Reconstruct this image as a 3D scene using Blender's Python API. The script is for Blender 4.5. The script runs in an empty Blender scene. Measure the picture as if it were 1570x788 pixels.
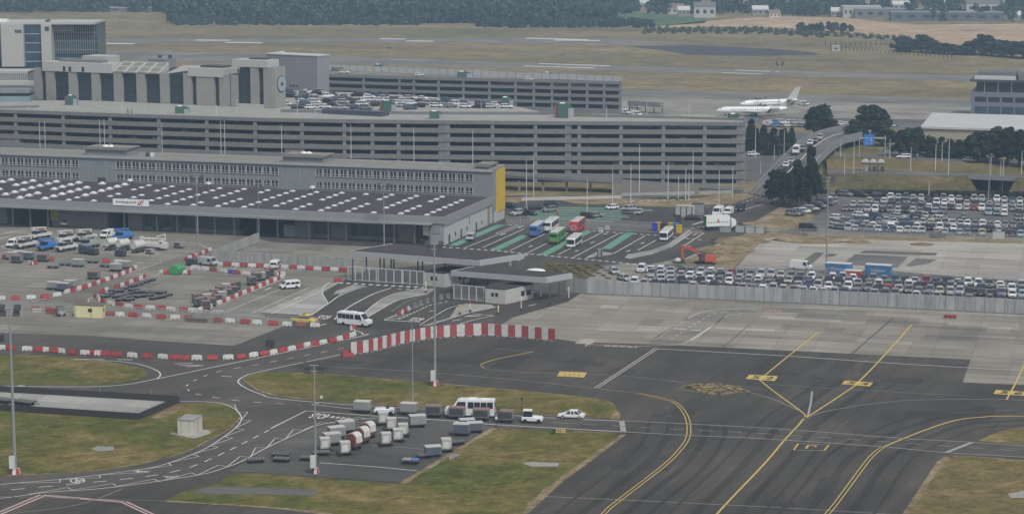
import bpy, math, random
import numpy as np
from mathutils import Vector, Matrix
from mathutils.geometry import tessellate_polygon
R = math.radians
SC = bpy.context.scene
COL = SC.collection
random.seed(7); NR = np.random.default_rng(11)

# ------------------------------------------------------------------ camera
F_PX, CH, PITCH = 3400.0, 85.0, R(9.09)
cd = bpy.data.cameras.new('camera'); cam = bpy.data.objects.new('camera', cd); COL.objects.link(cam)
cam.location = (0, 0, CH); cam.rotation_euler = (R(90) - PITCH, 0, 0)
cd.sensor_width = 36; cd.sensor_fit = 'HORIZONTAL'; cd.lens = 36 * F_PX / 1570; cd.clip_start = 1; cd.clip_end = 20000
SC.camera = cam
# ------------------------------------------------------------------ world, sun, exposure
SUN_EL, SUN_AZ = 52, 150         # azimuth clockwise from +Y (sun behind and to the right of the camera)
W = bpy.data.worlds.new('World'); SC.world = W; W.use_nodes = True
wn = W.node_tree.nodes; wl = W.node_tree.links
sky = wn.new('ShaderNodeTexSky'); sky.sky_type = 'NISHITA'; sky.sun_disc = False
sky.sun_elevation = R(SUN_EL); sky.sun_rotation = R(SUN_AZ); sky.air_density = 1.0; sky.dust_density = 4.0; sky.ozone_density = 1.5
hs = wn.new('ShaderNodeHueSaturation'); hs.inputs['Saturation'].default_value = 0.08
wl.new(sky.outputs[0], hs.inputs['Color']); wl.new(hs.outputs[0], wn['Background'].inputs[0])
wn['Background'].inputs[1].default_value = 0.078
sd = bpy.data.lights.new('sun', 'SUN'); sd.energy = 1.6; sd.angle = R(10); sd.color = (1.0, 0.97, 0.92)
so = bpy.data.objects.new('sun', sd); COL.objects.link(so)
so.rotation_euler = (R(90 - SUN_EL), 0, R(180 - SUN_AZ)); so.location = (0, 0, 300)
SC.view_settings.view_transform = 'Standard'; SC.view_settings.look = 'None'
SC.view_settings.exposure = 0.42; SC.view_settings.gamma = 1
SC.render.engine = 'CYCLES'
HAZE = 0.00022
SC.cycles.volume_bounces = 1; SC.cycles.max_bounces = 6

# ------------------------------------------------------------------ camera geometry helpers (photo pixel -> point of the ground)
cs, sn = math.cos(PITCH), math.sin(PITCH)
def G(px, py, z=0.0):
    t = (394 - py) / F_PX; h = CH - z
    y = h * (cs + t * sn) / (sn - t * cs)
    return Vector(((px - 785) / F_PX * (y * cs + h * sn), y, z))
def HT(p, py):                      # height whose image row is py above point p
    t = (394 - py) / F_PX
    return CH - p.y * (sn - t * cs) / (cs + t * sn)
def XAT(px, p):                     # world x at which column px is met at p's distance
    return (px - 785) / F_PX * (p.y * cs + (CH - p.z) * sn)
def ANG(px, py, dx, dy, z=0):
    a = G(px, py, z); b = G(px + dx, py + dy, z); return math.atan2(b.y - a.y, b.x - a.x)
SITE = R(-15)                       # direction of the building grid

# ------------------------------------------------------------------ materials
MATS = {}
def newmat(name):
    m = bpy.data.materials.new(name); m.use_nodes = True; MATS[name] = m
    return m, m.node_tree.nodes, m.node_tree.links, m.node_tree.nodes['Principled BSDF']
def C4(c): return (c[0], c[1], c[2], 1)
def mat(name, col, rough=0.7, metal=0.0, var=0.12, scale=1.5, emit=None, spec=None):
    if name in MATS: return MATS[name]
    m, n, l, b = newmat(name)
    b.inputs['Roughness'].default_value = rough; b.inputs['Metallic'].default_value = metal
    if spec is not None: b.inputs['Specular IOR Level'].default_value = spec
    if var > 0:
        g = n.new('ShaderNodeNewGeometry'); t = n.new('ShaderNodeTexNoise'); t.inputs['Scale'].default_value = scale
        t.inputs['Detail'].default_value = 5; t.inputs['Roughness'].default_value = .65
        l.new(g.outputs['Position'], t.inputs['Vector'])
        r = n.new('ShaderNodeValToRGB'); r.color_ramp.elements[0].position = .3; r.color_ramp.elements[1].position = .7
        r.color_ramp.elements[0].color = C4([c * (1 - var) for c in col]); r.color_ramp.elements[1].color = C4([c * (1 + var) for c in col])
        l.new(t.outputs[0], r.inputs[0]); l.new(r.outputs[0], b.inputs['Base Color'])
    else: b.inputs['Base Color'].default_value = C4(col)
    if emit: b.inputs['Emission Color'].default_value = C4(col); b.inputs['Emission Strength'].default_value = emit
    return m
def stretch(n, l, ang, sx, sy, sz=1.0):
    g = n.new('ShaderNodeNewGeometry'); mp = n.new('ShaderNodeMapping'); mp.vector_type = 'TEXTURE'
    mp.inputs['Rotation'].default_value = (0, 0, ang); mp.inputs['Scale'].default_value = (sx, sy, sz)
    l.new(g.outputs['Position'], mp.inputs['Vector']); return mp.outputs[0]
def noise(n, l, vec, scale, detail=6, rough=.6, dist=0):
    t = n.new('ShaderNodeTexNoise'); t.inputs['Scale'].default_value = scale; t.inputs['Detail'].default_value = detail
    t.inputs['Roughness'].default_value = rough; t.inputs['Distortion'].default_value = dist
    l.new(vec, t.inputs['Vector']); return t.outputs[0]
def ramp(n, l, fac, stops):
    r = n.new('ShaderNodeValToRGB'); e = r.color_ramp.elements
    while len(e) < len(stops): e.new(.5)
    for i, (p, c) in enumerate(stops):
        e[i].position = p; e[i].color = C4(c if hasattr(c, '__len__') else (c, c, c))
    l.new(fac, r.inputs[0]); return r.outputs[0]
def mix(n, l, a, b, fac, mode='MIX'):
    m = n.new('ShaderNodeMix'); m.data_type = 'RGBA'; m.blend_type = mode
    if hasattr(fac, 'is_linked') or not isinstance(fac, (int, float)): l.new(fac, m.inputs[0])
    else: m.inputs[0].default_value = fac
    for s, v in ((6, a), (7, b)):
        if isinstance(v, tuple): m.inputs[s].default_value = C4(v)
        else: l.new(v, m.inputs[s])
    return m.outputs[2]
def asphalt(name, col, streak=R(72), amp=.22, tint=(1, 1, 1)):
    m, n, l, b = newmat(name)
    a = noise(n, l, stretch(n, l, streak, 60, 7), 1.0, 5, .6)
    c1 = ramp(n, l, a, [(.3, tuple(c * (1 - amp) for c in col)), (.7, tuple(c * (1 + amp) * t for c, t in zip(col, tint)))])
    big = noise(n, l, stretch(n, l, 0, 1, 1), .035, 4, .55)
    c2 = mix(n, l, c1, ramp(n, l, big, [(.35, .74), (.65, 1.3)]), 1.0, 'MULTIPLY')
    mid = noise(n, l, stretch(n, l, streak, 7, 1.1), .5, 6, .7, .5)
    c2 = mix(n, l, c2, ramp(n, l, mid, [(.34, .80), (.5, 1.0), (.68, 1.26)]), 1.0, 'MULTIPLY')
    fine = noise(n, l, stretch(n, l, .3, 1, 1), 2.6, 6, .8)
    c3 = mix(n, l, c2, ramp(n, l, fine, [(.3, .62), (.7, 1.38)]), 1.0, 'MULTIPLY')
    # tar seams and cracks
    v = n.new('ShaderNodeTexVoronoi'); v.feature = 'DISTANCE_TO_EDGE'; v.inputs['Scale'].default_value = .07
    l.new(stretch(n, l, SITE, 1, .35), v.inputs['Vector'])
    c4 = mix(n, l, c3, ramp(n, l, v.outputs[0], [(0.0, .78), (.012, 1.0)]), .55, 'MULTIPLY')
    l.new(c4, b.inputs['Base Color']); b.inputs['Roughness'].default_value = .82
    l.new(ramp(n, l, big, [(.3, .62), (.7, .9)]), b.inputs['Roughness'])
    return m
def concrete(name, col, w=7.5, h=7.5, ang=SITE, amp=.2, mortar=.6, streak=1.0):
    m, n, l, b = newmat(name)
    vec = stretch(n, l, ang, 1, 1)
    br = n.new('ShaderNodeTexBrick'); br.offset = 0.0; br.squash = 1
    br.inputs['Scale'].default_value = 1; br.inputs['Brick Width'].default_value = w; br.inputs['Row Height'].default_value = h
    br.inputs['Mortar Size'].default_value = .07; br.inputs['Mortar Smooth'].default_value = .3; br.inputs['Bias'].default_value = 0
    br.inputs['Color1'].default_value = C4([c * (1 - amp) for c in col]); br.inputs['Color2'].default_value = C4([c * (1 + amp) for c in col])
    br.inputs['Mortar'].default_value = C4([c * mortar for c in col])
    l.new(vec, br.inputs['Vector'])
    st = noise(n, l, stretch(n, l, ang, 45, 3.2), 1.0, 6, .65)
    c = mix(n, l, br.outputs['Color'], ramp(n, l, st, [(.3, 1 - .3 * streak), (.5, 1.0), (.72, 1 + .22 * streak)]), 1.0, 'MULTIPLY')
    b2 = n.new('ShaderNodeTexBrick'); b2.offset = .37; b2.inputs['Scale'].default_value = 1; b2.inputs['Brick Width'].default_value = w * 3.4; b2.inputs['Row Height'].default_value = h
    b2.inputs['Mortar Size'].default_value = .01; b2.inputs['Bias'].default_value = 0; b2.inputs['Color1'].default_value = C4([.8] * 3); b2.inputs['Color2'].default_value = C4([1.16] * 3); b2.inputs['Mortar'].default_value = C4([.9] * 3)
    l.new(vec, b2.inputs['Vector']); c = mix(n, l, c, b2.outputs['Color'], .85, 'MULTIPLY')
    big = noise(n, l, stretch(n, l, 0, 1, 1), .03, 4, .6)
    c = mix(n, l, c, ramp(n, l, big, [(.35, .8), (.65, 1.14)]), 1.0, 'MULTIPLY')
    fine = noise(n, l, stretch(n, l, .3, 1, 1), 1.9, 6, .8)
    c = mix(n, l, c, ramp(n, l, fine, [(.3, .7), (.7, 1.3)]), 1.0, 'MULTIPLY')
    l.new(c, b.inputs['Base Color']); b.inputs['Roughness'].default_value = .85
    return m
def grass(name, stops, scale=.05, fine=1.2, stretchxy=(1, 1), ang=0):
    m, n, l, b = newmat(name)
    vec = stretch(n, l, ang, stretchxy[0], stretchxy[1])
    a = noise(n, l, vec, scale, 8, .66, .6)
    c = ramp(n, l, a, stops)
    f1 = noise(n, l, stretch(n, l, .5, 1.6, 1), fine, 8, .85)
    c = mix(n, l, c, ramp(n, l, f1, [(.32, .5), (.68, 1.5)]), 1.0, 'MULTIPLY')
    f3 = noise(n, l, stretch(n, l, .5, 1.8, 1), fine * .35, 6, .8)
    c = mix(n, l, c, ramp(n, l, f3, [(.35, .74), (.65, 1.26)]), 1.0, 'MULTIPLY')
    f2 = noise(n, l, stretch(n, l, 0, 1, 1), scale * 5, 5, .7, .4)
    c = mix(n, l, c, ramp(n, l, f2, [(.35, .78), (.65, 1.22)]), 1.0, 'MULTIPLY')
    l.new(c, b.inputs['Base Color']); b.inputs['Roughness'].default_value = .95; b.inputs['Specular IOR Level'].default_value = .15
    return m
def foliage(name, lo, hi, scale=.35):
    m, n, l, b = newmat(name)
    a = noise(n, l, stretch(n, l, 0, 1, 1), scale, 5, .7)
    c = ramp(n, l, a, [(.32, lo), (.68, hi)])
    l.new(c, b.inputs['Base Color']); b.inputs['Roughness'].default_value = .8; b.inputs['Specular IOR Level'].default_value = .2
    return m
def wire(name, col, dens=.35, cell=.25):
    m, n, l, b = newmat(name); b.inputs['Base Color'].default_value = C4(col); b.inputs['Roughness'].default_value = .6
    b.inputs['Alpha'].default_value = dens
    return m

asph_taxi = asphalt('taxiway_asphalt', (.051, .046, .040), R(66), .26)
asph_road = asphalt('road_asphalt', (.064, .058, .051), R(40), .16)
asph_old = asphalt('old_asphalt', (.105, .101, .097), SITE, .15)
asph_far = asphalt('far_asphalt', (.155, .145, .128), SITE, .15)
asph_dark = asphalt('dark_asphalt', (.045, .046, .052), R(70), .1)
conc_apron = concrete('apron_concrete', (.238, .222, .186), 7.5, 7.5, SITE, .14, .72)
conc_yard = concrete('yard_concrete', (.20, .188, .162), 6, 6, SITE, .1, .72)
conc_light = concrete('light_concrete', (.30, .30, .285), 5, 5, SITE, .07, .8, .6)
conc_pale = concrete('pale_concrete', (.33, .31, .275), 9, 9, SITE, .1, .8)
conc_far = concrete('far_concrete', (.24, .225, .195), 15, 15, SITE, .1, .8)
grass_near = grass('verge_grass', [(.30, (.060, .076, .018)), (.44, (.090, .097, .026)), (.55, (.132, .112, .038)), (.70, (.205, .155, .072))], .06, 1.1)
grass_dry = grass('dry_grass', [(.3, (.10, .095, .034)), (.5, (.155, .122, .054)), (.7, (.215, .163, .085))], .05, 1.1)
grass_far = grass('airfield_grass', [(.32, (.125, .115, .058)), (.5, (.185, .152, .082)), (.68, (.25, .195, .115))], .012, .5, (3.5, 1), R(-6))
soil = grass('bare_soil', [(.3, (.145, .108, .062)), (.5, (.215, .168, .105)), (.7, (.30, .245, .165))], .09, .9)
grass_bank = grass('bank_grass', [(.3, (.060, .060, .026)), (.5, (.095, .082, .040)), (.7, (.14, .11, .06))], .05, 1.0)
field_tan = grass('stubble_field', [(.3, (.33, .24, .16)), (.5, (.39, .285, .19)), (.7, (.44, .33, .23))], .008, .3, (6, 1), R(-5))
field_green = grass('meadow', [(.3, (.06, .11, .055)), (.7, (.10, .15, .075))], .02, .4)
white_line = mat('white_road_paint', (.55, .55, .53), .7, var=.18, scale=2)
faint_line = mat('worn_white_paint', (.30, .30, .29), .8, var=.2, scale=1.5)
yellow_line = mat('yellow_road_paint', (.50, .37, .115), .7, var=.15, scale=1.5)
red_line = mat('red_road_paint', (.5, .22, .2), .7, var=.1)
green_paint = mat('green_lane_paint', (.11, .265, .19), .75, var=.15, scale=1)
wall_grey = mat('car_park_concrete', (.168, .170, .172), .85, var=.10, scale=.35)
wall_pillar = mat('pillar_concrete', (.205, .212, .222), .85, var=.1, scale=.4)
slab_shaded = mat('shaded_floor_slab', (.016, .017, .02), .9, var=.1)  # near-black concrete: the shade inside the decks is put into the colour
deck_top = mat('car_park_deck', (.30, .295, .28), .85, var=.15, scale=.3)
panel_wall = mat('cladding_grey', (.20, .225, .24), .6, var=.06, scale=.25)
roof_felt = mat('roof_felt', (.045, .040, .041), .9, var=.18, scale=.25)
roof_tan = mat('roof_gravel', (.21, .195, .175), .9, var=.15, scale=.4)
glass_dark = mat('dark_glass', (.022, .030, .042), .12, var=0, spec=.6)
glass_blue = mat('blue_glass', (.035, .062, .088), .12, var=.3, scale=.15, spec=.7)
dark_void = mat('shaded_interior', (.018, .019, .022), .9, var=.2)  # shade of interiors and openings put into the colour
white_paint = mat('white_paint', (.74, .75, .76), .35, var=.05)
cart_body = mat('cart_canvas', (.27, .275, .28), .7, var=.2, scale=.8)
cart_top = mat('cart_roof', (.46, .46, .45), .6, var=.1)
white_matte = mat('white_plastic', (.50, .50, .485), .6, var=.22, scale=1.6)
red_plastic = mat('red_plastic', (.31, .045, .045), .6, var=.35, scale=1.6)
brown_plastic = mat('faded_red_plastic', (.24, .075, .07), .6, var=.18, scale=1.2)
blue_plastic = mat('blue_plastic', (.03, .06, .42), .5, var=.1)
steel = mat('galvanised_steel', (.36, .38, .39), .45, .3, var=.1, scale=1)
steel_lt = mat('pale_steel', (.55, .56, .56), .5, .1, var=.08)
steel_dk = mat('dark_steel', (.06, .065, .07), .5, .2, var=.1)
tyre = mat('rubber', (.018, .018, .019), .85, var=0)
yellow_paint = mat('yellow_paint', (.55, .38, .03), .5, var=.1, scale=.5)
cream = mat('cream_panel', (.62, .60, .36), .6, var=.06)
beige = mat('beige_stone', (.27, .262, .245), .8, var=.08, scale=.3)
off_white = mat('off_white_panel', (.42, .42, .405), .6, var=.06)
kgreen = mat('kiosk_green', (.045, .105, .082), .6, var=.15)
green_paint2 = mat('green_enamel', (.04, .24, .10), .5, var=.1)
blue_veh = mat('blue_enamel', (.045, .17, .46), .4, var=.1)
red_veh = mat('red_enamel', (.50, .035, .05), .4, var=.05)
orange_veh = mat('orange_red_enamel', (.40, .07, .04), .5, var=.1)
headlamp = mat('lamp_glass', (.75, .75, .72), .2, var=0)
taillamp = mat('tail_lamp_red', (.4, .02, .02), .3, var=0)
leaf_dark = foliage('dark_foliage', (.010, .019, .011), (.045, .062, .028), .5)
leaf_con = foliage('conifer_foliage', (.012, .022, .014), (.034, .050, .028))
leaf_hazed = foliage('hazed_wood_foliage', (.020, .038, .030), (.072, .098, .062), .045)  # paler and bluer leaves: distance haze put into the colour
leaf_shrub = foliage('shrub_foliage', (.03, .042, .02), (.07, .085, .042), .12)
bark = mat('bark', (.07, .055, .045), .9, var=.2)
wire_grey = wire('wire_mesh', (.40, .41, .41), .14)
wire_white = wire('gate_mesh', (.5, .51, .52), .12)

# ------------------------------------------------------------------ object helpers
def tag(o, label=None, cat=None, group=None, kind=None):
    if label: o['label'] = label
    if cat: o['category'] = cat
    if group: o['group'] = group
    if kind: o['kind'] = kind
    return o
def T(name, label, cat, loc=(0, 0, 0), rz=0, group=None):
    o = bpy.data.objects.new(name, None); COL.objects.link(o); o.location = loc; o.rotation_euler = (0, 0, rz)
    o.empty_display_size = .5
    return tag(o, label, cat, group)
class MB:
    def __init__(s): s.v = []; s.f = []; s.m = []
    def face(s, pts, m=0):
        i = len(s.v); s.v += [tuple(p) for p in pts]; s.f.append(tuple(range(i, i + len(pts)))); s.m.append(m)
    def hexa(s, lo, hi, m=0):       # two rings of 4 (counter-clockwise from above)
        i = len(s.v); s.v += [tuple(p) for p in lo] + [tuple(p) for p in hi]
        for f in ((3, 2, 1, 0), (4, 5, 6, 7), (0, 1, 5, 4), (1, 2, 6, 5), (2, 3, 7, 6), (3, 0, 4, 7)):
            s.f.append(tuple(i + k for k in f)); s.m.append(m)
        return s
    def box(s, c, d, m=0, rz=0, top=1.0, topy=None):   # centre, size; top = taper of the upper face
        ty = top if topy is None else topy
        x, y, z = d[0] / 2, d[1] / 2, d[2] / 2; ca, sa = math.cos(rz), math.sin(rz)
        def q(a, b, e): return (c[0] + a * ca - b * sa, c[1] + a * sa + b * ca, c[2] + e)
        return s.hexa([q(-x, -y, -z), q(x, -y, -z), q(x, y, -z), q(-x, y, -z)],
                      [q(-x * top, -y * ty, z), q(x * top, -y * ty, z), q(x * top, y * ty, z), q(-x * top, y * ty, z)], m)
    def loft(s, rings, m=0, caps=True):
        i = len(s.v); k = len(rings[0])
        for r in rings: s.v += [tuple(p) for p in r]
        for a in range(len(rings) - 1):
            for b in range(k):
                s.f.append((i + a * k + b, i + a * k + (b + 1) % k, i + (a + 1) * k + (b + 1) % k, i + (a + 1) * k + b)); s.m.append(m)
        if caps:
            s.f.append(tuple(i + b for b in reversed(range(k)))); s.m.append(m)
            s.f.append(tuple(i + (len(rings) - 1) * k + b for b in range(k))); s.m.append(m)
        return s
    def tube(s, a, b, r0, r1=None, n=6, m=0):
        a, b = Vector(a), Vector(b); r1 = r0 if r1 is None else r1; d = (b - a).normalized()
        u = d.orthogonal().normalized(); w = d.cross(u)
        return s.loft([[p + (u * math.cos(t) + w * math.sin(t)) * r for t in [2 * math.pi * k / n for k in range(n)]] for p, r in ((a, r0), (b, r1))], m)
    def prism(s, poly, z0, z1, m=0, cap=None):    # vertical prism over 2-d polygon; cap material for top
        i = len(s.v); k = len(poly)
        s.v += [(p[0], p[1], z0) for p in poly] + [(p[0], p[1], z1) for p in poly]
        ar = sum(poly[j][0] * poly[(j + 1) % k][1] - poly[(j + 1) % k][0] * poly[j][1] for j in range(k))
        o = list(range(k)) if ar > 0 else list(reversed(range(k)))
        s.f.append(tuple(i + k + j for j in o)); s.m.append(m if cap is None else cap)
        s.f.append(tuple(i + j for j in reversed(o))); s.m.append(m)
        for j in range(k):
            a, b = o[j], o[(j + 1) % k]; s.f.append((i + a, i + b, i + k + b, i + k + a)); s.m.append(m)
        return s
    def xprof(s, prof, y0, y1, m=0):              # side profile (x,z) extruded across y
        return s.loft([[(p[0], y, p[1]) for p in prof] for y in (y0, y1)], m)
    def dome(s, c, r, h, n=8, m=0):
        rings = [[(c[0] + r * math.cos(q) * math.cos(t), c[1] + r * math.cos(q) * math.sin(t), c[2] + h * math.sin(q)) for t in [2 * math.pi * k / n for k in range(n)]] for q in (0, .5, 1.0, 1.45)]
        return s.loft(rings, m)
    def build(s, name, mats, parent=None, loc=None, rz=None, smooth=False):
        me = bpy.data.meshes.new(name); me.from_pydata(s.v, [], s.f)
        if not isinstance(mats, (list, tuple)): mats = [mats]
        for q in mats: me.materials.append(q)
        if len(mats) > 1: me.polygons.foreach_set('material_index', s.m)
        if smooth: me.polygons.foreach_set('use_smooth', [True] * len(me.polygons))
        me.update()
        o = bpy.data.objects.new(name, me); COL.objects.link(o); o.parent = parent
        if loc is not None: o.location = loc
        if rz is not None: o.rotation_euler = (0, 0, rz)
        return o
def proto(o):                       # take a finished thing out of the scene; copies of it are linked later
    o.use_fake_user = False
    for q in [o] + list(o.children_recursive): COL.objects.unlink(q)
    return o
def inst(p, loc, rz=0, label=None, group=None, mats=None, scale=None, cat=None, name=None):
    def cp(o, par):
        c = o.copy(); COL.objects.link(c); c.parent = par
        if mats and o.name.split('.')[0] in mats and c.data:
            c.material_slots[0].link = 'OBJECT'; c.material_slots[0].material = mats[o.name.split('.')[0]]
        for ch in KIDS[o.name]: cp(ch, c)
        return c
    if p.name not in KIDS:
        for q in [p] + list(p.children_recursive): KIDS[q.name] = list(q.children)
    r = cp(p, None); r.location = loc; r.rotation_euler = (0, 0, rz)
    if scale: r.scale = scale if hasattr(scale, '__len__') else (scale,) * 3
    if label: r['label'] = label
    if group: r['group'] = group
    if cat: r['category'] = cat
    if name: r.name = name
    return r
KIDS = {}
_o1 = 'first second third fourth fifth sixth seventh eighth ninth tenth eleventh twelfth thirteenth fourteenth fifteenth sixteenth seventeenth eighteenth nineteenth'.split()
_t = {2: 'twenty', 3: 'thirty', 4: 'forty', 5: 'fifty', 6: 'sixty', 7: 'seventy', 8: 'eighty', 9: 'ninety'}
def ORD(n):
    if n < 20: return _o1[n - 1]
    if n >= 100: return 'hundredth'
    return (_t[n // 10] + '-' + _o1[n % 10 - 1]) if n % 10 else _t[n // 10][:-1] + 'ieth'
# ------------------------------------------------------------------ flat sheets and painted lines
def smooth_pts(p, k=6):
    if len(p) < 3: return p
    out = []; q = [p[0]] + list(p) + [p[-1]]
    for i in range(1, len(q) - 2):
        a, b, c, d = [Vector((v[0], v[1])) for v in q[i - 1:i + 3]]
        for j in range(k):
            t = j / k
            out.append(.5 * ((2 * b) + (c - a) * t + (2 * a - 5 * b + 4 * c - d) * t * t + (3 * b - a - 3 * c + d) * t ** 3))
    out.append(Vector((p[-1][0], p[-1][1]))); return out
def sheet(name, m, polys, z, base=0.0, round_=False, kind='structure'):
    V = []; Fc = []
    for p in polys:
        pts = [G(q[0], q[1], base) + Vector((0, 0, z)) for q in (smooth_pts(list(p) + [p[0]])[:-1] if round_ else p)]; i = len(V); V += [tuple(q) for q in pts]
        for t in tessellate_polygon([[Vector((q.x, q.y, 0)) for q in pts]]):
            a, b, c = [pts[k] for k in t]; up = (b - a).cross(c - a).z
            if abs(up) > 1e-7: Fc.append(tuple(i + k for k in (t if up > 0 else t[::-1])))
    me = bpy.data.meshes.new(name); me.from_pydata(V, [], Fc); me.materials.append(m)
    o = bpy.data.objects.new(name, me); COL.objects.link(o); return tag(o, kind=kind)
def ribbon(mb, pts, w, z, dash=None, m=0, base=0.0, off=0.0):
    """pts world points; w width; dash=(on,off)"""
    P = [Vector((p.x, p.y)) for p in pts]
    if dash:
        L = [0]
        for a, b in zip(P, P[1:]): L.append(L[-1] + (b - a).length)
        def at(s):
            for i in range(len(P) - 1):
                if s <= L[i + 1]: return P[i].lerp(P[i + 1], (s - L[i]) / max(L[i + 1] - L[i], 1e-6)), (P[i + 1] - P[i]).normalized()
            return P[-1], (P[-1] - P[-2]).normalized()
        s = 0
        while s < L[-1]:
            a, da = at(s); b, db = at(min(s + dash[0], L[-1])); na = Vector((-da.y, da.x)) * w / 2; nb = Vector((-db.y, db.x)) * w / 2
            mb.face([(*(a - na), z + base), (*(b - nb), z + base), (*(b + nb), z + base), (*(a + na), z + base)], m); s += dash[0] + dash[1]
        return
    n = len(P); L = []
    for i in range(n):
        d = (P[min(i + 1, n - 1)] - P[max(i - 1, 0)]); d = d.normalized() if d.length > 0 else Vector((1, 0))
        nn = Vector((-d.y, d.x)); L.append((P[i] + nn * (off - w / 2), P[i] + nn * (off + w / 2)))
    for i in range(n - 1):
        mb.face([(*L[i][0], z + base), (*L[i + 1][0], z + base), (*L[i + 1][1], z + base), (*L[i][1], z + base)], m)
def line(mb, px, w, z, dash=None, m=0, curve=True, base=0.0, off=0.0):
    pts = smooth_pts(px, 7) if curve and len(px) > 2 else px
    ribbon(mb, [G(p[0], p[1], base) for p in pts], w, z, dash, m, base, off)
def text_faces(s, off=.022):
    cu = bpy.data.curves.new('t', 'FONT'); cu.body = s; cu.offset = off; o = bpy.data.objects.new('t', cu); COL.objects.link(o)
    dg = bpy.context.evaluated_depsgraph_get(); me = bpy.data.meshes.new_from_object(o.evaluated_get(dg))
    v = np.array([x.co[:] for x in me.vertices]); f = [tuple(p.vertices) for p in me.polygons]
    bpy.data.objects.remove(o); bpy.data.curves.remove(cu); bpy.data.meshes.remove(me)
    v[:, 0] = (v[:, 0] - v[:, 0].min()) / np.ptp(v[:, 0]); v[:, 1] = (v[:, 1] - v[:, 1].min()) / np.ptp(v[:, 1])
    return v, f
def text_on(mb, s, o, u, w, m=0, off=.022):   # origin, x-vector, y-vector span the lettering's box
    v, f = text_faces(s, off); i = len(mb.v); o, u, w = Vector(o), Vector(u), Vector(w)
    mb.v += [tuple(o + u * a[0] + w * a[1]) for a in v]
    for q in f: mb.f.append(tuple(i + k for k in q)); mb.m.append(m)
def ground_text(mb, s, bl, br, tl, z, m=0):
    a, b, c = G(*bl), G(*br), G(*tl); o = a + Vector((0, 0, z)); text_on(mb, s, o, b - a, c - a, m)
# ================================================================== GROUND
def quadsheet(name, m, x0, x1, y0, y1, z):
    mb = MB(); mb.face([(x0, y0, z), (x1, y0, z), (x1, y1, z), (x0, y1, z)]); return tag(mb.build(name, m), kind='structure')
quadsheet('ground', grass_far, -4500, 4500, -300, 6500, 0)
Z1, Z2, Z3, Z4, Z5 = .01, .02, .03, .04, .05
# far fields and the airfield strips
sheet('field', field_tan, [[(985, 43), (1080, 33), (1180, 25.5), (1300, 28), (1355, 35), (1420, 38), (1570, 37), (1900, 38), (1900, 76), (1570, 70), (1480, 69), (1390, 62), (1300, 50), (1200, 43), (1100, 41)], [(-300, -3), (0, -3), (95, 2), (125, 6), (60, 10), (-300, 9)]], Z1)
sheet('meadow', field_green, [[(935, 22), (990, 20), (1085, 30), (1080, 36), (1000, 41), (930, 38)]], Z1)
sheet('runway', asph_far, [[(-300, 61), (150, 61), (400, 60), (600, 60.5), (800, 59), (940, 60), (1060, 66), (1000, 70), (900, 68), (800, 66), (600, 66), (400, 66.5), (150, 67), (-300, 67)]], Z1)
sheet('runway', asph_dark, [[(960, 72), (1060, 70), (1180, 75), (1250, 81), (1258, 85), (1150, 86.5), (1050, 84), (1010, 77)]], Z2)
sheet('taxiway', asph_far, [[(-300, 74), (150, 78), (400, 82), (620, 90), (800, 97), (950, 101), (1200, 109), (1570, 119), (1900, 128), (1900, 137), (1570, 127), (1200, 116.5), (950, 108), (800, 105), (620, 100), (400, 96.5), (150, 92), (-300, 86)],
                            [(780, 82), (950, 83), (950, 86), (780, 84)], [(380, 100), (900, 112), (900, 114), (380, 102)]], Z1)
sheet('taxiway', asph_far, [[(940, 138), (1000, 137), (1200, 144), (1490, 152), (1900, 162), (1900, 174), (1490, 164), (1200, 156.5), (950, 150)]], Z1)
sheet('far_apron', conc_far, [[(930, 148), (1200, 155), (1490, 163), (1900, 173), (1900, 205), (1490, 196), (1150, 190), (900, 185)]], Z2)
sheet('road', asph_old, [[(1140, 177), (1260, 181), (1420, 184), (1425, 197), (1250, 196), (1140, 190)]], Z3)
rw = MB()
for a, b in (((140, 62), (163, 62.5)), ((150, 67), (205, 67.8)), ((300, 62), (352, 62.5)), ((345, 65.6), (402, 66.3)), ((582, 60), (622, 60.6)), ((622, 63.3), (664, 63.8)), ((806, 59), (900, 61.5)), ((850, 62), (920, 63))):
    line(rw, [a, b], 9, Z4)
for a, b in (((803, 101.6), (912, 105)), ((826, 98), (936, 101.6)), ((1107, 112), (1168, 114)), ((1127, 108), (1190, 110.4)), ((1190, 109.6), (1186, 111))): line(rw, [a, b], 4.5, Z4)
for p in ([(400, 85), (800, 99), (1200, 110.5), (1570, 120.5)], [(400, 95), (800, 104), (1200, 115), (1570, 125.5), (1900, 134)], [(150, 79.5), (400, 84)]): line(rw, p, .9, Z4, m=1)
for p in ([(960, 171), (1020, 165), (1150, 162)], [(1200, 166), (1490, 172)], [(1200, 172), (1490, 180)], [(1280, 178), (1330, 167)], [(1420, 181), (1470, 168)]): line(rw, p, .8, Z4, m=1)
tag(rw.build('runway_marking', [white_line, faint_line]), kind='structure')
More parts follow.
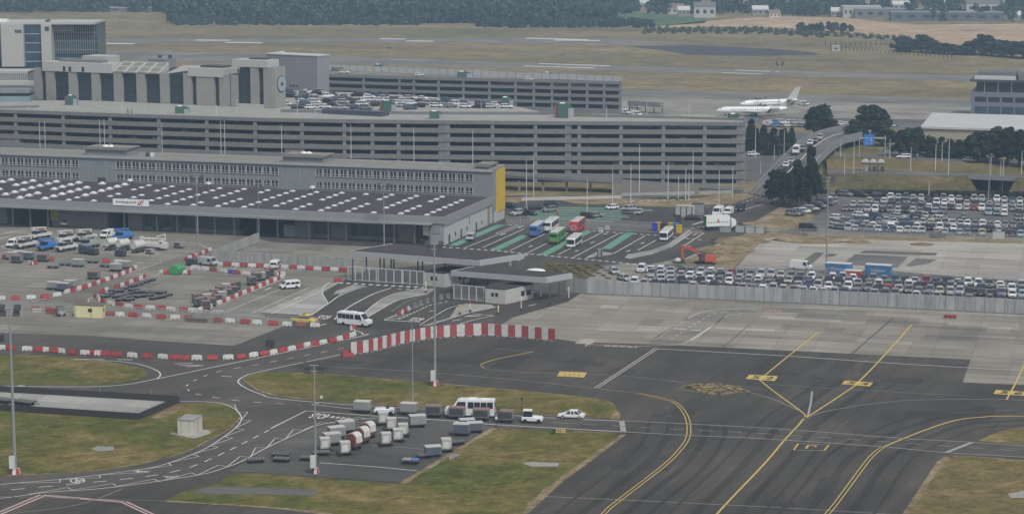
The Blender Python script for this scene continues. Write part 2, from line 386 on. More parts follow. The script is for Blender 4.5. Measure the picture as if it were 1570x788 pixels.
# asphalt base of the whole near field
sheet('apron_asphalt', asph_taxi, [[(-500, 330), (0, 330), (400, 340), (690, 345), (760, 300), (1150, 300), (1200, 262), (2100, 262), (2100, 1000), (-500, 1000)]], Z1)
sheet('road', asph_road, [[(-500, 500), (0, 505), (280, 521), (400, 498), (500, 486), (560, 500), (610, 520), (530, 545), (440, 562), (375, 580), (380, 596), (440, 612), (560, 620), (700, 632), (850, 637), (956, 646), (957, 664), (757, 656), (690, 640), (620, 640), (540, 645), (480, 656), (400, 694), (330, 724), (230, 742), (100, 756), (-500, 800)]], Z2)
sheet('service_road', asph_road, [[(956, 646), (1200, 658), (1384, 672), (1491, 678), (1570, 683.5), (1900, 705), (1900, 722), (1570, 702), (1450, 695), (1353, 686), (1170, 673.6), (957, 663)]], Z2)
sheet('trolley_yard', asphalt('yard_asphalt', (.072, .069, .065), SITE, .1), [[(400, 694), (480, 657), (540, 646), (620, 641), (690, 641.5), (757, 655), (616, 740), (400, 724), (352, 722)]], Z3)
# concrete yards
sheet('yard', conc_yard, [[(-500, 347), (330, 350), (420, 372), (700, 384), (720, 400), (560, 416), (519, 434), (494, 450), (503, 466), (478, 484), (400, 480), (415, 492), (440, 498), (400, 514), (359, 530), (280, 525), (145, 516), (0, 510), (-500, 505)]], Z3)
sheet('yard_road', concrete('yard_road_concrete', (.170, .161, .140), 8, 8, SITE, .08, .8), [[(-500, 462), (0, 465), (64, 459), (127, 442), (209, 415.5), (247, 403), (320, 380), (360, 362), (384, 362), (330, 392), (300, 402), (262, 414), (205, 434), (140, 457), (132, 463), (150, 471), (300, 480), (490, 492), (480, 497), (300, 489), (0, 474), (-500, 468)],
                              [(318, 479), (437, 427), (473, 441), (385, 481)]], Z4)
sheet('checkpoint_road', asph_taxi, [[(478, 485), (505, 466), (520, 452), (563, 438), (640, 436), (700, 440), (750, 462), (760, 480), (757, 497), (700, 500), (620, 503), (565, 500), (500, 492)]], Z4)
sheet('traffic_island', conc_light, [[(400, 479), (476, 484), (503, 466), (495, 450), (498, 441), (520, 434), (505, 433), (456, 456)], [(555, 483), (578, 464), (604, 451), (647, 442), (668, 443), (655, 451.5), (611, 460), (578, 478), (563, 487)],
                                    [(645, 500), (690, 487), (700, 471), (716, 466), (752, 467), (760, 471), (742, 475), (716, 481), (700, 486), (660, 499)], [(510, 452), (516, 446), (540, 437), (560, 438), (530, 448)]], Z5)
sheet('apron', conc_apron, [[(890, 450), (1170, 462), (1570, 480), (2100, 500), (2100, 620), (1570, 590), (1476, 586), (1488, 551), (1200, 537), (1029, 529), (884, 524), (851, 519), (760, 512), (748, 506), (766, 500), (786, 487), (827, 475), (870, 463)]], Z2)
sheet('apron_patch', concrete('apron_patch_concrete', (.185, .172, .145), 7.5, 7.5, SITE, .12, .75), [[(888, 456), (1060, 463), (1040, 470), (950, 466), (905, 463)], [(1040, 530), (1111, 487), (1131, 482), (1160, 480), (1150, 474), (1118, 476), (1080, 480), (1055, 490), (1010, 519), (990, 527)],
                                   [(1170, 470), (1330, 477), (1325, 484), (1165, 477)], [(1330, 490), (1470, 497), (1465, 505), (1325, 497)], [(1200, 497), (1300, 503), (1290, 510), (1195, 505)], [(1420, 512), (1570, 520), (1570, 528), (1410, 521)]], Z3)
sheet('apron_patch', concrete('pale_patch_concrete', (.315, .298, .255), 7.5, 7.5, SITE, .07, .8), [[(925, 467), (950, 468), (946, 473), (919, 472)], [(1513, 500), (1552, 502), (1546, 511), (1511, 509)], [(1455, 494), (1515, 497), (1512, 501), (1452, 498)], [(1180, 485), (1290, 490), (1288, 494), (1176, 489)], [(1316, 519), (1400, 524), (1396, 529), (1310, 524)],
                                   [(980, 503), (1015, 505), (1010, 508), (975, 506)], [(1100, 500), (1190, 505), (1185, 509), (1095, 504)], [(881, 527), (890, 520), (914, 520), (908, 527.5)]], Z4)
sheet('works_yard', conc_pale, [[(1170, 364), (1235, 364), (1570, 374), (2100, 392), (2100, 446), (1570, 432), (1370, 416), (1128, 411)]], Z3)
sheet('works_patch', asph_old, [[(1325, 384), (1438, 388), (1434, 392), (1318, 388)], [(1311, 390), (1392, 394), (1376, 411), (1292, 405)], [(1404, 396), (1437, 398), (1425, 404), (1396, 409), (1388, 408)], [(1270, 389), (1286, 390), (1276, 394), (1262, 393)], [(1250, 387), (1264, 388), (1246, 404), (1226, 403)]], Z4)
sheet('bare_ground', soil, [[(1040, 402), (1070, 394), (1112, 370), (1150, 356), (1192, 357), (1235, 362), (1173, 366), (1128, 408), (1120, 413), (1030, 410)], [(1240, 358), (1570, 366), (2000, 380), (2000, 388), (1570, 374), (1235, 365)],
                            [(1140, 350), (1195, 318), (1225, 322), (1255, 332), (1226, 348), (1190, 356), (1150, 353)]], Z4)
sheet('bare_ground', soil, [[(775, 318), (800, 308), (850, 305), (880, 312), (960, 316), (1040, 318), (1125, 312), (1165, 298), (1190, 283), (1150, 278), (1100, 300), (1040, 307), (960, 304), (900, 302), (840, 300), (775, 303)]], Z3)
sheet('compound_floor', conc_light, [[(-500, 585), (0, 600), (275, 616), (213, 643), (0, 625), (-500, 604)]], Z4)
sheet('car_park_floor', conc_yard, [[(885, 440), (925, 408), (990, 411), (1150, 413), (1570, 434), (2100, 450), (2100, 500), (1570, 478), (1170, 462), (890, 448)]], Z5)
sheet('car_park_floor', asph_old, [[(1225, 350), (1270, 318), (1280, 298), (2100, 305), (2100, 386), (1570, 366), (1240, 361)]], Z3)
sheet('grass_verge', grass_bank, [[(830, 400), (870, 404), (985, 413), (925, 410), (900, 432), (880, 440), (870, 423), (830, 416)]], Z4)
sheet('bus_pavement', conc_yard, [[(925, 408), (985, 412), (1040, 403), (1055, 398), (1040, 396), (1000, 406), (960, 404)]], .054)
# islands of grass
sheet('grass', grass_near, [[(-500, 531), (0, 543), (76, 545), (166, 554), (211, 563), (228, 573), (219, 581), (190, 587), (140, 591), (60, 590), (0, 589), (-500, 576)]], Z4)
sheet('grass', grass_near, [[(-500, 608), (0, 626), (213, 644), (272, 620), (300, 618), (340, 618.5), (363, 628), (369, 640), (355, 656), (320, 676), (290, 691), (230, 709), (170, 719), (100, 725), (0, 730), (-500, 752)]], Z4)
sheet('grass', grass_near, [[(400, 571), (470, 571), (560, 578), (655, 586), (800, 599), (915, 611), (943, 621), (951, 636), (950, 644), (900, 638), (800, 634), (680, 626), (527, 617), (440, 609), (400, 600), (380, 590), (372, 582), (385, 575)]], Z4)
sheet('grass', grass_near, [[(250, 769), (280, 754), (335, 741), (352, 726), (400, 726), (616, 742), (757, 657), (850, 660), (945, 665), (955, 668), (853, 741), (800, 790), (770, 806), (640, 804), (510, 791), (450, 783), (400, 778)]], Z4)
sheet('grass', grass_dry, [[(1388, 788), (1440, 709), (1450, 701), (1465, 698), (1570, 705), (1900, 724), (1900, 880), (1330, 870)], [(1499, 676), (1519, 666), (1547, 658), (1570, 655), (1900, 648), (1900, 703), (1570, 682)]], Z4)
sheet('worn_verge', soil, [[(945, 664), (930, 664), (880, 662), (880, 660.5), (940, 663)], [(952, 636), (950, 643), (935, 641), (945, 630)], [(232, 640), (262, 624), (280, 622), (268, 634), (240, 642)], [(258, 664), (268, 660), (330, 658), (324, 664), (300, 672), (275, 670)]], .0445)
def ragged(px, side, wmax, m, name, z):
    random.seed(len(px) * 7); mb = MB(); P = [G(q[0], q[1]) for q in smooth_pts(px, 6)]; D_ = []
    for a, b in zip(P, P[1:]):
        n_ = max(1, int((b - a).length / 1.6)); D_ += [a.lerp(b, k / n_) for k in range(n_)]
    wd = [abs(random.gauss(.35, .3)) * wmax for _ in D_]; wd = [(wd[max(i - 1, 0)] + wd[i] + wd[min(i + 1, len(wd) - 1)]) / 3 for i in range(len(wd))]
    nn = [Vector((-(D_[min(i + 1, len(D_) - 1)] - D_[max(i - 1, 0)]).y, (D_[min(i + 1, len(D_) - 1)] - D_[max(i - 1, 0)]).x, 0)).normalized() * side for i in range(len(D_))]
    for i in range(len(D_) - 1):
        q = [D_[i], D_[i + 1], D_[i + 1] + nn[i + 1] * wd[i + 1], D_[i] + nn[i] * wd[i]]
        if side < 0: q = q[::-1]
        mb.face([(v.x, v.y, z) for v in q])
    tag(mb.build(name, m), kind='structure')
ragged([(957, 667), (905, 703), (853, 743), (798, 794)], -1, 1.4, soil, 'worn_verge', .0462)
ragged([(620, 740), (690, 697), (757, 657)], -1, .9, soil, 'worn_verge', .0462)
ragged([(1388, 788), (1415, 746), (1440, 710), (1452, 701)], -1, 1.5, soil, 'worn_verge', .0462)
ragged([(372, 582), (385, 592), (400, 601), (440, 609), (527, 617.5), (680, 626.5), (800, 634), (940, 643)], 1, .8, soil, 'worn_verge', .0462)
ragged([(943, 621), (915, 611), (800, 599), (655, 586), (560, 578), (470, 571)], 1, .8, soil, 'worn_verge', .0464)
ragged([(369, 640), (355, 656), (320, 676), (290, 691), (230, 709), (170, 719), (100, 725), (0, 730)], -1, .8, soil, 'worn_verge', .0462)
ragged([(255, 769), (400, 778), (450, 783), (510, 791)], 1, 1.8, soil, 'worn_verge', .0462)
ragged([(1463, 697.5), (1570, 705), (1700, 713)], -1, 1.2, soil, 'worn_verge', .0462)
sheet('paved_strip', asph_old, [[(290, 757), (320, 746), (400, 747), (487, 751), (484, 760), (400, 758)]], Z5)
sheet('drain_cover', conc_light, [[(140, 688), (150, 684), (175, 685), (174, 690), (150, 692)], [(262, 665), (285, 657), (320, 659), (322, 665), (298, 672)], [(800, 710), (815, 708), (857, 710), (855, 715), (815, 715)], [(1545, 757), (1570, 752), (1570, 763), (1550, 763)], [(688, 700), (697, 695), (706, 697), (690, 705)]], .054)
# concrete edging strips along the verges
ed = MB()
for p in ([(957, 666), (853, 743), (798, 794)], [(616, 741), (757, 656)], [(1388, 788), (1440, 709), (1452, 700)], [(1330, 872), (1388, 788)]): line(ed, p, .8, .056, curve=False)
tag(ed.build('edging_strip', soil), kind='structure')

# ================================================================== PAINTED LINES
w = MB(); ZL = .062
def wl_(px, wd=.22, dash=None, m=0, **k): line(w, px, wd, ZL, dash, m, **k)
wl_([(400, 548), (553, 516), (556, 513), (554, 510), (545, 507)], .3)
wl_([(400, 548), (240, 581), (189, 590), (130, 593), (0, 592)], .3)
wl_([(150, 553), (180, 554), (215, 559), (240, 568), (246, 575), (240, 581)], .25)
wl_([(522, 544), (400, 569.6), (375, 577), (365, 585), (375, 594), (400, 604.5), (425, 611), (527, 620), (680, 629), (831, 640), (953, 645.5)], .25)
wl_([(527, 534), (400, 558), (331, 571), (290, 588), (288, 597), (302, 604.6), (357, 613.5), (400, 617), (461, 621)], .22, (1.6, 2.6))
wl_([(479, 620), (545, 627.5), (620, 632)], .2); wl_([(478, 621), (494, 616)], .3)
wl_([(275, 615), (330, 617), (355, 624), (367, 634), (370, 643), (362, 655), (340, 672), (306, 692), (245, 714), (199, 722), (102, 734), (0, 743), (-200, 765)], .2)
wl_([(-200, 782), (0, 764), (69, 755), (143, 750), (204, 743), (300, 729), (336, 720), (369, 708), (400, 691), (433, 675), (484, 653), (532, 645), (583, 640)], .2)
wl_([(-200, 770), (5, 752), (102, 743), (204, 733), (267, 723), (318, 706), (400, 666), (415, 657)], .25, (2.0, 2.0))
wl_([(415, 657), (469, 630), (578, 638), (690, 645), (757, 651), (953, 662)], .3, curve=False)
wl_([(851, 648), (940, 653), (1034, 658), (1200, 666.5), (1384, 679), (1570, 692), (1900, 714)], .2, (2.2, 2.6), 1)
wl_([(760, 645), (851, 648)], .2, (2.2, 2.6), 0)
wl_([(953, 645), (1057, 650), (1200, 658), (1384, 672), (1491, 678), (1570, 683.5), (1900, 705)], .28, m=1)
wl_([(953, 662), (1055, 667.5), (1170, 672.6), (1353, 685), (1450, 694), (1570, 701), (1900, 722)], .28, m=1)
wl_([(953, 645), (956, 662)], .9, m=1); wl_([(1491, 678), (1450, 694)], .7, m=1)
def teeth(px, step, depth, side):          # zigzag warning line beside a kerb line
    P = [Vector((q.x, q.y)) for q in [G(p[0], p[1]) for p in smooth_pts(px, 8)]]
    acc, nxt, last = 0, 0, None
    for a, b in zip(P, P[1:]):
        d = (b - a); L = d.length; d = d / L; nn = Vector((-d.y, d.x)) * side
        while nxt <= acc + L:
            q = a + d * (nxt - acc)
            if last is not None:
                tip = last + nn * depth + d * .3
                ribbon(w, [Vector((*last, 0)), Vector((*tip, 0))], .15, ZL + .003); ribbon(w, [Vector((*tip, 0)), Vector((*q, 0))], .15, ZL + .003)
            last = q; nxt += step
        acc += L
teeth([(344, 621), (362, 629), (370, 643), (362, 655), (340, 672), (306, 692), (245, 714), (199, 722), (102, 734), (0, 743)], 6.0, 1.7, 1)
teeth([(560, 642), (484, 653), (433, 675), (400, 691), (369, 708), (300, 729), (204, 743), (69, 755), (0, 764)], 6.4, 1.7, -1)
# red and white box corner at the bottom left
for off, m in ((-.35, 0), (.35, 0), (-.62, 2), (.62, 2)):
    wl_([(-60, 812), (66, 759)], .2, m=m, off=off); wl_([(66, 759.5), (190, 769.5)], .14, m=m, off=off * .6); wl_([(190, 769.5), (245, 795)], .16, m=m, off=off * .8)
wl_([(20, 787), (95, 778), (140, 768), (188, 749)], .15, m=1)
wl_([(300, 769), (-50, 760)], .1, m=1)
# taxiway lines
def dbl(px, g=.42, wd=.26):
    g, wd = .30, .17
    wl_(px, wd, m=3, off=-g); wl_(px, wd, m=3, off=g)
dbl([(860, 860), (925, 788), (953, 764), (1016.5, 715), (1042, 690), (1055, 669.5), (1055, 646.6), (1047, 629), (1034, 617), (1016, 611), (978, 603)], .42, .26)
wl_([(978, 603), (943, 599), (880, 592), (800, 583.6), (655, 571), (484, 561)], .16, m=1)
wl_([(1040, 860), (1099, 788), (1170, 713), (1203, 674.6), (1224, 652), (1234, 641), (1254, 629), (1310, 592), (1318, 584), (1346, 555.6), (1398, 498)], .32, m=3)
wl_([(1253, 511), (1205, 549), (1166, 581)], .3, m=3, curve=False); wl_([(1163, 581), (1185, 599), (1222, 626), (1234, 636), (1234, 642)], .3, m=3)
wl_([(1020, 583), (1075, 590)], .12, m=1); wl_([(1143, 600), (1185, 612), (1226, 630)], .2, m=1)
wl_([(1236, 641), (1254, 634), (1297, 625), (1361, 616.5), (1425, 613), (1570, 613.5), (1900, 625)], .18, m=1)
dbl([(1200, 860), (1268, 788), (1297, 751), (1333, 703), (1353, 686)], .42, .26)
wl_([(1353, 686), (1386, 672), (1425, 657), (1463, 645), (1501, 640), (1570, 638.5), (1900, 645)], .36, m=3)
wl_([(1543, 613), (1557, 588), (1570, 560), (1600, 500)], .32, m=3, curve=False)
wl_([(739, 558), (760, 551), (800, 543), (818, 539)], .28, m=3); wl_([(739, 558), (741, 564.5), (770, 569), (853, 573)], .14, m=1); wl_([(760, 535), (818, 540)], .16, m=1)
wl_([(739, 557), (738, 561), (742, 565)], .28, m=3)
wl_([(895, 574), (963, 577), (1067, 588.7), (1110, 590)], .12, m=1); wl_([(1175, 589), (1315, 598), (1483, 607)], .12, m=1)
wl_([(1009, 535), (1200, 545.6), (1346, 555.6), (1486, 564), (1570, 568), (1900, 582)], .28)
wl_([(1007, 534), (914, 595)], .16, off=-.3); wl_([(1007, 534), (914, 595)], .16, off=.3)
for a, b in (((902, 526), (1009, 533)), ((897, 529.5), (1008, 536))): wl_([a, b], .14, m=2)
wl_([(897, 531), (905, 526)], .25)
for i in range(22):
    x = 927 + i * 2.3
    if i % 5 != 4: wl_([(x, 530.3 + i * .09), (x + 1.5, 530.4 + i * .09)], .8)
wl_([(1004, 518.7), (1055, 488), (1080, 478), (1118, 474), (1200, 472), (1330, 476)], .22); wl_([(897, 528), (950, 530), (1004, 530), (1055, 524), (1111, 487), (1131, 482), (1157, 479.7), (1300, 482)], .2)
wl_([(980, 516), (1004, 518.7)], .2, m=1)
wl_([(1004, 518.7), (1055, 488)], .24); wl_([(1055, 524), (1111, 487)], .24)
wl_([(1029, 520), (1088, 484), (1118, 478), (1160, 475)], .22, (1.2, 2))
for x0, y0 in ((1034, 504), (1060, 506)):
    for i in range(4): wl_([(x0 + i * 4, y0 + i * .2), (x0 + i * 4 + 2.6, y0 + i * .2 + .1)], .9)
for i in range(4): wl_([(1172 + i * 7, 474.5 + i * .3), (1176 + i * 7, 477.0 + i * .3)], .5, m=2)
for i in range(4): wl_([(1272 + i * 4, 473 + i * 1.2), (1279 + i * 4, 474 + i)], .4, m=1); wl_([(1408 + i * 4, 478 + i * .8), (1414 + i * 4, 480)], .5, m=1)
wl_([(1527, 482.6), (1570, 484.6), (1800, 495)], .4, (1.4, 1.4))
for y in (657.5, 645, 633, ): wl_([(1020 - (657 - y) * .12, y - 20), (1029 - (657 - y) * .12, y - 19.6)], .18, m=1)
# bracketed box
for a, b in (((1217, 690), (1224, 680)), ((1264, 690.5), (1271, 682))): wl_([a, b], .3, m=3)
wl_([(1224, 680), (1271, 682.5)], .2, m=1); wl_([(1217, 690), (1264, 691)], .2, m=1)
wl_([(1236, 687.5), (1239, 683), (1251, 683.4), (1250, 685)], .4, m=3, curve=False)
# worn yellow patch
random.seed(3)
for i in range(150):
    t = random.random(); x = 1050 + 92 * t; half = 8.5 * min(1, 2.4 * min(t + .08, 1.05 - t)); y = 596 + random.uniform(-1, 1) * half + (t - .5) * 5
    wl_([(x - random.uniform(2, 7), y), (x + random.uniform(2, 8), y + random.uniform(-.8, 1.2))], random.uniform(.2, .5), m=random.choice((3, 4, 4, 4)))
for p in ([(1040, 596), (1085, 588), (1110, 587)], [(1040, 597), (1104, 606.5), (1145, 600), (1170, 597), (1130, 591)]): wl_(p, .14, m=1, curve=False)
# yard roads and parking bays
wl_([(247, 403), (209, 415.5), (127, 442), (64, 459), (0, 465), (-300, 466)], .2)
wl_([(247, 403), (241, 399), (200, 400)], .16, m=1)
wl_([(320, 378), (250, 400)], .2, m=1)
wl_([(262, 414), (205, 434), (142, 456), (136, 462), (142, 466)], .2); wl_([(142, 467), (300, 480), (490, 492)], .2, m=1); wl_([(0, 465), (140, 468)], .16, m=1)
wl_([(307, 479), (437, 427)], .25); wl_([(342.5, 480), (431, 443)], .2); wl_([(385, 480.5), (473.5, 441)], .2); wl_([(416, 481), (480, 452), (519, 434)], .25); wl_([(437, 431), (473, 424)], .1, m=1)
for i in range(9):
    t = (i + .5) / 9; wl_([(347 + 80 * t, 478 - 33 * t), (393 + 70 * t, 478.5 - 33 * t)], .08, m=1)
for i in range(6): x = 331 + i * 25.2; wl_([(x, 412.5 + i * .7), (x + 8, 408.6 + i * .7)], .18)
wl_([(0, 360), (40, 352)], .3); wl_([(0, 366), (18, 362)], .4); wl_([(6, 357), (60, 353)], .2)
wl_([(18, 384), (5, 380), (5, 377), (14, 375)], .2); wl_([(270, 371), (300, 373), (316, 380), (315, 384)], .2)
for x, y in ((346, 459), (411, 443), (456, 457)): wl_([(x - 5, y + 2), (x + 5, y - 2)], .45)
for x, y in ((214, 404), (216, 421)): wl_([(x - 4, y), (x + 5, y - .5)], .45)
# checkpoint lanes
wl_([(476, 484), (503, 466), (520, 454), (545, 444), (563, 440)], .3); wl_([(505, 433), (497, 440), (494, 449), (503, 465)], .22)
wl_([(513, 490), (525, 478), (545, 465), (575, 450), (600, 442)], .35); wl_([(520, 452), (530, 446), (560, 438)], .2)
wl_([(555, 483), (578, 464), (604, 451), (647, 442)], .25); wl_([(563, 487), (578, 478), (611, 460), (655, 451)], .25)
wl_([(660, 452), (625, 462), (600, 478)], .15, m=1)
wl_([(589, 491), (629, 474), (650, 467)], .3); wl_([(589, 491), (645, 494)], .4); wl_([(612, 489), (640, 477), (660, 468), (688, 462)], .4, (1, .8)); wl_([(590, 489), (615, 489.5)], .25); wl_([(594, 487), (620, 488)], .25); wl_([(600, 484.5), (626, 485.5)], .25); wl_([(606, 482), (628, 483)], .25)
wl_([(643, 499), (666, 485), (690, 472), (716, 466)], .22); wl_([(716, 479), (742, 475), (760, 471)], .25); wl_([(725, 481), (757, 484)], .25); wl_([(757, 484), (725, 491), (706, 497), (705, 501)], .25)
for i in range(5): wl_([(712 + i * 5, 486 - i * .3), (722 + i * 4, 483.6)], .3)
for x, y, dx in ((663, 477, 6), (700, 491, 7), (495, 498, 5), (816, 468, 6)): wl_([(x - dx, y + 1.2), (x + dx, y - 1.2)], .4)
wl_([(520, 434), (610, 439), (650, 441)], 1.3, (.9, .9)); wl_([(610, 444), (665, 443)], .6, (.9, .9))
# writing on the roads
for s, a, b, c in (('STOP', (472, 640.5), (498, 643), (482, 633.2)), ('STOP', (485, 489.3), (503, 490.2), (491, 483.5)), ('STOP', (626, 492), (645, 493.2), (633, 487)), ('STOP', (322, 479.3), (338, 480.1), (329, 475.6)), ('30', (112, 740), (128, 740.5), (114, 734.5))):
    ground_text(w, s, a, b, c, ZL)
for cx, cy, sx, sy in ((119, 737, 11, 3.6), ):
    wl_([(cx + sx * math.cos(t * .449), cy + sy * math.sin(t * .449)) for t in range(15)], .2)
for cx, cy in ((218, 723), (263, 731)):          # boxed lane symbols
    wl_([(cx - 14, cy - 1), (cx + 6, cy - 4), (cx + 14, cy), (cx - 4, cy + 3.5), (cx - 14, cy - 1)], .14, curve=False, m=1)
    for k in range(4): wl_([(cx - 9 + k * 5, cy - .6), (cx - 5 + k * 5, cy + 1)], .3)
for a, b in (((268, 558), (296, 557)), ((275, 560.5), (306, 560)), ((286, 562.5), (312, 560.5)), ((180, 551), (203, 552)), ((115, 551), (160, 551.5)), ((28, 591), (47, 593)), ((340, 577), (356, 577.6))): wl_([a, b], .35)
for a in range(4): wl_([(508 + a * 7, 641 + a * .7), (512 + a * 8, 638 + a * .9)], .5)
wl_([(442, 676), (480, 678)], .15, m=1); wl_([(570, 682.5), (655, 689)], .18, m=1); wl_([(408, 707), (450, 709)], .15, m=1); wl_([(490, 709.5), (580, 716), (640, 722)], .2); wl_([(500, 640), (560, 643), (620, 641)], .2, m=1)
tag(w.build('road_marking', [white_line, faint_line, red_line, yellow_line, mat('worn_yellow_paint', (.33, .26, .13), .8, var=.2)]), kind='structure')
# stand number plates painted on the apron
yb = MB(); yt = MB()
for s, q, (tb, te, tt) in (('52', [(1143, 581), (1187.6, 584.4), (1193, 577), (1149, 574.5)], ((1151, 580.6), (1184, 582.8), (1156, 576.2))), ('54', [(1290, 589), (1333.5, 592.6), (1339, 586.7), (1295.5, 583.6)], ((1298, 588.6), (1330, 591), (1303, 584.8))), ('56', [(1523, 604), (1571, 607), (1576, 601), (1527, 597.7)], ((1531, 603.3), (1566, 605.8), (1537, 598.9)))):
    yb.face([G(*p) + Vector((0, 0, .067)) for p in q]); ground_text(yt, s[0] + ' ' + s[1], tb, te, tt, .078)
q = [(853.5, 576.8), (895.5, 579), (900, 571.4), (858.6, 569.6)]; yb.face([G(*p) + Vector((0, 0, .067)) for p in q])
for x in (866, 873, 880, 887): line(yt, [(x - 2, 573.2), (x + 1.5, 573.4)], .35, .072); line(yt, [(x - 1, 575.8), (x + 2.5, 576)], .35, .072)
tag(yb.build('stand_marking', yellow_line), kind='structure'); tag(yt.build('stand_number', mat('black_road_paint', (.03, .03, .03), .8, var=0)), kind='structure')
# repairs, rubber marks and stains
random.seed(77); pt = MB(); rb = MB(); rb2 = MB()
for i in range(26):
    px, py = random.choice([(random.uniform(960, 1540), random.uniform(545, 780)), (random.uniform(860, 1500), random.uniform(545, 640)), (random.uniform(440, 900), random.uniform(545, 562))])
    if px < 960 and py > 590: continue
    c = G(px, py); L_, W_2 = random.uniform(4, 16), random.uniform(2, 5); a_ = SITE + random.choice((0, R(90))); u_, v_ = Vector((math.cos(a_), math.sin(a_))), Vector((-math.sin(a_), math.cos(a_)))
    pt.face([(c.x + u_.x * a * L_ / 2 + v_.x * b * W_2 / 2, c.y + u_.y * a * L_ / 2 + v_.y * b * W_2 / 2, .0165 + i * .0001) for a, b in ((-1, -1), (1, -1), (1, 1), (-1, 1))])
patch_m = [asphalt('patched_asphalt', (.036, .033, .030), SITE, .15), asphalt('tyre_marked_asphalt', (.030, .028, .026), R(66), .3)]
o = pt.build('asphalt_patch', patch_m[0]); tag(o, kind='structure')
for off in (-3.2, -2.6, 2.6, 3.3, -6.1, 6.4): 
    for px in ([(1040, 860), (1099, 788), (1170, 713), (1224, 652), (1254, 629), (1318, 584)], [(1200, 860), (1268, 788), (1297, 751), (1333, 703), (1386, 672), (1463, 645), (1570, 638)], [(860, 860), (925, 788), (1016, 715), (1050, 672), (1055, 646)]): line(rb, px, random.uniform(.35, .7), .0245 + abs(off) * .001, off=off)
for i in range(7): y = 660 + i * 2; line(rb, [(960 + i * 60, y - 12 + i * 2.5), (1100 + i * 60, y - 5 + i * 2.5)], .3, .0275)
tag(rb.build('tyre_marks', patch_m[1]), kind='structure')
seam = MB()
for px in ([(820, 760), (1000, 768), (1200, 778), (1400, 790)],): line(seam, px, .16, .0285, curve=False)
for px in ([(1238, 640), (1243, 618), (1245, 600)],): line(seam, px, .35, .0285)
sm = MB(); line(sm, [(1370, 487), (1300, 548), (1250, 594)], .3, .045, curve=False); line(sm, [(1150, 497), (1100, 540)], .2, .045, curve=False); tag(sm.build('tar_joint', asph_dark), kind='structure')
tag(seam.build('joint_line', faint_line), kind='structure')
# tyre smears on the asphalt
sheet('tar_patch', asph_dark, [[(1243, 574), (1260, 576), (1286, 577), (1288, 581), (1262, 580), (1243, 579)]], .058)

# ================================================================== BUS LANES AND STRIPED CAR PARK (behind the cargo building)
bl = MB()
def bl_(px, wd=.25, dash=None, m=0, **k): line(bl, px, wd, ZL, dash, m, curve=False, **k)
bl_([(678, 379), (760, 384.6), (960, 404), (995, 408)], .9, (1.0, .9)); bl_([(898, 354), (1005, 361), (1075, 368)], .8, (1.0, .9)); bl_([(780, 345), (803, 347)], .8, (1, .9))
for a, b in (((760, 358.5), (790, 347)), ((740, 380), (804, 351)), ((713, 380), (798, 346.5)), ((781, 385), (835, 359)), ((809, 388), (871, 357)), ((856, 390.5), (924.5, 356)), ((879, 395), (949, 358)), ((941, 389), (990, 361)), ((978, 384), (1010, 366)), ((1048, 378), (1080, 357)), ((1028, 380), (1062, 356))): bl_([a, b], .28)
for a, b in (((694, 377), (768, 345)), ((757, 384), (806, 361)), ((833, 391), (902, 355)), ((929, 382), (967, 357))): bl_([a, b], 2.4, m=1)
for x, y in ((770, 360), (813, 378), (908, 372), (884, 385), (985, 373), (772, 359), (797, 349), (928, 359), (963, 385), (1065, 360)): bl_([(x - 2.4, y + .9), (x + 3, y - .9)], .5)
for i in range(6):
    y = 317.5 + i * 3.4; x1 = 1000 - i * 12; bl_([(792 + i * 4, y), (x1 - 60, y + 2.4), (x1, y + 5)], 1.9, m=1, base=0); bl_([(792 + i * 4, y + 1.4), (x1 - 60, y + 3.8), (x1, y + 6.4)], .3)
bl_([(955, 309.5), (1070, 306)], .9, (1.2, 1.2)); bl_([(930, 305), (1060, 300)], .3); bl_([(1083, 318.5), (1130, 314), (1175, 298), (1190, 285)], .4, (1.6, 2.2)); bl_([(1110, 372), (1048, 400)], .5, (1.6, .9)); bl_([(1062, 345), (1085, 338)], .6); bl_([(1048, 356), (1078, 357)], .9, m=2)
bl_([(1060, 350), (1080, 348)], .6, (1, .8)); bl_([(1140, 322), (1175, 312), (1205, 298)], .3)
bl_([(760, 347), (1000, 356)], .25, m=3)
tag(bl.build('lane_marking', [white_line, green_paint, red_line, faint_line]), kind='structure')
kb = MB()
for poly in ([(958, 396), (962, 391), (1000, 384), (1024, 375), (1040, 364), (1055, 353), (1060, 354), (1046, 367), (1030, 379), (1000, 390), (965, 397)], [(897, 396), (917, 386), (941, 389), (936, 391)], [(1048, 398), (1110, 370), (1114, 371), (1053, 400)], [(782, 396), (800, 391), (812, 390), (795, 401)]):
    kb.prism([G(*p)[:2] for p in poly], 0, .14)
tag(kb.build('kerb_island', conc_light), kind='structure')

sheet('car_park_floor', asph_old, [[(1143, 200), (1225, 203), (1245, 207), (1205, 240), (1172, 272), (1152, 290), (1143, 284)]], .008)
sheet('road', asph_old, [[(776, 336), (1000, 346), (1078, 352), (1075, 360), (1000, 357), (776, 346)]], .045)
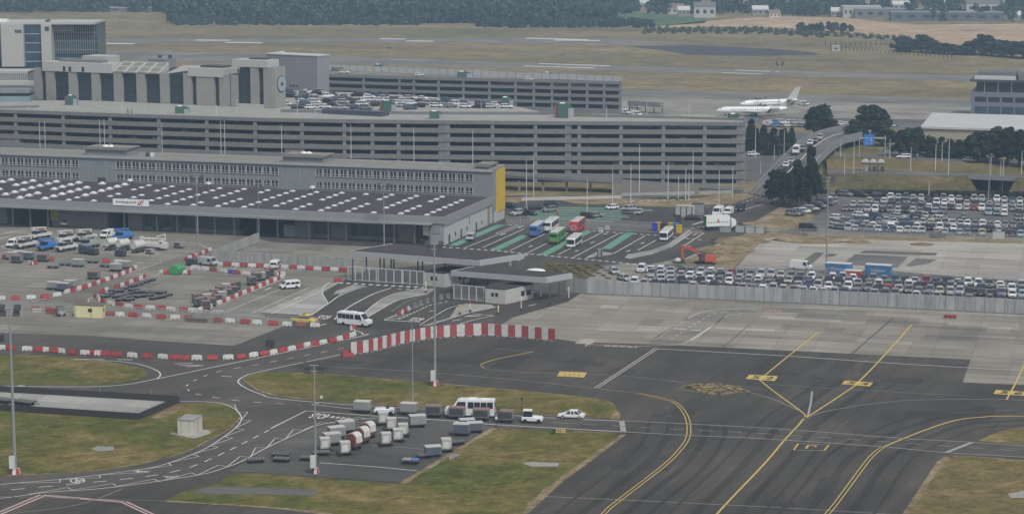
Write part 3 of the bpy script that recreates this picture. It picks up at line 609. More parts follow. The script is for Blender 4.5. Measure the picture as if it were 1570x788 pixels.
# ================================================================== RAISED GROUND BEHIND THE SMALL CAR PARK
PZ = 4.5
def slope(name, m, lo, hi, z=PZ):
    mb = MB(); A = [G(*p) for p in lo]; B = [G(p[0], p[1], z) for p in hi]
    for i in range(len(A) - 1): mb.face([A[i], A[i + 1], B[i + 1], B[i]])
    return tag(mb.build(name, m), kind='structure')
slope('embankment', grass_bank, [(1262, 300), (1300, 297), (1400, 297), (1503, 299)], [(1270, 266), (1300, 267), (1400, 269), (1484, 270)])
slope('embankment', grass_bank, [(1542, 303), (1700, 306), (2000, 312)], [(1558, 273), (1700, 279), (2000, 289)])
sheet('upper_ground', grass_dry, [[(1270, 266), (1300, 267), (1400, 269), (1484, 270), (1558, 273), (1700, 279), (2000, 289), (2000, 215), (1570, 203), (1300, 196), (1262, 220)]], 0, PZ)
slope('embankment', grass_near, [(1262, 300), (1232, 285), (1240, 240)], [(1270, 266), (1262, 250), (1262, 220)])
sheet('road', asph_old, [[(1268, 259), (1400, 263), (1570, 269), (2000, 284), (2000, 289), (1700, 279), (1558, 273), (1484, 270), (1400, 269), (1268, 266)], [(1280, 235), (1400, 239), (1570, 247), (2000, 262), (2000, 272), (1570, 255), (1490, 250), (1400, 245), (1280, 240)], [(1345, 236), (1372, 214), (1368, 212), (1378, 197), (1396, 197), (1392, 212), (1398, 217), (1392, 240), (1345, 238)]], .02, PZ)
sheet('upper_verge', grass_near, [[(1290, 240), (1345, 241), (1350, 246), (1290, 247)], [(1285, 222), (1340, 224), (1350, 232), (1290, 234)]], .012, PZ)
um = MB()
for p in ([(1270, 262), (1400, 266), (1570, 271.5), (1900, 283)], [(1355, 235), (1378, 222), (1384, 213)], [(1366, 240), (1385, 229)], [(1370, 222), (1392, 222)], [(1378, 198), (1396, 198)], [(1296, 257), (1350, 258), (1420, 266)]): line(um, p, .4, .03, base=PZ, curve=False)
tag(um.build('road_marking', faint_line), kind='structure')
# ================================================================== BUILDINGS
def seg_frame(a, b):                 # plan segment: origin, along, outward normal (towards the camera side)
    d = Vector((b[0] - a[0], b[1] - a[1])); L = d.length; d = d / L; n = Vector((d.y, -d.x)); return Vector((a[0], a[1])), d, n, L
def fpt(fr, s, o, z): q = fr[0] + fr[1] * s + fr[2] * o; return (q.x, q.y, z)
def fbox(mb, fr, s0, s1, o0, o1, z0, z1, m=0):    # box in a facade frame; o grows outward
    lo = [fpt(fr, s0, o1, z0), fpt(fr, s1, o1, z0), fpt(fr, s1, o0, z0), fpt(fr, s0, o0, z0)]
    hi = [fpt(fr, s0, o1, z1), fpt(fr, s1, o1, z1), fpt(fr, s1, o0, z1), fpt(fr, s0, o0, z1)]
    mb.hexa(lo, hi, m)
def col_s(fr, px, z=0):              # facade distance at which image column px is met
    lo, hi = -400, 400
    for _ in range(50):
        mid = (lo + hi) / 2; p = fpt(fr, mid, 0, z)
        x = 785 + F_PX * p[0] / (p[1] * cs + (CH - z) * sn)
        if x < px: lo = mid
        else: hi = mid
    return lo
# ---- large front car park
AH = 18.9; cp = T('car_park_building', 'long grey multi-storey car park with seven open decks behind the cargo building', 'car park', G(800, 283))
cpo = Vector(cp.location)
def cbuild(mb, name, m, root, o):    # world-coordinate mesh under a root
    ob = mb.build(name, m, root); ob.location = -Vector(o); return ob
pts = [G(p[0], p[1], AH) for p in ((-170, 158), (0, 168), (200, 175), (400, 181), (525, 183.3), (800, 186), (1143, 187.5))]
back = [G(p[0], p[1], AH) for p in ((1143, 181), (1050, 178), (856, 173.5), (800, 161), (745, 153), (650, 144), (560, 138.5), (430, 134.5), (330, 150), (0, 150), (-170, 140))]
pit = 2.72
nseg = len(pts) - 1
deckpoly = [(p.x, p.y) for p in pts] + [(p.x, p.y) for p in back]
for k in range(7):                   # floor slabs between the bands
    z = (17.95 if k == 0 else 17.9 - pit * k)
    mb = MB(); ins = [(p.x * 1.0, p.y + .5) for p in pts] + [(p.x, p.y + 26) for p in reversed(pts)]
    if k == 0: mb.prism([(p[0], p[1] + (.35 if i < len(pts) else 0)) for i, p in enumerate(deckpoly)], z - .25, z, 0, 1); cbuild(mb, 'roof_deck', [slab_shaded, deck_top], cp, cpo)
    else: mb.prism(ins, z - .35, z, 0); cbuild(mb, 'floor', slab_shaded, cp, cpo)
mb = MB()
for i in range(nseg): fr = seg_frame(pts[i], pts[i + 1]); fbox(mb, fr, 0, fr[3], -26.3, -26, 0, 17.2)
cbuild(mb, 'back_wall', slab_shaded, cp, cpo)
for i in range(nseg):
    fr = seg_frame(pts[i], pts[i + 1])
    for k in range(8):
        zt = AH if k == 0 else 16.5 - pit * (k - 1); zb = 17.76 - pit * k if k < 7 else 0.0
        if zt - zb < .1: continue
        mb = MB(); fbox(mb, fr, 0.01, fr[3] - .01, -.25, 0, zb, zt); cbuild(mb, 'parapet', wall_grey, cp, cpo)
cols = {0: [-150, -100, -47], 1: [24, 97], 2: [169, 243.5, 317], 3: [391, 436], 4: [527, 571, 611], 5: [687, 755, 821], 6: []}
pcols = [-150, -98, -47, 24, 97, 169, 243.5, 317, 391, 463, 528, 571, 611, 687, 755, 821, 888, 952, 1017, 1080, 1139]
cores = [(262, 283, 4, 7), (-10, 30, 3, 6), (436, 463, 3, 6), (672, 684, 0, 5), (866, 876, 0, 7), (1129, 1136, 0, 7)]
def seg_of(px):
    for i in range(nseg):
        fr = seg_frame(pts[i], pts[i + 1]); s = col_s(fr, px, 9)
        if -1 <= s <= fr[3]: return fr, s
    return None, 0
for px in pcols:
    fr, s = seg_of(px)
    if fr:
        mb = MB(); fbox(mb, fr, s - .55, s + .55, -.75, -.252, 0, 17.6); cbuild(mb, 'pillar', wall_pillar, cp, cpo)
for a, b, k0, k1 in cores:
    fr, s = seg_of((a + b) / 2); s0, s1 = col_s(fr, a, 9), col_s(fr, b, 9)
    mb = MB(); fbox(mb, fr, s0, s1, -3, -.3, max(0, 17.9 - pit * k1), 17.9 - pit * k0); cbuild(mb, 'stair_core', wall_grey, cp, cpo)
mb = MB()                             # interior columns, near-black: the shade between decks is in their colour
for i in range(nseg):
    fr = seg_frame(pts[i], pts[i + 1])
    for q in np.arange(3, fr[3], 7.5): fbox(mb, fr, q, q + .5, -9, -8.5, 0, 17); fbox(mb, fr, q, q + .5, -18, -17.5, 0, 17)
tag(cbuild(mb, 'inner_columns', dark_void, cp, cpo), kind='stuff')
mb = MB(); a, b = pts[-1], back[0]; fr = seg_frame(a, b)
fbox(mb, fr, 0.3, fr[3], -.3, 0, 0, AH); cbuild(mb, 'end_wall', wall_grey, cp, cpo)
for i in range(nseg):                 # guard rail on the parapet
    fr = seg_frame(pts[i], pts[i + 1]); mb = MB(); fbox(mb, fr, 0, fr[3], -.2, -.12, AH + .35, AH + .42)
    for q in np.arange(.5, fr[3], 2.5): fbox(mb, fr, q, q + .06, -.2, -.14, AH, AH + .4)
    cbuild(mb, 'guard_rail', steel, cp, cpo)
mb = MB(); line_pts = [G(430, 168, AH), G(640, 171.5, AH), G(860, 172, AH)]
for a, b in zip(line_pts, line_pts[1:]):
    fr = seg_frame(a, b); mb = MB(); fbox(mb, fr, 0, fr[3], -.25, 0, 17.8, 18.9); cbuild(mb, 'inner_parapet', wall_grey, cp, cpo)
for a, b in ((G(850, 174, AH), G(1050, 178, AH)), (G(1050, 178, AH), G(1143, 181, AH)), (G(0, 162, AH), G(60, 161, AH))):
    fr = seg_frame(a, b); mb = MB(); fbox(mb, fr, 0, fr[3], -.25, 0, 17.8, 18.7); cbuild(mb, 'inner_parapet', wall_grey, cp, cpo)
# a low curved ramp structure and access viaduct in front of the car park
vd = T('access_ramp', 'long low concrete access ramp running along the foot of the front car park', 'ramp', G(960, 292))
def along(pa, za, pb, zb, wdt, th, m, name, root, rail=True):
    A, B = G(*pa), G(*pb); fr = seg_frame(A, B)
    mb = MB(); q = lambda s, o, z: fpt(fr, s, o, z)
    mb.hexa([q(0, 0, za - th), q(fr[3], 0, zb - th), q(fr[3], -wdt, zb - th), q(0, -wdt, za - th)], [q(0, 0, za), q(fr[3], 0, zb), q(fr[3], -wdt, zb), q(0, -wdt, za)])
    if rail: mb.hexa([q(0, .2, za - th * .3), q(fr[3], .2, zb - th * .3), q(fr[3], 0.002, zb - th * .3), q(0, 0.002, za - th * .3)], [q(0, .2, za + .9), q(fr[3], .2, zb + .9), q(fr[3], .002, zb + .9), q(0, .002, za + .9)])
    return cbuild(mb, name, m, root, root.location)
along((740, 292), 5.2, (955, 297), 3.2, 8, .8, wall_grey, 'ramp_deck', vd)
along((955, 297), 3.2, (1140, 296), .9, 8, .8, wall_grey, 'ramp_deck', vd)
mb = MB()
for t in np.linspace(.05, .6, 7): p = G(740, 293.5).lerp(G(1140, 298), t); mb.box((p.x, p.y + 2, 1.4), (.7, .7, 3.2))
cbuild(mb, 'ramp_columns', wall_grey, vd, vd.location)
mb = MB(); fr = seg_frame(G(938, 297), G(1072, 298)); fbox(mb, fr, 0, fr[3], -.4, .1, 0, 3.0); cbuild(mb, 'retaining_wall', mat('tan_concrete', (.2, .19, .17), .9), vd, vd.location)
for pa, pb, h, lab in (((800, 308), (953, 304.5), .9, 'low white concrete barrier beside the tan soil strip, left part'), ((953, 301), (1122, 296.5), .9, 'low white concrete barrier beside the tan soil strip, right part')):
    fr = seg_frame(G(*pa), G(*pb)); mb = MB(); fbox(mb, fr, 0, fr[3], -.3, 0, 0, h); o = mb.build('concrete_barrier', off_white if pa[0] == 800 else steel); tag(o, lab, 'barrier')

# ---- rear car park
BH = 13.3; cb = T('car_park_building', 'smaller rear multi-storey car park with three open decks beside the grass airfield', 'car park', G(900, 175))
bp = [G(p[0], p[1], BH) for p in ((430, 111.5), (487, 113.5), (640, 118), (953, 125))]
bk = [G(953, 123, BH), G(487, 104, BH), G(430, 101, BH)]
for k in range(4):
    z = BH - 1.0 - 2.85 * k; mb = MB()
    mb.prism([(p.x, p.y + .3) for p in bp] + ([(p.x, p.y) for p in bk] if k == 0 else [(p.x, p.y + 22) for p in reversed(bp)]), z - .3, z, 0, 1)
    cbuild(mb, 'roof_deck' if k == 0 else 'floor', [slab_shaded, conc_yard if k == 0 else slab_shaded], cb, cb.location)
for i in range(3):
    fr = seg_frame(bp[i], bp[i + 1])
    for k in range(5):
        zt = BH - 2.85 * k - (1.35 if k else 0) + (0 if k else 0); zt = BH if k == 0 else BH - 1.15 - 2.85 * k + 1.35 + 1.1; 
        zt = BH if k == 0 else BH - 2.85 * k + .15; zb = max(0, (zt - 1.25) if k < 4 else 0)
        mb = MB(); fbox(mb, fr, .01, fr[3] - .01, -.25, 0, zb, zt); cbuild(mb, 'parapet', wall_grey, cb, cb.location)
    mb = MB(); mb.prism([(bp[i].x, bp[i].y + 21), (bp[i + 1].x, bp[i + 1].y + 21), (bp[i + 1].x, bp[i + 1].y + 21.3), (bp[i].x, bp[i].y + 21.3)], 0, BH - 1.5); cbuild(mb, 'back_wall', slab_shaded, cb, cb.location)
for px in (502, 557, 612, 634, 672, 710, 750, 790, 818, 846, 873, 900, 926, 951):
    for i in range(3):
        fr = seg_frame(bp[i], bp[i + 1]); s = col_s(fr, px, 8)
        if 0 <= s <= fr[3]: mb = MB(); fbox(mb, fr, s - .5, s + .5, -.7, -.252, 0, BH - 1.2); cbuild(mb, 'pillar', wall_pillar, cb, cb.location); break
mb = MB(); fr = seg_frame(bp[-1], bp[-1] + Vector((0, 12, 0))); fbox(mb, fr, 0.3, 12, -.3, 0, 0, BH - .1); cbuild(mb, 'end_wall', wall_grey, cb, cb.location)
fence = T('deck_fence', 'pale panel fence with dark posts along the far edge of the rear car park roof', 'fence', G(720, 113, BH))
fr = seg_frame(bk[1], bk[0]); n = 36
for j in range(n):
    mb = MB(); s0, s1 = fr[3] * j / n, fr[3] * (j + 1) / n; fbox(mb, fr, s0 + .15, s1, -.06, 0, BH - .8, BH + 1.5); cbuild(mb, 'panel', mat('fence_panel', (.42, .43, .44), .6, var=.05), fence, fence.location)
    mb = MB(); fbox(mb, fr, s0, s0 + .15, -.1, .05, BH - 1, BH + 1.75); cbuild(mb, 'post', steel_dk, fence, fence.location)

# ---- blank concrete block next to it
blk = T('concrete_block', 'tall blank grey concrete block between the hotel and the rear car park', 'building', G(450, 178))
a = G(408, 139.5, 17); b = G(487, 144, 17); fr = seg_frame(a, b); hz = HT(Vector((b.x, b.y, 0)), 87)
mb = MB(); fbox(mb, fr, 0, fr[3], -7, 0, 0, hz); cbuild(mb, 'wall', mat('block_grey', (.22, .23, .25), .9, var=.08, scale=.2), blk, blk.location)
mb = MB(); fbox(mb, fr, -.2, fr[3] + .2, -7.2, .2, hz + .002, hz + .35); fbox(mb, fr, 3, 5, -5, -3, hz + .36, hz + .9); cbuild(mb, 'roof', steel_lt, blk, blk.location)
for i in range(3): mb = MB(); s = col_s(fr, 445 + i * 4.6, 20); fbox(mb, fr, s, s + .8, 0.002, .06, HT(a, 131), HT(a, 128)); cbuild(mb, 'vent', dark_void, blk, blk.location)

# ---- hotel with pale columns
ht = T('hotel_building', 'hotel with beige vertical columns, dark glass between them and a round wall emblem', 'hotel', G(220, 172))
hp = [G(px, py, 17.5) for px, py in ((50, 153), (208, 159), (366, 166.5))]
a, b = hp[0], hp[2]; fr = seg_frame(a, b); H0 = HT(Vector((a.x, a.y, 0)), 103)
DEP = 26
mb = MB(); fbox(mb, fr, 0, fr[3], -DEP, -1.2, 17.6, H0 - 1); cbuild(mb, 'glass_wall', glass_dark, ht, ht.location)
mb = MB(); fbox(mb, fr, 0, fr[3], -DEP, -1.0, 0, 17.4); cbuild(mb, 'podium', wall_grey, ht, ht.location)
mb = MB(); fbox(mb, fr, 1, fr[3] - 1, -DEP + 1, -2, H0 - 1.0, H0 - .4); cbuild(mb, 'roof', roof_felt, ht, ht.location)
for x0, x1 in ((52, 62.5), (70, 82.5), (105, 117), (140, 152), (174, 187), (209, 222), (245, 257.5), (281, 293), (301, 328), (336, 352.5), (354, 365)):
    s0, s1 = col_s(fr, x0, 24), col_s(fr, x1, 24); mb = MB(); fbox(mb, fr, s0, s1, -1.5, 0, 17.5, H0 - .3 - (s0 / fr[3]) * 0); cbuild(mb, 'column', beige, ht, ht.location)
for k in range(1, 5):                # thin floor lines behind the glass
    z = 17.6 + k * 2.5; mb = MB(); fbox(mb, fr, .2, fr[3] - .2, -1.2, -1.12, z, z + .18); cbuild(mb, 'floor_line', glass_blue, ht, ht.location)
def hblock(x0, x1, z0, z1, o0, o1, m, name):
    s0, s1 = col_s(fr, x0, 30), col_s(fr, x1, 30); mb = MB(); fbox(mb, fr, s0, s1, o0, o1, z0, z1); cbuild(mb, name, m, ht, ht.location)
hblock(65, 172, H0 - 1.2, H0 + 2.0, -7, .25, off_white, 'parapet'); hblock(288, 342, H0 - 1.2, H0 + 1.6, -9, .25, off_white, 'parapet')
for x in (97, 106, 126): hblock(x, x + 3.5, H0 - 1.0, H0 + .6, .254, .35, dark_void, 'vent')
hblock(85, 150, H0 + 2.01, H0 + 2.8, -6, -2, wall_grey, 'roof_plant'); hblock(100, 138, H0 - .3, H0 + 3.6, -18, -10, off_white, 'roof_plant'); hblock(190, 216, H0 - .3, H0 + 3, -22, -15, wall_pillar, 'roof_plant'); hblock(195, 199, H0 + 3, H0 + 4, -20, -19, steel_dk, 'chimney'); hblock(211, 215, H0 + 3, H0 + 4, -20, -19, steel_dk, 'chimney')
hblock(300, 335, H0 + 1.6, H0 + 2.3, -8, -3, steel_dk, 'roof_plant')
for i in range(4):                   # sloped roof lights
    s0, s1 = col_s(fr, 174 + i * 17.6, 30), col_s(fr, 174 + (i + 1) * 17.6 - 2, 30)
    mb = MB(); q = lambda s, o, z: fpt(fr, s, o, z)
    mb.hexa([q(s0, .1, H0 - .9), q(s1, .1, H0 - .9), q(s1, -6, H0 - .5), q(s0, -6, H0 - .5)], [q(s0, .1, H0 - .6), q(s1, .1, H0 - .6), q(s1, -6, H0 + 2.2), q(s0, -6, H0 + 2.2)]); rl = cbuild(mb, 'roof_light', mat('old_glazing', (.20, .205, .175), .3, var=.2, scale=.6), ht, ht.location)
    mb = MB()
    for sa in (s0 - .25, s1 - .1): mb.hexa([q(sa, .2, H0 - .9), q(sa + .5, .2, H0 - .9), q(sa + .5, -6.1, H0 - .5), q(sa, -6.1, H0 - .5)], [q(sa, .2, H0 - .4), q(sa + .5, .2, H0 - .4), q(sa + .5, -6.1, H0 + 2.45), q(sa, -6.1, H0 + 2.45)])
    for o, z in ((-.1, H0 - .5), (-3, H0 + .95), (-5.9, H0 + 2.25)): mb.hexa([q(s0, o, z - .2), q(s1, o, z - .2), q(s1, o - .35, z - .2), q(s0, o - .35, z - .2)], [q(s0, o, z + .2), q(s1, o, z + .2), q(s1, o - .35, z + .3), q(s0, o - .35, z + .3)])
    f = mb.build('frame', off_white, rl)
mb = MB()
for i in range(13):
    s = col_s(fr, 256 + i * 3.0, 30); mb.hexa([q(s, .1 - .3 * i, H0 - .7 + .12 * i), q(s + .25, .1 - .3 * i, H0 - .7 + .12 * i), q(s + 1.8, -8, H0 + 1.4), q(s + 1.5, -8, H0 + 1.4)], [q(s, .1 - .3 * i, H0 - .4 + .12 * i), q(s + .25, .1 - .3 * i, H0 - .4 + .12 * i), q(s + 1.8, -8, H0 + 1.8), q(s + 1.5, -8, H0 + 1.8)])
cbuild(mb, 'roof_frame', off_white, ht, ht.location)
# projecting right wing
a2 = G(366, 167, 17.5); b2 = G(418, 169.5, 17.5); fr2 = seg_frame(a2, b2); H1 = HT(Vector((b2.x, b2.y, 0)), 104); q2 = lambda s, o, z: fpt(fr2, s, o, z)
def wblock(x0, x1, z0, z1, o0, o1, m, name, par=ht): s0, s1 = col_s(fr2, x0, 24), col_s(fr2, x1, 24); mb = MB(); fbox(mb, fr2, s0, s1, o0, o1, z0, z1); return cbuild(mb, name, m, par, ht.location)
wblock(366, 417, 17.6, H1 - .4, -7.5, -.9, glass_dark, 'glass_wall'); wblock(366, 417, 0, 17.4, -7.5, -.8, wall_grey, 'podium')
mb = MB(); sw = fr2[3]; fbox(mb, fr2, sw - .9, sw, -8.2, -1.4, 17.5, H1 - .1); fbox(mb, fr2, sw - .9, sw - .3, -1.38, -.95, 17.5, H1 - .3); cbuild(mb, 'side_wall', beige, ht, ht.location)
for x0, x1 in ((384, 396), (404, 418)): wblock(x0, x1, 17.5, H1 - .12, -.9, 0, beige, 'column')
wblock(357, 411, H1 - .09, H1 + 2.2, -7, .2, off_white, 'parapet'); wblock(365, 404, 17.5, 19.2, -.9, .3, off_white, 'canopy')
wblock(375, 400, H1 + 2.2, H1 + 2.7, -6, -3, steel_dk, 'roof_plant')
for i in range(6): mb = MB(); s = col_s(fr2, 368, 24); fbox(mb, fr2, s, s + 2.6, -.9, -.8, 19.5 + i * 1.9, 19.6 + i * 1.9); cbuild(mb, 'railing', steel_dk, ht, ht.location)
nrm = fr2[1]; alg = -fr2[2]; c = Vector(q2(fr2[3], -5.6, HT(b2, 131)))
def ering(rr, o): return [c + Vector((*(alg * (rr * math.cos(t)) + nrm * o), rr * math.sin(t))) for t in [k * math.pi / 12 for k in range(24)]]
mb = MB(); mb.loft([ering(2.5, 0.02), ering(2.5, .3)]); emb = cbuild(mb, 'emblem', mat('emblem_grey', (.30, .34, .38), .5), ht, ht.location)
mb = MB(); mb.loft([ering(.7, .31), ering(.7, .38)]); mb.build('mark', steel_dk, emb)
mb = MB(); mb.loft([ering(2.75, 0.01), ering(2.75, .2)]); cbuild(mb, 'emblem_rim', glass_blue, ht, ht.location)

# ---- glass office block far left
ob = T('office_building', 'white and blue-glass office block rising behind the hotel at the far left', 'building', G(70, 150))
D = 845
def wx(px): return (px - 785) / F_PX * (D * cs + 60 * sn)
def zz(py): return HT(Vector((0, D, 0)), py)
def oblk(x0, x1, y0, y1, d0, d1, m, name): mb = MB(); mb.hexa([(wx(x0), D + d0, zz(y1)), (wx(x1), D + d0, zz(y1)), (wx(x1), D + d1, zz(y1)), (wx(x0), D + d1, zz(y1))], [(wx(x0), D + d0, zz(y0)), (wx(x1), D + d0, zz(y0)), (wx(x1), D + d1, zz(y0)), (wx(x0), D + d1, zz(y0))]); return cbuild(mb, name, m, ob, ob.location)
oblk(-120, 66, 38, 175, 0, 22, glass_blue, 'glass_wall'); oblk(5, 39, 37, 102, -2.5, 0, off_white, 'wall_slab'); oblk(-120, -5, 37, 102, -2.5, 0, off_white, 'wall_slab'); oblk(65.5, 81, 38, 102, -1.5, 20, off_white, 'wall_slab')
oblk(-120, 147, 35, 38, -.4, 22, off_white, 'roof'); oblk(81, 147, 38.3, 150, 4, 22, glass_blue, 'glass_wall')
for i in range(4): oblk(40, 65, 52 + i * 14, 53 + i * 14, -.15, 0, off_white, 'floor_band')
for i in range(4): oblk(81.5, 147, 51 + i * 13, 52.2 + i * 13, 3.8, 4, panel_wall, 'floor_band')
for i in range(18): oblk(83 + i * 3.5, 83.7 + i * 3.5, 40, 84, 3.6, 4, panel_wall, 'mullion')
for i in range(12): oblk(82 + i * 2.6, 83.2 + i * 2.6, 38.3, 50, 3.1, 4, off_white, 'parapet_fin')
for i in range(3): oblk(27 + i * 3.6, 29.6 + i * 3.6, 45.5, 50, -2.7, -2.5, steel_dk, 'lettering')
oblk(72, 78, 41, 47, -1.7, -1.5, glass_blue, 'lettering'); oblk(68, 73, 32, 35, 4, 8, steel_dk, 'roof_plant'); oblk(-20, 8, 31, 35, 5, 9, white_paint, 'roof_plant')
an = T('office_building', 'low white slatted office wing in front of the glass office block', 'building', G(20, 160)); ob2 = ob; D = 790; ob = an
oblk(-120, 43, 111, 175, 0, 12, wall_pillar, 'wall'); oblk(-120, 43, 109.5, 113, -.4, 12, off_white, 'parapet'); oblk(-120, 43, 127, 131, -.3, 0, off_white, 'band')
for i in range(15): oblk(-2 + i * 3.0, -.6 + i * 3.0, 113, 127, -.4, 0, off_white, 'slat')
gh = T('link_building', 'low blue-grey glazed link building at the left end of the car park roof', 'building', G(20, 175)); ob = gh; D = 752
oblk(-120, 45, 148, 175, 0, 10, mat('pale_blue_panel', (.20, .27, .31), .5), 'wall'); oblk(-120, 45, 138, 143, -.6, 6, mat('grey_blue_roof', (.17, .2, .22), .7), 'roof'); oblk(-120, 44, 143, 148, .5, 9, glass_dark, 'window_band'); oblk(35, 51, 130, 137, 14, 16, off_white, 'gable'); oblk(-120, 50, 131, 137.5, 16, 20, off_white, 'rear_wall')

# ---- cargo building: two-storey office bar with a low roof hall in front
cg = T('cargo_building', 'long grey cargo building with office storeys above a dark roof of dome skylights', 'building', G(682, 376))
SH = 7.0
c0 = G(682, 376); pL = G(0, 345); dv = Vector((c0.x - pL.x, c0.y - pL.y)).normalized(); nv = Vector((-dv.y, dv.x))
LEN = 175; org = Vector((c0.x, c0.y)) - dv * LEN; CF = (org, dv, -nv, LEN)   # o outward = towards camera
cl = cg.location.copy()
DEPTH = 40.5
def sC(px, o=0, z=0):
    f = (org + (-nv) * o, dv, -nv, LEN); return col_s(f, px, z)
mb = MB(); fbox(mb, CF, 0, LEN, -DEPTH, .0, SH - .5, SH - .02); cbuild(mb, 'hall_roof', roof_felt, cg, cl)
mb = MB(); fbox(mb, CF, 0, LEN, -.02, .35, SH - 1.6, SH + .22); fbox(mb, CF, 0, LEN - 3, .36, 2.6, SH - 1.75, SH - 1.5); fbox(mb, CF, LEN, LEN + .35, -DEPTH, .35, SH - 1.9, SH + .3); fbox(mb, CF, 0, LEN - 12, 2.6, 2.8, SH - 1.85, SH - 1.3); cbuild(mb, 'fascia', mat('fascia_grey', (.235, .245, .25), .75, var=.12), cg, cl)
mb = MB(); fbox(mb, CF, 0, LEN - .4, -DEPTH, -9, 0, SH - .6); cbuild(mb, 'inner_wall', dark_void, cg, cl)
mb = MB(); fbox(mb, CF, LEN - .3, LEN, -DEPTH, -.0, 0, SH - 1.9); cbuild(mb, 'side_wall', mat('end_wall_white', (.40, .42, .43), .6, var=.06), cg, cl)
# dark openings and bays of the front
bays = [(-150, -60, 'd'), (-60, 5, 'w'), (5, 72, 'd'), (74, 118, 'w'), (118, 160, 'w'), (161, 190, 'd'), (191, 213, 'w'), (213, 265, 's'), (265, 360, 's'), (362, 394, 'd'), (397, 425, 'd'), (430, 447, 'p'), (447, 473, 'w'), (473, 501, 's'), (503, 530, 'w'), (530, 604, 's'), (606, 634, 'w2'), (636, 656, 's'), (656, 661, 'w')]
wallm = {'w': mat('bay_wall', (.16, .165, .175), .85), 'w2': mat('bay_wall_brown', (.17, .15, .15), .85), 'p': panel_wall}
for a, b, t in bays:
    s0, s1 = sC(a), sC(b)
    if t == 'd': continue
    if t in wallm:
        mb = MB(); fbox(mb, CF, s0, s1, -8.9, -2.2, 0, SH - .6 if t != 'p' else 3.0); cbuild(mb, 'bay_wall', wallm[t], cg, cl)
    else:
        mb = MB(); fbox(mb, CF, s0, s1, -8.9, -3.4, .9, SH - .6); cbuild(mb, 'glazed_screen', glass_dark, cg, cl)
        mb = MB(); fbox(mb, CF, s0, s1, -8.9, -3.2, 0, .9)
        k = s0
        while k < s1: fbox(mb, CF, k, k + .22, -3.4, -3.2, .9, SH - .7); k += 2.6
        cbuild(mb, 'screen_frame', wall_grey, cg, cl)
for px in (-90, -40, 19, 46, 73, 161, 190, 240, 271, 300, 329, 359, 394, 425, 473, 503, 530, 604, 635, 658):
    s = sC(px); mb = MB(); fbox(mb, CF, s - .18, s + .18, -.6, -.24, 0, SH - 1.7); cbuild(mb, 'column', wall_pillar, cg, cl)
s0 = sC(660); mb = MB(); fbox(mb, CF, s0, LEN - .35, -3, .02, 0, SH - 1.65); cbuild(mb, 'corner_wall', mat('corner_grey', (.26, .27, .28), .8), cg, cl)
mb = MB(); fbox(mb, CF, s0 + .5, LEN - 1.2, .022, .12, 2.8, 5.0); cbuild(mb, 'shutter', panel_wall, cg, cl)
s0, s1 = sC(78, -2.2), sC(90, -2.2); mb = MB(); fbox(mb, CF, s0, s1, -2.198, -2.0, 1.6, 4.4); cbuild(mb, 'yellow_door', mat('dull_yellow', (.30, .25, .08), .7), cg, cl)
for px in (226, 256): s = sC(px); mb = MB(); fbox(mb, CF, s, s + 2.8, -3.19, -3.0, 0, 3.2); cbuild(mb, 'green_door', mat('dark_green', (.03, .09, .07), .6), cg, cl)
s = sC(648); mb = MB(); fbox(mb, CF, s, s + 2, -.9, -.3, 2.2, 5.0); cbuild(mb, 'hanging_panel', off_white, cg, cl)
# side wall doors and windows
SF = (Vector((c0.x, c0.y)) + dv * .0, nv, dv, DEPTH)
for t0, t1, z0, z1, m, nm in ((3, 4.2, 0, 2.2, steel_dk, 'door'), (8, 9, 1.2, 2.2, steel_dk, 'window'), (13, 14.0, 0, 2.2, steel_dk, 'door'), (18, 18.8, 1.2, 2.2, steel_dk, 'window'), (20, 20.7, 2.6, 4.6, wall_grey, 'vent'), (26, 27, 0, 2.2, steel_dk, 'door'), (31, 31.7, 1, 2.0, steel_dk, 'window'), (36.5, 38.5, 0, 4.9, mat('brown_door', (.25, .19, .12), .7), 'door')):
    mb = MB(); fbox(mb, SF, t0, t1, .0005, .06, z0, z1); cbuild(mb, nm, m, cg, cl)
# office bar behind
UH = 14.3; UD = 10.5
UF = (org - (-nv) * DEPTH, dv, -nv, LEN); U1 = LEN + .2
mb = MB(); fbox(mb, UF, 0, U1, -UD, 0, 0, UH - .3); cbuild(mb, 'office_wall', panel_wall, cg, cl)
mb = MB(); fbox(mb, UF, -.1, U1 + .1, -UD - .1, .2, UH - .3, UH); cbuild(mb, 'office_roof', roof_tan, cg, cl)
mb = MB(); fbox(mb, UF, -.1, U1 + .15, .2, .45, UH - .55, UH + .15); fbox(mb, UF, -.1, U1 + .1, -UD - .3, -UD - .1, UH - .3, UH + .3); cbuild(mb, 'roof_edge', mat('edge_trim', (.33, .35, .36), .6), cg, cl)
mb = MB(); ef = (org - (-nv) * DEPTH + dv * (U1 + .002), nv, dv, UD)
fbox(mb, ef, 3.2, UD - .3, 0, .5, 2.6, UH - .4); cbuild(mb, 'yellow_panel', yellow_paint, cg, cl)
mb = MB(); fbox(mb, ef, 1.2, UD - .3, 0, .3, 0, 2.55); cbuild(mb, 'white_base', off_white, cg, cl)
def ucol(px, z=10): return col_s((org - (-nv) * DEPTH, dv, -nv, LEN), px, z)
gl = MB(); cnt = 0; stuffw = MB()
wmesh = {}
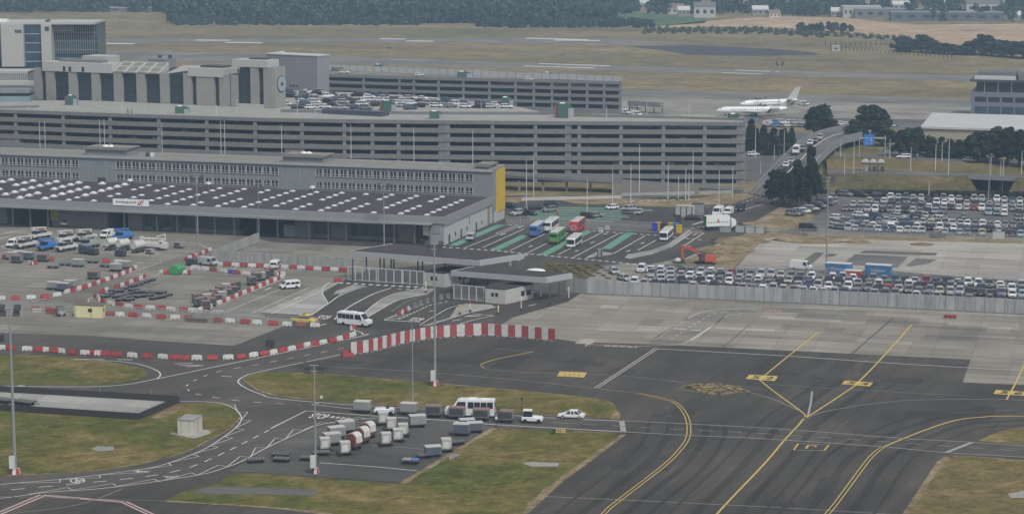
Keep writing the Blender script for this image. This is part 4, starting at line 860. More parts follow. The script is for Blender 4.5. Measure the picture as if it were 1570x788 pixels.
for g0, g1 in ((-150, 122), (178, 428), (483, 726)):
    s0, s1 = ucol(g0), ucol(g1)
    nb = max(1, round((s1 - s0) / 2.45)); st = (s1 - s0) / nb
    for row, (z0, z1) in enumerate(((11.0, 12.9), (7.7, 9.3))):
        for k in range(nb):
            a = s0 + k * st; p = fpt(UF, a, 0, 0); px = 785 + F_PX * p[0] / (p[1] * cs + 75 * sn)
            if px < -60: continue
            key = round(st, 3), row
            if key not in wmesh:
                mb = MB(); mb.hexa([(.12, -.06, 0), (st - .12, -.06, 0), (st - .12, .0, 0), (.12, .0, 0)], [(.12, -.06, z1 - z0), (st - .12, -.06, z1 - z0), (st - .12, 0, z1 - z0), (.12, 0, z1 - z0)])
                w1 = mb.build('window', glass_dark); mb = MB()
                for x in (.12, st / 2 - .09, st - .30): mb.box((x + .09, -.1, (z1 - z0) / 2), (.18, .08, z1 - z0))
                mb.box((st / 2, -.1, .55), (st - .3, .07, .1)); mb.box((st / 2, -.12, -.06), (st - .1, .16, .12))
                w2 = mb.build('frame', off_white, w1); KIDS[w1.name] = [w2]; KIDS[w2.name] = []; COL.objects.unlink(w1); COL.objects.unlink(w2); wmesh[key] = (w1, w2)
            w1, w2 = wmesh[key]; cnt += 1
            if cnt <= 150:
                c = w1.copy(); COL.objects.link(c); c.parent = cg; q = fpt(UF, a, .003, z0); c.location = Vector(q) - cl; c.rotation_euler = (0, 0, math.atan2(dv.y, dv.x)); d = w2.copy(); COL.objects.link(d); d.parent = c
for px in list(range(0, 728, 27)):
    s = ucol(px); mb = MB(); fbox(mb, UF, s - .06, s + .06, .002, .14, SH, UH - .5); cbuild(mb, 'downpipe', steel, cg, cl)
for a, b, h in ((127, 200, 2.0), (430, 502, 1.8), (727, 757, .9)):
    s0, s1 = ucol(a, 14), ucol(b, 14); mb = MB(); fbox(mb, UF, s0, s1 - 2, -9, -1.6, UH + .002, UH + h); cbuild(mb, 'roof_house', wall_pillar, cg, cl)
    mb = MB(); fbox(mb, UF, s0 - .4, s1 - 1.5, -9.4, -1.2, UH + h, UH + h + .25); fbox(mb, UF, s0 - .4, s1 - 1.5, -1.2, -1.0, UH + h - .3, UH + h + .5); cbuild(mb, 'house_roof', roof_tan, cg, cl)
for px in (150, 158, 456, 463): s = ucol(px, 14); mb = MB(); q = fpt(UF, s, -5, UH + 2.2); mb.dome(q, 1.0, .5); cbuild(mb, 'skylight', white_paint, cg, cl)
for px in (219, 227): s = ucol(px, 14); mb = MB(); q = fpt(UF, s, -3, UH + .6); mb.box(q, (1.1, 1.1, 1.2), top=.8); cbuild(mb, 'roof_fan', white_matte if px > 220 else steel_dk, cg, cl)
for px in (202, 322, 481): s = ucol(px, SH); mb = MB(); q = fpt(UF, s, 1.0, SH); mb.tube(q, (q[0], q[1], q[2] + .7), .25, n=8); mb.dome((q[0], q[1], q[2] + .7), .9, .7); cbuild(mb, 'roof_vent', steel_lt, cg, cl)
s = ucol(150, 8); mb = MB(); fbox(mb, UF, s, s + 2.6, .002, .1, SH, SH + 1.3); cbuild(mb, 'roof_door', steel_dk, cg, cl)
# dome skylights
dm = MB(); dm.box((0, 0, .1), (1.35, 1.35, .2)); dm.dome((0, 0, .18), .68, .24, 10); dome = dm.build('skylight', mat('skylight_acrylic', (.60, .61, .62), .35, var=.08), smooth=False); COL.objects.unlink(dome)
nd = 0; rest = MB(); spots = []
u = LEN - 5.5; i = 0
while u > 10:
    for j in range(8):
        if (i * 3 + j) % 11 == 7 or (i % 5 == 3 and j == 4): continue
        v = 2.6 + j * 4.75 + (1.4 if i % 2 else 0) * .3
        if v < DEPTH - 1.5: spots.append((u, v))
    u -= 7.15; i += 1
for u, v in spots:
    q = fpt(CF, u, -v, SH); px = 785 + F_PX * q[0] / (q[1] * cs + 78 * sn)
    if px < -40: continue
    nd += 1
    if nd <= 100: c = dome.copy(); COL.objects.link(c); c.parent = cg; c.location = Vector(q) - cl; c.rotation_euler = (0, 0, math.atan2(dv.y, dv.x))
    else: rest.box((q[0], q[1], q[2] + .1), (1.75, 1.75, .25), rz=math.atan2(dv.y, dv.x)); rest.dome((q[0], q[1], q[2] + .22), .85, .45, 10)
if rest.v: tag(cbuild(rest, 'skylights', MATS['skylight_acrylic'], cg, cl), 'white dome skylights on the left part of the dark roof', kind='stuff')
# company sign on the roof edge
sg = T('company_sign', 'white rooftop sign board with swissport lettering and a red square emblem', 'sign', fpt(CF, sC(173, .5, SH), .5, SH - .3), math.atan2(dv.y, dv.x))
wS = sC(228, .5, SH) - sC(173, .5, SH); hS = HT(Vector(sg.location), 304.5) - (SH - .3)
sg['label'] = 'white sign board with dark lettering and slanted red square on the cargo roof'
mb = MB(); mb.box((wS / 2, .1, hS / 2), (wS, .2, hS)); mb.build('board', white_paint, sg)
mb = MB(); text_on(mb, 'swissport', (wS * .09, -.03, hS * .24), (wS * .58, 0, 0), (0, 0, hS * .52), off=.008); mb.build('lettering', mat('ink', (.03, .03, .035), .6, var=0), sg)
mb = MB(); mb.face([(wS * .68, -.02, hS * .15), (wS * .8, -.02, hS * .15), (wS * .87, -.02, hS * .82), (wS * .75, -.02, hS * .82)]); em = mb.build('emblem', red_plastic, sg)
mb = MB(); mb.loft([[(wS * .775 + r * math.cos(t), -.03, hS * .48 + r * 1.1 * math.sin(t)) for t in [k * math.pi / 5 for k in range(10)]] for r in (.42, .26)], caps=False); mb.build('ring', white_paint, em)
mb = MB()
for t in (.1, .5, .9): mb.box((wS * t, .6, hS * .3), (.12, .8, .12))
mb.build('bracket', steel, sg)

# ---- checkpoint canopies and huts
def canopy(lab, roof, z, fas, colpx, m=off_white):
    P = [G(px, py, z) for px, py in roof]; c = sum(P, Vector()) / len(P); root = T('checkpoint_canopy', lab, 'canopy', (c.x, c.y, 0))
    mb = MB(); mb.prism([(p.x, p.y) for p in P], z - fas, z, 0); 
    rf = cbuild(mb, 'fascia', mat('canopy_grey', (.34, .355, .37), .5, var=.04), root, root.location)
    cen = Vector((c.x, c.y)); ins = [Vector((p.x, p.y)) + (cen - Vector((p.x, p.y))).normalized() * .9 for p in P]
    mb = MB(); mb.prism(ins, z + .004, z + .06); cbuild(mb, 'roof_surface', roof_felt, root, root.location)
    for px, py in colpx: q = G(px, py); mb = MB(); mb.box((q.x, q.y, (z - fas) / 2), (.32, .32, z - fas)); cbuild(mb, 'column', steel_dk, root, root.location)
    return root
canopy('wide flat dark-roofed canopy with a pale fascia over the gates nearer the cargo building', [(534, 384.5), (600, 373.5), (803, 389.5), (736, 400)], 6.6, 1.15, [(541, 433), (562, 427), (583, 427.5), (589, 429), (600, 431), (604, 424), (641, 430), (648, 424), (682, 428), (722, 431)])
canopy('lower flat canopy with a pale fascia shading the white hut, nearer the apron', [(691, 415), (724, 408.5), (878, 419), (838, 426)], 5.4, 1.15, [(711, 452), (728, 447), (748, 446), (843, 467), (857, 463)])
def hut(lab, bl_px, br_px, back_px, h, win, cat='hut'):
    A, B, Cc = G(*bl_px), G(*br_px), G(*back_px); Dd = A + (Cc - B)
    root = T('gate_hut', lab, cat, (B.x, B.y, 0)); mb = MB(); mb.prism([(p.x, p.y) for p in (A, B, Cc, Dd)], 0, h); cbuild(mb, 'wall', off_white, root, root.location)
    cen = (A + B + Cc + Dd) / 4; mb = MB(); mb.prism([tuple((Vector((p.x, p.y)) + (Vector((p.x, p.y)) - Vector((cen.x, cen.y))).normalized() * .02)) for p in (A, B, Cc, Dd)], h + .003, h + .22); cbuild(mb, 'roof', roof_felt, root, root.location)
    fr = seg_frame(A, B)
    for s, wd, z0, z1, nm in win: mb = MB(); fbox(mb, fr, fr[3] * s, fr[3] * s + wd, .002, .05, z0, z1); cbuild(mb, nm, glass_dark, root, root.location)
    fr = seg_frame(B, Cc)
    for s, wd, z0, z1 in ((.55, 1.2, 1, 2.1), (.75, 1.4, 1, 2.1)): mb = MB(); fbox(mb, fr, fr[3] * s, fr[3] * s + wd, .002, .05, z0, z1); cbuild(mb, 'window', glass_dark, root, root.location)
hut('white gate hut with two small dark windows under the lower canopy', (744, 464), (775, 466.5), (818, 457), 3.1, ((.3, .65, 1.5, 2.3, 'window'), (.5, .65, 1.5, 2.3, 'window')))
hut('white gate hut with a dark roof between the two checkpoint canopies', (651, 438), (682, 441), (720, 432), 3.1, ((.3, .65, 1.4, 2.3, 'window'), (.5, .65, 1.4, 2.3, 'window')))
def gate(lab, a, b, h, n):
    A, B = G(*a), G(*b); fr = seg_frame(A, B); root = T('security_gate', lab, 'gate', (A.x, A.y, 0))
    for k in range(n + 1): mb = MB(); s = fr[3] * k / n; fbox(mb, fr, s - .09, s + .09, -.09, .09, 0, h); cbuild(mb, 'post', steel_lt, root, root.location)
    mb = MB(); fbox(mb, fr, 0, fr[3], -.08, .08, h - .16, h); fbox(mb, fr, 0, fr[3], -.06, .06, .15, .26); cbuild(mb, 'rail', steel_lt, root, root.location)
    mb = MB(); fbox(mb, fr, .1, fr[3] - .1, -.01, .01, .3, h - .22); cbuild(mb, 'mesh', wire_white, root, root.location)
for lab, a, b, n in (('leftmost white-framed mesh security gate under the wide canopy', (534, 430), (577, 433), 4), ('second white-framed mesh security gate from the left under the wide canopy', (580, 433), (616, 435.5), 3), ('white-framed mesh security gate beside the further gate hut', (618, 435.5), (650, 438), 3), ('white-framed mesh security gate between the two gate huts, nearest the apron', (696, 458.5), (742, 463), 4)): gate(lab, a, b, 3.3, n)

# ---- hangar, modern block
hg = T('hangar', 'low beige hangar with a pale flat roof behind the pine trees at right', 'hangar', G(1500, 215))
A, B = G(1413, 212, 4.5), G(1900, 226, 4.5); fr = seg_frame(A, B); zf = HT(A, 195)
mb = MB(); fbox(mb, fr, 0, fr[3], -40, 0, 0, zf - .5); cbuild(mb, 'wall', mat('hangar_wall', (.33, .315, .27), .8), hg, hg.location)
mb = MB(); q = lambda s, o, z: fpt(fr, s, o, z); L = fr[3]
mb.hexa([q(-.4, .6, zf - .5), q(L, .6, zf - .5), q(L, -40, zf + .3), q(-.4, -40, zf + .3)], [q(-.4, .6, zf + .2), q(L, .6, zf + .2), q(L, -40, zf + 1.3), q(-.4, -40, zf + 1.3)]); cbuild(mb, 'roof', mat('hangar_roof', (.46, .47, .47), .6, var=.08, scale=.3), hg, hg.location)
mo = T('modern_office', 'dark blue-grey office building with glass storeys at the right edge', 'building', G(1500, 184))
A, B = G(1487.5, 183), G(1800, 191); fr = seg_frame(A, B); Z = lambda y: HT(A, y)
def mblk(s0, s1, o0, o1, y1, y0, m, nm): mb = MB(); fbox(mb, fr, s0, s1, o0, o1, max(0, Z(y1)), Z(y0)); return cbuild(mb, nm, m, mo, mo.location)
bm_ = mat('blue_grey_cladding', (.15, .17, .21), .5, var=.05)
mblk(0, fr[3], -28, 0, 183, 141, bm_, 'wall'); mblk(2, fr[3], -27, -.5, 141, 125.5, glass_dark, 'upper_glass'); mblk(-.5, fr[3], -29, 1.0, 125.4, 122, steel_dk, 'roof'); mblk(2, 17, -18, -4, 122, 112, mat('plant_screen', (.12, .12, .14), .7), 'roof_plant'); mblk(18, fr[3], -18, -3, 122, 110, wall_grey, 'roof_plant'); mblk(1, 17, -3.9, -1, 122, 117, steel_lt, 'roof_edge')
for i in range(9):
    mblk(1.6 + i * 5.2, 6.0 + i * 5.2, .002, .08, 156, 148.5, glass_dark, 'window'); mblk(1.6 + i * 5.2, 6.3 + i * 5.2, .002, .07, 178, 163, glass_blue, 'window')
    mblk(5.0 + i * 5.2, 5.3 + i * 5.2, -.5, -.3, 141, 126, steel, 'mullion')
# ---- overpass
br = T('road_overpass', 'curved concrete road overpass climbing on pillars between the dark pine trees', 'bridge', G(1275, 250))
Lf = [(1150, 297, .3), (1173, 272, 2.2), (1190, 254, 4), (1207, 238, 5.8), (1219, 226, 7), (1231, 216.5, 7.8), (1245, 209, 8.2), (1262, 203, 8.3), (1300, 194, 8.3)]
Rt = [(1200, 304, .3), (1222, 280, 2.2), (1238, 263, 4), (1252, 249, 5.6), (1260, 239, 6.9), (1268, 231.5, 7.7), (1280, 221, 8.2), (1294, 213, 8.3), (1335, 203, 8.3)]
A = [G(*p) for p in Lf]; B = [G(*p) for p in Rt]
def bladed(a0, a1, dz0, dz1, m, nm):
    mb = MB(); rings = []
    for a, b in zip(A, B):
        p, r = a.lerp(b, a0), a.lerp(b, a1); rings.append([p + Vector((0, 0, dz0)), r + Vector((0, 0, dz0)), r + Vector((0, 0, dz1)), p + Vector((0, 0, dz1))])
    mb.loft(rings); return cbuild(mb, nm, m, br, br.location)
bladed(0, 1, -1.1, 0, asph_old, 'deck'); bladed(-.02, 0, -1.2, .95, wall_pillar, 'parapet'); bladed(1, 1.02, -1.6, .95, wall_pillar, 'parapet'); bladed(.055, .075, .004, .02, faint_line, 'edge_line'); bladed(.50, .53, .004, .25, off_white, 'median'); bladed(.92, .94, .004, .02, white_line, 'edge_line')
bladed(.24, .25, .004, .02, faint_line, 'lane_line')
for i in (3, 5, 7):
    for t in (.15, .85): p = A[i].lerp(B[i], t); mb = MB(); mb.box((p.x, p.y, (p.z - 1.1) / 2), (1.6, 1.2, p.z - 1.1)); cbuild(mb, 'pillar', wall_grey, br, br.location)
# underpass at the right end of the embankment
up = T('underpass', 'dark road underpass with a concrete rim through the grass bank at right', 'underpass', G(1520, 300))
a, b = G(1484, 270, PZ), G(1558, 273, PZ); fr = seg_frame(a, b)
mb = MB(); fbox(mb, fr, 0, fr[3], 0, .5, PZ - .9, PZ + .5); cbuild(mb, 'rim', wall_pillar, up, up.location)
mb = MB(); fbox(mb, fr, 0, .5, -6, .45, 0, PZ - .05); fbox(mb, fr, fr[3] - .5, fr[3], -6, .45, 0, PZ - .05); cbuild(mb, 'abutment', wall_grey, up, up.location)
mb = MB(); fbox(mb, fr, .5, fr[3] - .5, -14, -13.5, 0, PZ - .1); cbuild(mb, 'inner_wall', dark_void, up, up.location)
sheet('embankment', grass_dry, [], 0) if False else None
# ---- long concrete boundary wall with panels (right) and the paler one (left)
def panelwall(lab, px, h, step, m, colname='concrete_wall'):
    P = [G(*p) for p in px]; root = T(colname, lab, 'wall', P[0])
    for a, b in zip(P, P[1:]):
        fr = seg_frame(a, b); n = max(1, round(fr[3] / step)); 
        for k in range(n):
            s0, s1 = fr[3] * k / n, fr[3] * (k + 1) / n; mb = MB(); hh = h + random.uniform(-.06, .06); fbox(mb, fr, s0 + .05, s1 - .05, -.2, random.uniform(-.04, .04), 0, hh); cbuild(mb, 'panel', random.choice(m), root, P[0])
        mb = MB(); fbox(mb, fr, 0, fr[3], -.16, -.05, 0, h - .15); fbox(mb, fr, 0, fr[3], -.3, .35, 0, .28); cbuild(mb, 'footing', wall_grey, root, P[0])
    return root
def panel_mat(name, c):
    m, n, l, b = newmat(name); v = stretch(n, l, 0, .8, .8, 5); a = noise(n, l, v, 1.0, 6, .7)
    l.new(ramp(n, l, a, [(.3, tuple(x * .68 for x in c)), (.55, c), (.75, tuple(x * 1.15 for x in c))]), b.inputs['Base Color']); b.inputs['Roughness'].default_value = .85; return m
pm = [panel_mat('stained_panel_a', (.31, .325, .335)), panel_mat('stained_panel_b', (.28, .295, .305)), panel_mat('stained_panel_c', (.34, .35, .355))]
panelwall('long grey concrete panel wall between the apron and the packed car park', [(868, 448), (900, 451), (1200, 464.5), (1570, 482.5), (1640, 486)], 3.2, 2.05, pm)
pm2 = [panel_mat('yard_panel_a', (.33, .33, .315)), panel_mat('yard_panel_b', (.30, .305, .295))]
panelwall('grey concrete panel wall running from the yard road to the checkpoint gates', [(323, 401), (540, 412.5)], 2.7, 2.3, pm2)
panelwall('slanting grey concrete panel wall beside the loading yard', [(397, 372), (323, 401)], 2.6, 2.3, pm2)
mb = MB()
def lowwall(lab, px, h, m, name='compound_fence'):
    P = [G(*p) for p in px]; root = T(name, lab, 'fence', P[0])
    for a, b in zip(P, P[1:]):
        fr = seg_frame(a, b); mb = MB(); fbox(mb, fr, 0, fr[3], -.06, .06, 0, h); cbuild(mb, 'screen', m, root, P[0])
        k = 0
        while k < fr[3]: mb = MB(); fbox(mb, fr, k, k + .06, -.03, .03, 0, h + .7); cbuild(mb, 'post', steel, root, P[0]); k += 9.5
    return root
lowwall('low dark screen fence around the concrete compound in the left grass', [(-220, 592), (0, 601), (275, 616.5), (213, 643.5), (0, 629.5), (-220, 616)], 1.15, mat('dark_screen', (.035, .035, .038), .8))
# mesh fence along the yard
P = [G(-120, 468), G(0, 474.5), G(340, 493), G(489, 502)]; mf = T('mesh_fence', 'thin pale wire mesh fence along the near edge of the yard', 'fence', P[0])
for a, b in zip(P, P[1:]):
    fr = seg_frame(a, b); mb = MB(); fbox(mb, fr, 0, fr[3], -.01, .01, .1, 2.0); cbuild(mb, 'mesh', wire_grey, mf, P[0]); mb = MB(); fbox(mb, fr, 0, fr[3], -.04, .04, 1.98, 2.1); cbuild(mb, 'rail', steel, mf, P[0])
    k = 0
    while k < fr[3]: mb = MB(); fbox(mb, fr, k, k + .1, -.05, .05, 0, 2.1); cbuild(mb, 'post', steel, mf, P[0]); k += 5.2
for s, a, b, h in (('thin wire mesh fence behind the packed car park and the containers', (1000, 414), (1570, 430), 1.6), ('thin wire mesh fence between the works yard and the small car park', (1180, 359), (1570, 371), 1.7), ('thin wire mesh fence in front of the striped car park', (776, 340), (1005, 350), 1.6), ('brown post fence along the far airfield edge, nearer line', (1290, 77), (1460, 90), 2.2), ('brown post fence along the far airfield edge, further line', (1265, 71), (1400, 69), 2.2)):
    A, B = G(*a), G(*b); fr = seg_frame(A, B); r = T('mesh_fence', s, 'fence', A); k = 0; far = a[1] < 100; i = 0
    while k < fr[3] and i < 90: mb = MB(); fbox(mb, fr, k, k + (.5 if far else .09), -.05, .05, 0, h); cbuild(mb, 'post', bark if far else steel, r, A); k += 3.2 if far else 4.0; i += 1
    if not far: mb = MB(); fbox(mb, fr, 0, fr[3], -.02, .02, h - .08, h); fbox(mb, fr, 0, fr[3], -.02, .02, h * .5, h * .5 + .05); cbuild(mb, 'rail', steel, r, A); mb = MB(); fbox(mb, fr, 0, fr[3], -.008, .008, .1, h); cbuild(mb, 'mesh', wire_grey, r, A)
# ================================================================== TREES AND WOODS
def leaves(centers, radii, n, size, rng, flat=1.0):
    """n leaf faces in every clump; returns verts, faces"""
    V = []; F = []
    c = np.repeat(np.array(centers), n, 0); r = np.repeat(np.array(radii), n, 0); N = len(c)
    d = rng.normal(size=(N, 3)); d /= np.linalg.norm(d, axis=1)[:, None]
    p = c + d * (r * (rng.random(N) ** .33)[:, None] if r.ndim > 1 else (r * rng.random(N) ** .33)[:, None]); p[:, 2] = c[:, 2] + (p[:, 2] - c[:, 2]) * flat
    a = rng.normal(size=(N, 3)); a /= np.linalg.norm(a, axis=1)[:, None]; b = np.cross(a, d + .01); b /= np.linalg.norm(b, axis=1)[:, None] + 1e-9
    s = size * (.6 + .8 * rng.random(N))[:, None]
    v = np.stack([p - a * s - b * s * .6, p + a * s - b * s * .6, p + a * s * .7 + b * s, p - a * s * .7 + b * s], 1).reshape(-1, 3)
    return v, np.arange(N * 4).reshape(-1, 4)
def npmesh(name, v, f, m):
    me = bpy.data.meshes.new(name); me.vertices.add(len(v)); me.vertices.foreach_set('co', v.astype(np.float32).ravel())
    me.loops.add(f.size); me.loops.foreach_set('vertex_index', f.ravel().astype(np.int32)); me.polygons.add(len(f))
    me.polygons.foreach_set('loop_start', np.arange(0, f.size, f.shape[1], dtype=np.int32)); me.update(calc_edges=True); me.validate(); me.materials.append(m)
    return me
def tree_proto(kind, seed, h, r, m):
    rng = np.random.default_rng(seed); root = T('tree', 'tree', 'tree'); mb = MB(); cs_ = []; rs = []
    if kind == 'cone':
        mb.tube((0, 0, 0), (0, 0, h * .9), .22, .05)
        for k in range(16):
            z = h * (.1 + .86 * k / 16); q = r * (1 - k / 17) ** .8
            for j in range(max(1, int(4 - k / 5))): t = rng.random() * 6.3; cs_.append((q * .45 * math.cos(t), q * .45 * math.sin(t), z)); rs.append(q * .62 + .25)
        v, f = leaves(cs_, rs, 60, .38, rng, .9)
    else:
        top = (rng.normal() * .4, rng.normal() * .4, h * .8); mb.tube((0, 0, 0), (top[0] * .5, top[1] * .5, h * .45), .38 if h > 8 else .2, .25, 7); mb.tube((top[0] * .5, top[1] * .5, h * .45), top, .25, .08)
        n = 44
        for k in range(n):
            t = rng.random() * 6.3; u = rng.random(); z = h * (.20 + .74 * u) if kind == 'broad' else h * (.34 + .62 * u)
            q = r * (1 - max(0, u - .35) ** 1.4 * 1.15) * (.3 + .66 * rng.random()); 
            if kind == 'pine': z = h * (.22 + .78 * u); q = r * (1.04 - u) ** .62 * (.25 + .7 * rng.random())
            c = (q * math.cos(t), q * math.sin(t), z); cs_.append(c); rs.append(r * (.12 if kind == 'pine' else .17 + .15 * rng.random()))
            if k % 3 == 0: mb.tube((top[0] * .4, top[1] * .4, h * .35 + z * .2), (c[0] * .9, c[1] * .9, z), .12, .04, 5)
        cs_ += [(0, 0, h * .5), (0, 0, h * .66), (r * .1, 0, h * .84), (-r * .12, .2, h * .95)]; rs += [r * .5, r * .42, r * .25, r * .12]
        v, f = leaves(cs_, rs, 95, .40, rng, .9)
    mb.build('trunk', bark, root); o = bpy.data.objects.new('crown', npmesh('crown', v, f, m)); COL.objects.link(o); o.parent = root
    return proto(root)
broad = [tree_proto('broad', 20 + i, 10, 4.6, leaf_dark) for i in range(4)]; pine = [tree_proto('pine', 40 + i, 10, 4.2, leaf_con) for i in range(3)]; cone = [tree_proto('cone', 60 + i, 9, 1.5, leaf_con) for i in range(2)]
def tree(pr, px, py, h, wdt, lab, z=0, grp=None, cat='tree'):
    base = 9 if pr in cone else 10; r0 = 1.5 if pr in cone else 4.4
    return inst(pr, G(px, py, z), random.random() * 6.28, lab, grp, scale=(wdt / r0, wdt / r0, h / base))
random.seed(5)
tree(broad[0], 1258, 208, 10.5, 6.4, 'largest dark bushy tree behind the top of the overpass', PZ)
tree(broad[1], 1333, 214, 11.5, 6.9, 'large dark round tree behind the blue road sign', PZ)
tree(broad[2], 1312, 222, 6.5, 5.0, 'low dark tree left of the blue road sign', PZ); tree(broad[3], 1352, 224, 7, 4.6, 'low dark tree right of the blue road sign', PZ)
for i, (px, py, h, wd) in enumerate(((1184, 314, 9.5, 3.2), (1202, 313, 9, 3.5), (1222, 312, 12, 3.9), (1243, 311, 15.5, 3.9), (1211, 318, 9.5, 3.4), (1230, 318, 10.5, 3.5), (1192, 304, 8, 3.0), (1252, 309, 8.5, 3.0))):
    tree(pine[i % 3], px, py, h, wd, 'dark pine in the clump below the overpass, %s in a row of eight' % ORD(i + 1), 0, 'dark pines clumped below the overpass')
for i, (px, py, h, wd) in enumerate(((1152, 232, 11.5, 2.3), (1160, 236, 9, 1.7), (1171, 238, 10.5, 2.3), (1186, 238, 9.5, 2.4), (1197, 236, 8.5, 1.6), (1203, 236, 9, 1.6), (1207, 230, 6, 1.2), (1213, 228, 7.5, 1.7))):
    tree(cone[i % 2], px, py, h, wd, 'slim dark conifer beside the front car park, %s from the left' % ORD(i + 1), 0, 'row of slim conifers')
for i, (px, py, h, wd) in enumerate(((1392, 240, 8.8, 5), (1405, 236, 7, 4), (1408, 216, 4.5, 2), (1424, 238, 6, 3.0), (1443, 240, 6, 3.2), (1457, 236, 4.6, 2.8), (1470, 238, 4.8, 3.0), (1482, 240, 5, 3.2), (1500, 246, 8.8, 4.5), (1512, 250, 9.5, 4.6), (1528, 248, 10.5, 5.4), (1545, 252, 11, 5.4), (1562, 256, 11, 5.5), (1580, 256, 11.5, 6), (1435, 241, 4, 4), (1465, 242, 3.5, 4), (1605, 262, 11, 6))):
    tree((broad + pine)[i % 7], px, py, h, wd, 'dark tree in the belt in front of the hangar, %s from the left' % ORD(i + 1), PZ, 'tree belt in front of the hangar')
for i, (px, py, h, wd) in enumerate(((1383, 78, 8, 7), (1395, 80, 7, 8), (1413, 80, 9.5, 8), (1430, 82, 7, 8), (1448, 83, 6, 8), (1465, 84, 5, 7), (1480, 85, 4.5, 6), (1505, 84, 11, 9), (1520, 86, 8, 8), (1535, 87, 9, 8), (1552, 88, 8.5, 8), (1568, 90, 9, 9), (1590, 90, 9, 9))):
    tree(broad[i % 4], px, py, h, wd, 'green tree in the hedge line beyond the airfield, %s from the left' % ORD(i + 1), 0, 'hedge trees beyond the airfield')
# hedge behind the small car park
rng = np.random.default_rng(3); cc = []; rr = []
for px in np.arange(1284, 1640, 2.2):
    p = G(px, 299 + (px - 1284) * .012); cc.append((p.x, p.y - 1, .9)); rr.append(1.0)
v, f = leaves(cc, rr, 45, .22, rng); o = bpy.data.objects.new('hedge', npmesh('hedge', v, f, leaf_con)); COL.objects.link(o); tag(o, 'long clipped dark green hedge between the small car park and the grass bank', 'hedge')
for k, (lab, pts_, rad, n, m) in enumerate((('scrubby grey green bushes between airfield and stubble field', [(990 + (i % 88) * 4.6 + 3 * math.sin(i * 3.7), 47 + 2.0 * math.sin(i * 1.3) + max(0, (i % 88 - 38)) * .30 + (3.5 if i > 87 else 0)) for i in range(150)], 1.9, 16, leaf_shrub), ('low shrubs on the verge beside the bus lanes', [(838 + (i * 7.3) % 100, 405 + (i * 3.7) % 20 + ((i * 7.3) % 100) * .03) for i in range(90)], .38, 10, leaf_shrub))):
    cc = []; rr = []
    for px, py in pts_: p = G(px, py); cc.append((p.x, p.y, rad * .5)); rr.append(rad * random.uniform(.6, 1.3))
    v, f = leaves(cc, rr, n * 2, rad * .25, rng, .7); o = bpy.data.objects.new('bushes', npmesh('bushes', v, f, m)); COL.objects.link(o); tag(o, lab, 'bushes', kind='stuff')
# far woods: one mass of crowns
def wood(name, lab, polys, step, hmin, hmax, seed, m):
    rng = np.random.default_rng(seed); cc = []; rr = []
    for (x0, x1, y0, y1, dens) in polys:            # world box of pixel columns at distance rows
        a, b = G(x0, y0), G(x0, y1); Y = min(a.y, b.y)
        Y1 = max(a.y, b.y)
        while Y < Y1:
            sc = (Y * cs + CH * sn) / F_PX; X = (x0 - 785) * sc
            while X < (x1 - 785) * sc:
                if rng.random() < dens:
                    h = rng.uniform(hmin, hmax); w_ = h * rng.uniform(.3, .42); px, py = X + rng.normal() * 2, Y + rng.normal() * 2
                    for q in range(3): cc.append((px + rng.normal() * w_ * .35, py + rng.normal() * w_ * .3, h * (.35 + .25 * q))); rr.append(w_ * (1.05 - .22 * q))
                X += step * rng.uniform(.7, 1.3)
            Y += step * .9
    v, f = leaves(cc, rr, 26, 1.15, rng); o = bpy.data.objects.new(name, npmesh(name, v, f, m)); COL.objects.link(o); return tag(o, lab, 'wood', kind='stuff')
wood('wood', 'broad dark wood filling the horizon beyond the airfield', [(270, 700, 2, 36, 1), (560, 790, 3, 36, 1), (700, 1000, -4, 8, .8), (740, 935, 8, 38, 1), (0, 280, 12, 19, .9), (-200, 20, 12, 18, .9), (150, 1000, -22, 4, .9)], 8.5, 9, 15, 5, leaf_hazed)
wood('wood', 'loose belts of trees among the far houses at upper right', [(980, 1580, -22, 2, .55), (940, 1200, 2, 22, .38), (1180, 1320, 4, 25, .5), (1300, 1600, 2, 12, .4), (1400, 1600, 17, 33, .3), (1200, 1290, 20, 24, .8), (850, 990, -14, 10, .6)], 10, 6, 11, 6, leaf_hazed)
wood('wood', 'low dark hedge belt along the far side of the airfield', [(280, 640, 36, 39, .8), (740, 1000, 38, 43, .8), (1225, 1300, 46, 49, .5)], 6, 3, 5, 7, leaf_hazed)
# ================================================================== FAR HOUSES AND SHEDS
def house(lab, px, py, wd, dp, h, roof, walls, rz=0, name='house', win=3):
    root = T(name, lab, 'house' if name == 'house' else 'warehouse', G(px, py), rz); mb = MB(); mb.box((0, 0, h / 2), (wd, dp, h)); mb.build('wall', walls, root)
    mb = MB(); rh = dp * .38 if name == 'house' else .5
    if name == 'house': mb.loft([[(x, -dp / 2 - .3, h + .002), (x, dp / 2 + .3, h + .002), (x, 0, h + rh)] for x in (-wd / 2 - .3, wd / 2 + .3)])
    else: mb.box((0, 0, h + .28), (wd + .4, dp + .4, .5))
    mb.build('roof', roof, root)
    for k in range(win): mb = MB(); mb.box((-wd / 2 + wd * (k + .5) / win, -dp / 2 - .03, h * .55), (wd / win * .45, .05, h * .35)); mb.build('window', glass_dark, root)
random.seed(9)
rt = [mat('roof_tiles_grey', (.13, .13, .14), .8), mat('roof_tiles_brown', (.2, .14, .11), .8), mat('roof_sheet_pale', (.5, .5, .5), .6)]
wt = [off_white, mat('pale_render', (.5, .48, .44), .8), beige]
